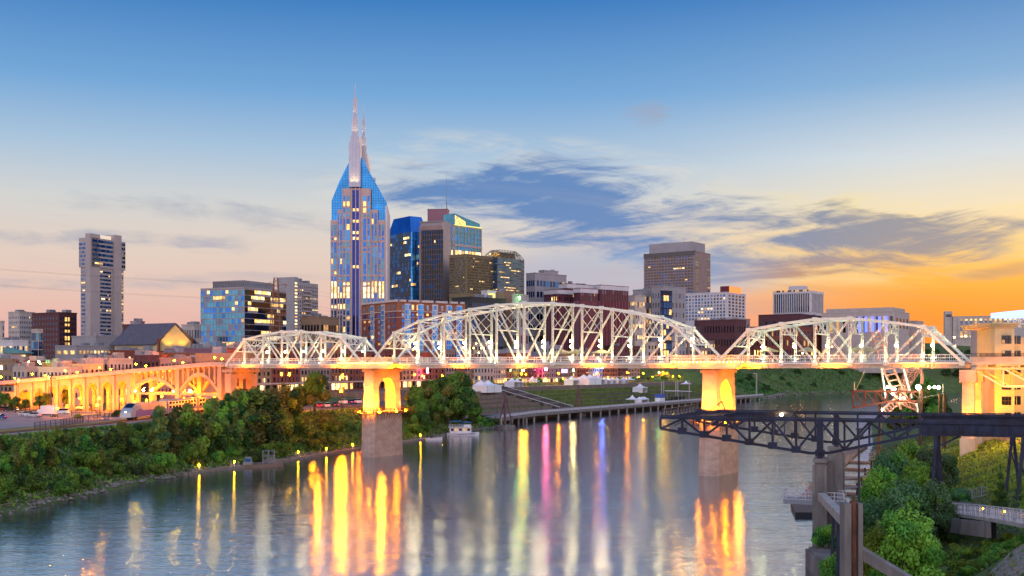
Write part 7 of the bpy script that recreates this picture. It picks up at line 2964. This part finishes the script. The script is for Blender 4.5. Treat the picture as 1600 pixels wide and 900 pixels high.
gantry_truss(GN, False)
gantry_truss(GF, True)
q = MB()        # lattice across the tip between the two trusses
for k in range(4):
    s = -21 + k * 1.5
    q.bar(gpt(GN, s, ZTOP - .2), gpt(GF, s, ZTOP - .2), .2, .22)
    q.bar(gpt(GN, s, ZTOP - .2), gpt(GF, s + 1.5, ZTOP - .2), .12, .12)
    q.bar(gpt(GN, s + 1.5, ZTOP - 1.2), gpt(GF, s, ZTOP - .2), .12, .12)
for k in range(9):
    a, b_ = gpt(GN, -20.5, ZTOP).lerp(gpt(GF, -20.5, ZTOP), k / 9), gpt(GN, -17.5, ZTOP).lerp(gpt(GF, -17.5, ZTOP), (k + 1) / 9)
    q.bar(a, b_, .1, .1)
    q.bar(a, a + Vector((0, 0, .9)), .07, .07)
railing(q, [gpt(GN, -21.3, ZTOP + .1), gpt(GF, -21.3, ZTOP + .1)], .9, 2, 2, .05)
q.build('tip_bracing', STEEL_B, GA)
q = MB()
q.bar(gpt(GF, -19, ZTOP + .2), gpt(GF, -17.4, ZTOP + 1.5), .16, .16)
q.bar(gpt(GF, -17.4, ZTOP + 1.5), gpt(GF, -16.9, ZTOP + .2), .16, .16)
q.build('winch_arm', STEEL_D, GA)
for base, lab in ((GN, 'near'), (GF, 'far')):
    q = MB()
    p = gpt(base, 0, ZTOP - 4.9)
    q.tube(p + Vector((0, 0, -.7)), p, .5, .3, 10)
    q.tube(p, p + Vector((0, 0, .5)), .3, .55, 10)
    q.build('bearing', STEEL_B, GA)
pA = at(1152, 645.5, 163)
q = MB(); q.ball(gpt(GF, -8.4, ZTOP + .05) + Vector((0, -1.0, -.5)), .22, 8); q.bar(gpt(GF, -8.4, ZTOP - .5), gpt(GF, -8.4, ZTOP - .5) + Vector((0, -1, 0)), .1, .1)
o = q.build('work_lamp', lamp('gantry_work_lamp', (1, .6, .2), 160), org=gpt(GF, -8.4, ZTOP))
tag(o, 'small orange work lamp glowing on the far gantry truss', 'lamp')
# concrete piers carrying it
for base, lab, offs, hw in ((GN, 'near grooved concrete pier under the gantry, standing in the river', (-.75, .75), .62), (GF, 'far slab concrete pier under the gantry', (0,), .95)):
    p = base.copy()
    r_ = thing('gantry_pier', lab, 'pier', (p.x, p.y, 0), 'concrete piers under the gantry')
    for k, dd in enumerate(offs):
        q = MB()
        c_ = p + GP * (2.6 if k else 0) * 1 + GD * (1.1 if k else 0)
        vs_ = []
        for z, kk in ((-3, 1.35), (12.6, 1.0)):
            for a, b_ in ((-1, -1), (1, -1), (1, 1), (-1, 1)):
                vs_.append((c_.x + GD.x * hw * a * kk + GP.x * hw * 1.1 * b_ * kk, c_.y + GD.y * hw * a * kk + GP.y * hw * 1.1 * b_ * kk, z))
        q.add(vs_, [(0, 1, 5, 4), (1, 2, 6, 5), (2, 3, 7, 6), (3, 0, 4, 7), (3, 2, 1, 0), (4, 5, 6, 7)])
        for a in (-1, 1):
            q.frame(Vector((c_.x, c_.y, 4.8)) + GD * (hw + .12) * a + GP * (-.45), GD * .16, GP * .4, Vector((0, 0, 7.4)))
        q.build('shaft', CONC_D, r_)
    q = MB(); q.frame(p + Vector((0, 0, 12.8)) + GP * (1.1 if len(offs) > 1 else 0), GD * (hw + .22), GP * (hw + (1.5 if len(offs) > 1 else .25)), Vector((0, 0, .25))); q.build('cap', CONC_D, r_)
# steel landing at the pier, with its railing
LP = Vector((40.2, 146.5, 7.35))
LD = thing('steel_landing', 'grey steel landing with railings wrapped round the near gantry pier', 'landing', LP)
q = MB()
q.frame(LP + GD * .2, GD * 3.9, GP * 1.6, Vector((0, 0, .12)))
q.frame(LP + GD * .2 - GP * 1.6 + Vector((0, 0, -.12)), GD * 3.9, GP * .1, Vector((0, 0, .3)))
for s in (-3, -1, 1, 3):
    q.frame(LP + GD * s + Vector((0, 0, -.25)), GD * .1, GP * 1.5, Vector((0, 0, .18)))
q.build('platform', STEEL_G, LD)
q = MB()
c_ = [LP + GD * a + GP * b_ + Vector((0, 0, .12)) for a, b_ in ((4.1, -1.6), (-3.7, -1.6), (-3.7, 1.6), (4.1, 1.6))]
railing(q, c_, 1.15, 1.2, .4, .05)
q.build('railing', PAN, LD)
q = MB(); q.ball(LP + GD * 2.4 + GP * 1.2 + Vector((0, 0, .7)), .18, 8); q.build('lamp', lamp('landing_lamp', (1, .5, .15), 40), LD)
q = MB(); q.box(31.5, 37.4, 181, 197, -.2, .7); q.build
m = MB(); m.prism([(47.5, 184), (52.5, 184), (55.0, 199), (50.5, 199)], -.3, .75); m.prism([(47.5, 184), (52.5, 184), (55.0, 199), (50.5, 199)], .755, .80)
tag(m.build('floating_platform', STEEL_D, org=(50, 190, 0)), 'dark square floating platform on the water behind the landing', 'platform')
# inclined conveyor strut from the landing to the post
CV = thing('inclined_strut', 'weathered grey inclined box beam from the landing to the rusty post', 'strut', at(1284, 782, 143))
a, b_ = at(1284, 776, 143), at(1335, 829, 98)
q = MB(); q.bar(a, b_, .9, .95); q.build('beam', CONC, CV)
q = MB()
for f_, zb2 in ((.45, 2.0), (.62, 1.5)):
    p = a.lerp(b_, f_)
    q.bar(p, (p.x - .2, p.y, zb2), .28, .28)
    q.bar(p + Vector((0, 0, -.5)), (p.x + .6, p.y + 3, zb2), .14, .14)
q.build('leg', STEEL_B, CV)
# the paired concrete piles with the rusty tube between, and their raking strut
Y = 92.0
PX = thing('paired_post', 'tall pair of concrete piles gripping a rusty steel tube, bottom right', 'post', (XX(1330, Y), Y, 1))
zt = ZZ(786, Y)
for x0, x1 in ((1317, 1327.5), (1338.5, 1345.5)):
    q = MB(); q.box(XX(x0, Y), XX(x1, Y), Y - .5, Y + .9, -2, zt); q.build('pile', CONC_D, PX)
q = MB(); q.tube((XX(1333, Y), Y - .1, -2), (XX(1333, Y), Y - .1, zt + .15), .31, .31, 10); q.box(XX(1327.4, Y), XX(1338.6, Y), Y + .1, Y + .3, -2, zt - .2); q.build('rusty_tube', RUST, PX)
q = MB(); q.tube((XX(1333, Y), Y - .1, zt + .1), (XX(1333, Y), Y - .1, zt + .5), .14, .12, 8); q.build('cap_pin', RUST, PX)
q = MB(); q.bar((XX(1344, Y), Y + .3, ZZ(862, Y)), (XX(1405, Y), Y - 6, ZZ(925, Y - 6)), .55, .9); q.build('raking_strut', CONC_D, PX)
# concrete quay at the waterline
m = MB(); m.prism([(37.0, 138.5), (39.6, 140), (40.5, 120), (36.5, 100), (33.0, 100)], -2, 2.2); m.prism([(37.3, 138), (39.3, 139.4), (40.1, 120), (36.2, 100.5), (33.5, 100.5)], 2.2, 2.5)
tag(m.build('concrete_quay', CONC_D, org=(38, 120, 0)), 'low concrete quay at the waterline under the bushes', 'quay')
# black lamp pole in front of the gantry
Y = 122
p = at(1342, 786, Y)
LPole = thing('lamp_pole', 'slim black pole rising in front of the gantry truss', 'pole', (p.x, Y, 4))
q = MB(); q.tube((p.x, Y, 3.5), (p.x, Y, ZZ(670, Y)), .17, .10, 8); q.build('pole', STEEL_D, LPole)
q = MB(); q.bar((p.x - .55, Y, ZZ(683, Y)), (p.x + .5, Y, ZZ(681, Y)), .12, .14); q.box(p.x - .3, p.x + .3, Y - .2, Y + .2, ZZ(672, Y), ZZ(669, Y)); q.build('lamp_head', STEEL_D, LPole)
# brown floating dock with finger piers running up the right bank
FD = thing('floating_dock', 'long brown floating dock with finger piers beyond the gantry', 'dock', (52, 200, 0))
BROWN = mat('brown_planks', (.26, .16, .12), .85, var=.2, vs=.8)
fd = [(51, 193), (60, 218), (70, 246), (84, 282), (100, 322), (110, 345)]
q = MB()
for a, b_ in zip(fd, fd[1:]):
    q.bar((*a, .35), (*b_, .35), 3.4, .6)
q.build('walkway', BROWN, FD)
for k, (x, y) in enumerate(((60.5, 219), (65.5, 232), (72, 250), (80, 270), (88, 290))):
    q = MB(); q.bar((x, y, .3), (x + 7, y - 3.6, .3), 1.5, .45); q.build('finger_pier', BROWN, FD)
    q = MB(); q.tube((x + 7.2, y - 3.7, -2), (x + 7.2, y - 3.7, 2.6), .2, .2, 7); q.build('mooring_pile', STEEL_D, FD)
for k, (y0, x0) in enumerate(((226, 57), (208, 52))):
    m = MB(); m.bar((x0 + 4, y0, 1.4), (x0 + 22, y0 + 2, 3.2), .3, .3); m.bar((x0 + 4, y0, 2.2), (x0 + 22, y0 + 2, 4.0), .1, .1)
    tag(m.build('boom_arm', STEEL_G, org=(x0 + 4, y0, 1.4)), ('upper', 'lower')[k] + ' thin steel boom holding the brown dock off the bank', 'boom')
# curved pedestrian ramp with railings
RP = thing('curved_ramp', 'pale curved pedestrian ramp with lit handrails at the right edge', 'ramp', at(1500, 800, 128))
arc = []
for k in range(13):
    f_ = k / 12
    px = 1448 + 210 * f_
    Yr = 146 - 50 * f_ ** 1.2
    py = 789 + 30 * f_ ** 1.6
    arc.append(at(px, py + 12, Yr))
q = MB()
for a, b_ in zip(arc, arc[1:]):
    q.bar(a, b_, 2.6, .35)
q.build('deck', CONC, RP)
for sg in (-1, 1):
    q = MB()
    rr_ = []
    for i, p in enumerate(arc):
        d = (arc[min(i + 1, 12)] - arc[max(i - 1, 0)]).normalized()
        rr_.append(p + Vector((-d.y, d.x, 0)) * 1.25 * sg + Vector((0, 0, .15)))
    railing(q, rr_, 1.15, 1.5, .75, .06)
    q.build('railing', PAN, RP)
for i in (6, 8, 10, 11):
    q = MB(); d = (arc[i + 1] - arc[i]).normalized(); q.ball(arc[i] + Vector((-d.y, d.x, 0)) * -1.2 + Vector((0, 0, 1.15)), .10, 8); q.build('rail_lamp', SMALLLT, RP)
q = MB()
for i in (3, 6, 9):
    p = arc[i]
    q.bar(p, Vector((p.x, p.y, gz(p.x, p.y) - 1)), .5, .5)
q.build('support_post', STEEL_D, RP)
up = [at(1455, 783, 152), at(1500, 785, 148), at(1545, 790, 140)]
RP2 = thing('upper_ramp', 'upper straight flight of the pale ramp behind the curved one', 'ramp', up[1])
q = MB()
for a, b_ in zip(up, up[1:]):
    q.bar(a + Vector((0, 0, -1.2)), b_ + Vector((0, 0, -1.2)), 2.2, .4)
q.build('deck', CONC, RP2)
q = MB(); railing(q, [p + Vector((0, -1, -1)) for p in up], 1.1, 1.5, .5, .055); q.build('railing', STEEL_G, RP2)
q = MB(); q.bar(at(1478, 820, 134), at(1545, 828, 120), .5, 1.7)
tag(q.build('retaining_wall', CONC_D, org=at(1500, 818, 128)), 'low concrete wall under the curved ramp', 'wall')
q = MB(); railing(q, [at(1504, 781, 150), at(1541, 775, 146)], 1.3, 1.5, .4, .05)
tag(q.build('handrail_fence', STEEL_G, org=at(1504, 781, 150)), 'short grey fence on the knoll behind the ramp', 'fence')
# pale erosion matting at the bottom right corner, draped on the ground
xs_, ys_ = np.linspace(36, 54, 21), np.linspace(76, 97, 22)
vs_, fs_ = [], []
for y in ys_:
    for x in xs_:
        vs_.append((x + (y - 76) * .12, y, gz(x + (y - 76) * .12, y) + .07 + .03 * math.sin(x * 5 + y)))
for j in range(21):
    for i in range(20):
        a = j * 21 + i
        fs_.append((a, a + 1, a + 22, a + 21))
q = MB(); q.add(vs_, fs_)
tag(q.build('erosion_mat', mat('straw_erosion_mat', (.27, .235, .19), .95, var=.3, vs=1.5, stretch=3, bump=.6, bs=6), smooth=True), kind='structure')
m = MB(); m.prism([(100, 196), (150, 186), (150, 232), (108, 240), (100, 226)], 6, 10.6)
tag(m.build('paved_road', mat('orange_brick_paving', (.34, .22, .13), .9, var=.2, vs=.5)), kind='structure')
light('plaza_light', 'POINT', (104, 206, 15), 9000, (1, .42, .05), .4)
light('plaza_light', 'POINT', (96, 214, 15), 6000, (1, .45, .06), .4)
BR = thing('brick_planter_wall', 'low orange lit brick wall at the right edge above the knoll', 'wall', (110, 194, 10))
q = MB(); q.bar((101, 196, 11), (150, 185, 11), .6, 1.6); q.build('wall', W_TAN, BR)

# ------------------------------------------------------------------ red steel sculpture and its red jetty
REDM = mat('coral_red_paint', (.50, .24, .18), .5, var=.1)
SC_ = thing('steel_sculpture', 'twisting coral red lattice sculpture with white poles behind the right span', 'sculpture', at(1412, 650, 292))
YS = 292


def rail_ladder(p0, p1, off, n_, name):
    q_ = MB()
    for k in range(n_):
        a0, a1 = p0.lerp(p1, k / n_), p0.lerp(p1, (k + 1) / n_)
        q_.tube(a0, a1, .32, .32, 7)
        q_.tube(a0 + off, a1 + off, .32, .32, 7)
        q_.bar(a0, a0 + off, .34, .34)
    q_.build(name, REDM, SC_)


rail_ladder(at(1372, 560, YS), at(1408, 640, YS), Vector((3.0, .8, .5)), 9, 'ladder_arm')
rail_ladder(at(1362, 520, YS + 1), at(1374, 562, YS), Vector((2.2, .6, .3)), 6, 'ladder_arm')
rail_ladder(at(1376, 642, YS), at(1412, 612, YS), Vector((1.2, .5, -1.4)), 9, 'ladder_arm')
rail_ladder(at(1405, 622, YS), at(1432, 633, YS), Vector((.6, .5, -1.6)), 5, 'ladder_arm')
q = MB()
for k in range(7):      # the fat lattice tube
    a, b_ = at(1405 + k * 3.1, 622 - k * 6.6, YS + 2), at(1405 + (k + 1) * 3.1, 622 - (k + 1) * 6.6, YS + 2)
    r0 = 1.1 + .16 * k
    for i in range(10):
        t0, t1 = 2 * PI * i / 10, 2 * PI * (i + 1) / 10
        o0, o1 = Vector((math.cos(t0) * r0, math.sin(t0) * r0, 0)), Vector((math.cos(t1) * r0, math.sin(t1) * r0, 0))
        q.bar(a + o0, b_ + o0, .14, .14)
        q.bar(a + o0, a + o1, .14, .14)
        q.bar(a + o0, b_ + o1, .10, .10)
q.build('lattice_tube', REDM, SC_)
q = MB()
for k in range(9):
    t0, t1 = -.4 + k * .32, -.4 + (k + 1) * .32
    c_ = at(1426, 592, YS + 1)
    a, b_ = c_ + Vector((math.cos(t0) * 2.6, 0, math.sin(t0) * 3.6)), c_ + Vector((math.cos(t1) * 2.6, 0, math.sin(t1) * 3.6))
    q.tube(a, b_, .5, .5, 7)
q.build('loop', REDM, SC_)
q = MB()
for (x0, y0, x1, y1) in ((1377, 574, 1384, 622), (1412, 576, 1425, 622), (1432, 630, 1436, 650)):
    q = MB(); q.tube(at(x0, y0, YS - .5), at(x1, y1, YS - .5), .26, .26, 7); q.build('white_pole', WHITE, SC_)

for (x, y) in ((1387, 605), (1398, 608), (1405, 622), (1414, 621), (1378, 640), (1395, 616)):
    q = MB(); q.ball(at(x, y, YS - 1.6), .34, 8); q.build('spot_lamp', lamp('sculpture_lamp', (1, .9, .6), 90) if 'sculpture_lamp' not in MAT else MAT['sculpture_lamp'], SC_)
for (x, y) in ((1395, 600), (1415, 610), (1385, 630)):
    light('sculpture_light', 'POINT', at(x, y, YS - 4), 700, (1, .8, .5), .3)
JY = 284
JT = thing('truss_jetty', 'rusty red truss arm hung out over the river behind the gantry', 'jetty', at(1385, 624, JY))
q = MB()
for dy_ in (0, 3.0):
    P0 = lambda px, py: at(px, py, JY + dy_)
    q.bar(P0(1333, 611), P0(1440, 612), .5, .5)
    q.bar(P0(1333, 637), P0(1392, 627), .5, .5)
    q.bar(P0(1392, 627), P0(1440, 627), .5, .5)
    xs2 = [1333, 1351, 1368, 1386, 1404, 1422, 1440]
    for k, x in enumerate(xs2):
        yb_ = 637 - max(0, min(1, (x - 1333) / 59)) * 10
        q.bar(P0(x, 611), P0(x, yb_), .4, .4)
        if k < 6:
            yb2 = 637 - max(0, min(1, (xs2[k + 1] - 1333) / 59)) * 10
            q.bar(P0(x, 611), P0(xs2[k + 1], yb2), .3, .3)
q.build('truss', mat('jetty_red_steel', (.16, .04, .035), .7, var=.25), JT)
q = MB()
for k in range(8):
    p = at(1333 + k * 15, 611, JY)
    q.bar(p, p + Vector((0, 3, 0)), .3, .3)
for px in (1376, 1440):
    q.bar(at(px, 606, JY + 1.5), Vector((XX(px, JY), JY + 1.5, 0)), .7, .7)
q.build('cross_beam', RUST, JT)
q = MB(); q.tube(at(1335, 611, JY), at(1335, 598, JY), .18, .14, 6); q.tube(at(1337, 610, JY), at(1353, 576, JY), .05, .05, 4); q.build('stay_post', W_CREAM, JT)
# bright lamp mast and its row of lamps
FM = thing('floodlight_mast', 'blazing floodlight with a row of three smaller lamps by the third pier', 'floodlight', at(1436, 640, 276))
q = MB()
q.tube(Vector((XX(1437, 276), 276, 2)), at(1437, 607, 276), .28, .22, 8)
q.tube(Vector((XX(1474, 276), 276, 2)), at(1474, 600, 276), .3, .25, 8)
q.bar(at(1437, 622, 276), at(1474, 616, 276), .5, .3)
q.build('mast', STEEL_D, FM)
for i, (x, y, r_) in enumerate(((1435, 605, .62), (1452, 605.5, .32), (1460, 605, .32), (1467, 605.5, .4))):
    q = MB(); q.ball(at(x, y, 275.4), r_, 10); q.build('lamp', lamp('flood_globe', (1, .88, .42), 320) if i == 0 else MAT['flood_globe'], FM)
light('flood_mast_light', 'POINT', at(1440, 608, 272), 5000, (1, .8, .3), .5)
q = MB()
for px in (1468, 1476):
    q.tube(Vector((XX(px, 270), 270, 2)), at(px, 615, 270), .3, .3, 7)
tag(q.build('steel_post', RUST, org=(XX(1472, 270), 270, 2)), 'pair of rusty posts beside the floodlight mast', 'post')
# lamps on the hill road and the far shore
HL = thing('hill_lamp', 'x', 'street lamp')
q = MB(); q.tube((0, 0, 0), (0, 0, 7), .2, .14, 6); q.build('post', STEEL_D, HL)
q = MB(); q.ball((0, 0, 7.6), .85, 8); q.build('globe', lamp('hill_globe', (1, .50, .14), 55), HL)
freeze(HL)
for i, (px, py) in enumerate(((1322, 545), (1345, 528), (1357, 530), (1403, 522), (1408, 534), (1414, 525), (1420, 540), (1428, 520), (1399, 535), (1440, 533), (1471, 524), (1491, 527), (1508, 525), (1536, 527), (1546, 532), (1492, 541), (1520, 540), (1213, 545), (1240, 533), (1196, 538), (1254, 548), (1300, 538))):
    Y = 1160 if px > 1300 else 1010
    x = XX(px, Y)
    zt = ZZ(py, Y)
    put(HL, (x, Y, zt - 7.6), 0, 1.0 if px > 1300 else .7, f"orange street lamp seen through the right span, {nth(i)} of the scattered hill lamps", 'street lamps on the far hill')
for i, (px, py, m) in enumerate([(45, 566, GRN), (61, 565, GRN), (698 + 114, 465, GRN), (1345, 541, GRN)]):
    Y = (455, 455, 716, 1100)[i]
    p = at(px, py, Y)
    q = MB(); q.ball(p, (.4, .4, .5, .5)[i], 8); q.bar(p, p + Vector((0, 1.5, -1)), .12, .12)
    o = q.build('green_lamp', m if i > 1 else GRN, org=p)
    tag(o, ('left green lamp on the dark shop behind the viaduct', 'right green lamp on the dark shop behind the viaduct', 'green lamp glowing on the small grey block', 'green lamp beyond the right span')[i], 'lamp')
# warm lights over the viaduct's shop roofs
for px, py, Y in ((20, 556, 470), (60, 560, 450), (100, 572, 420), (150, 566, 440), (200, 566, 440), (285, 560, 480), (330, 556, 470), (420, 565, 470), (520, 565, 520)):
    light('shop_glow', 'POINT', at(px, py, Y) + Vector((0, -8, 4)), 8000, (1, .21, .01), .4)
for px, py, Y in ((760, 545, 628), (740, 552, 632)):
    for k in range(5):
        p = at(px - 16 + k * 8, py - 8 + (k % 2) * 7, Y)
        q = MB(); q.ball(p, .35, 6); q.bar(p, p + Vector((0, 2, .2)), .1, .1)
        o = q.build('deck_lamp', MAT.get('deck_globe') or lamp('deck_globe', (1, .7, .1), 30), org=p)
        tag(o, f"warm lamp on the parking deck behind the main span, {nth(k)} in the {'upper' if py == 545 else 'lower'} row", 'lamp', 'lamps of the parking deck')
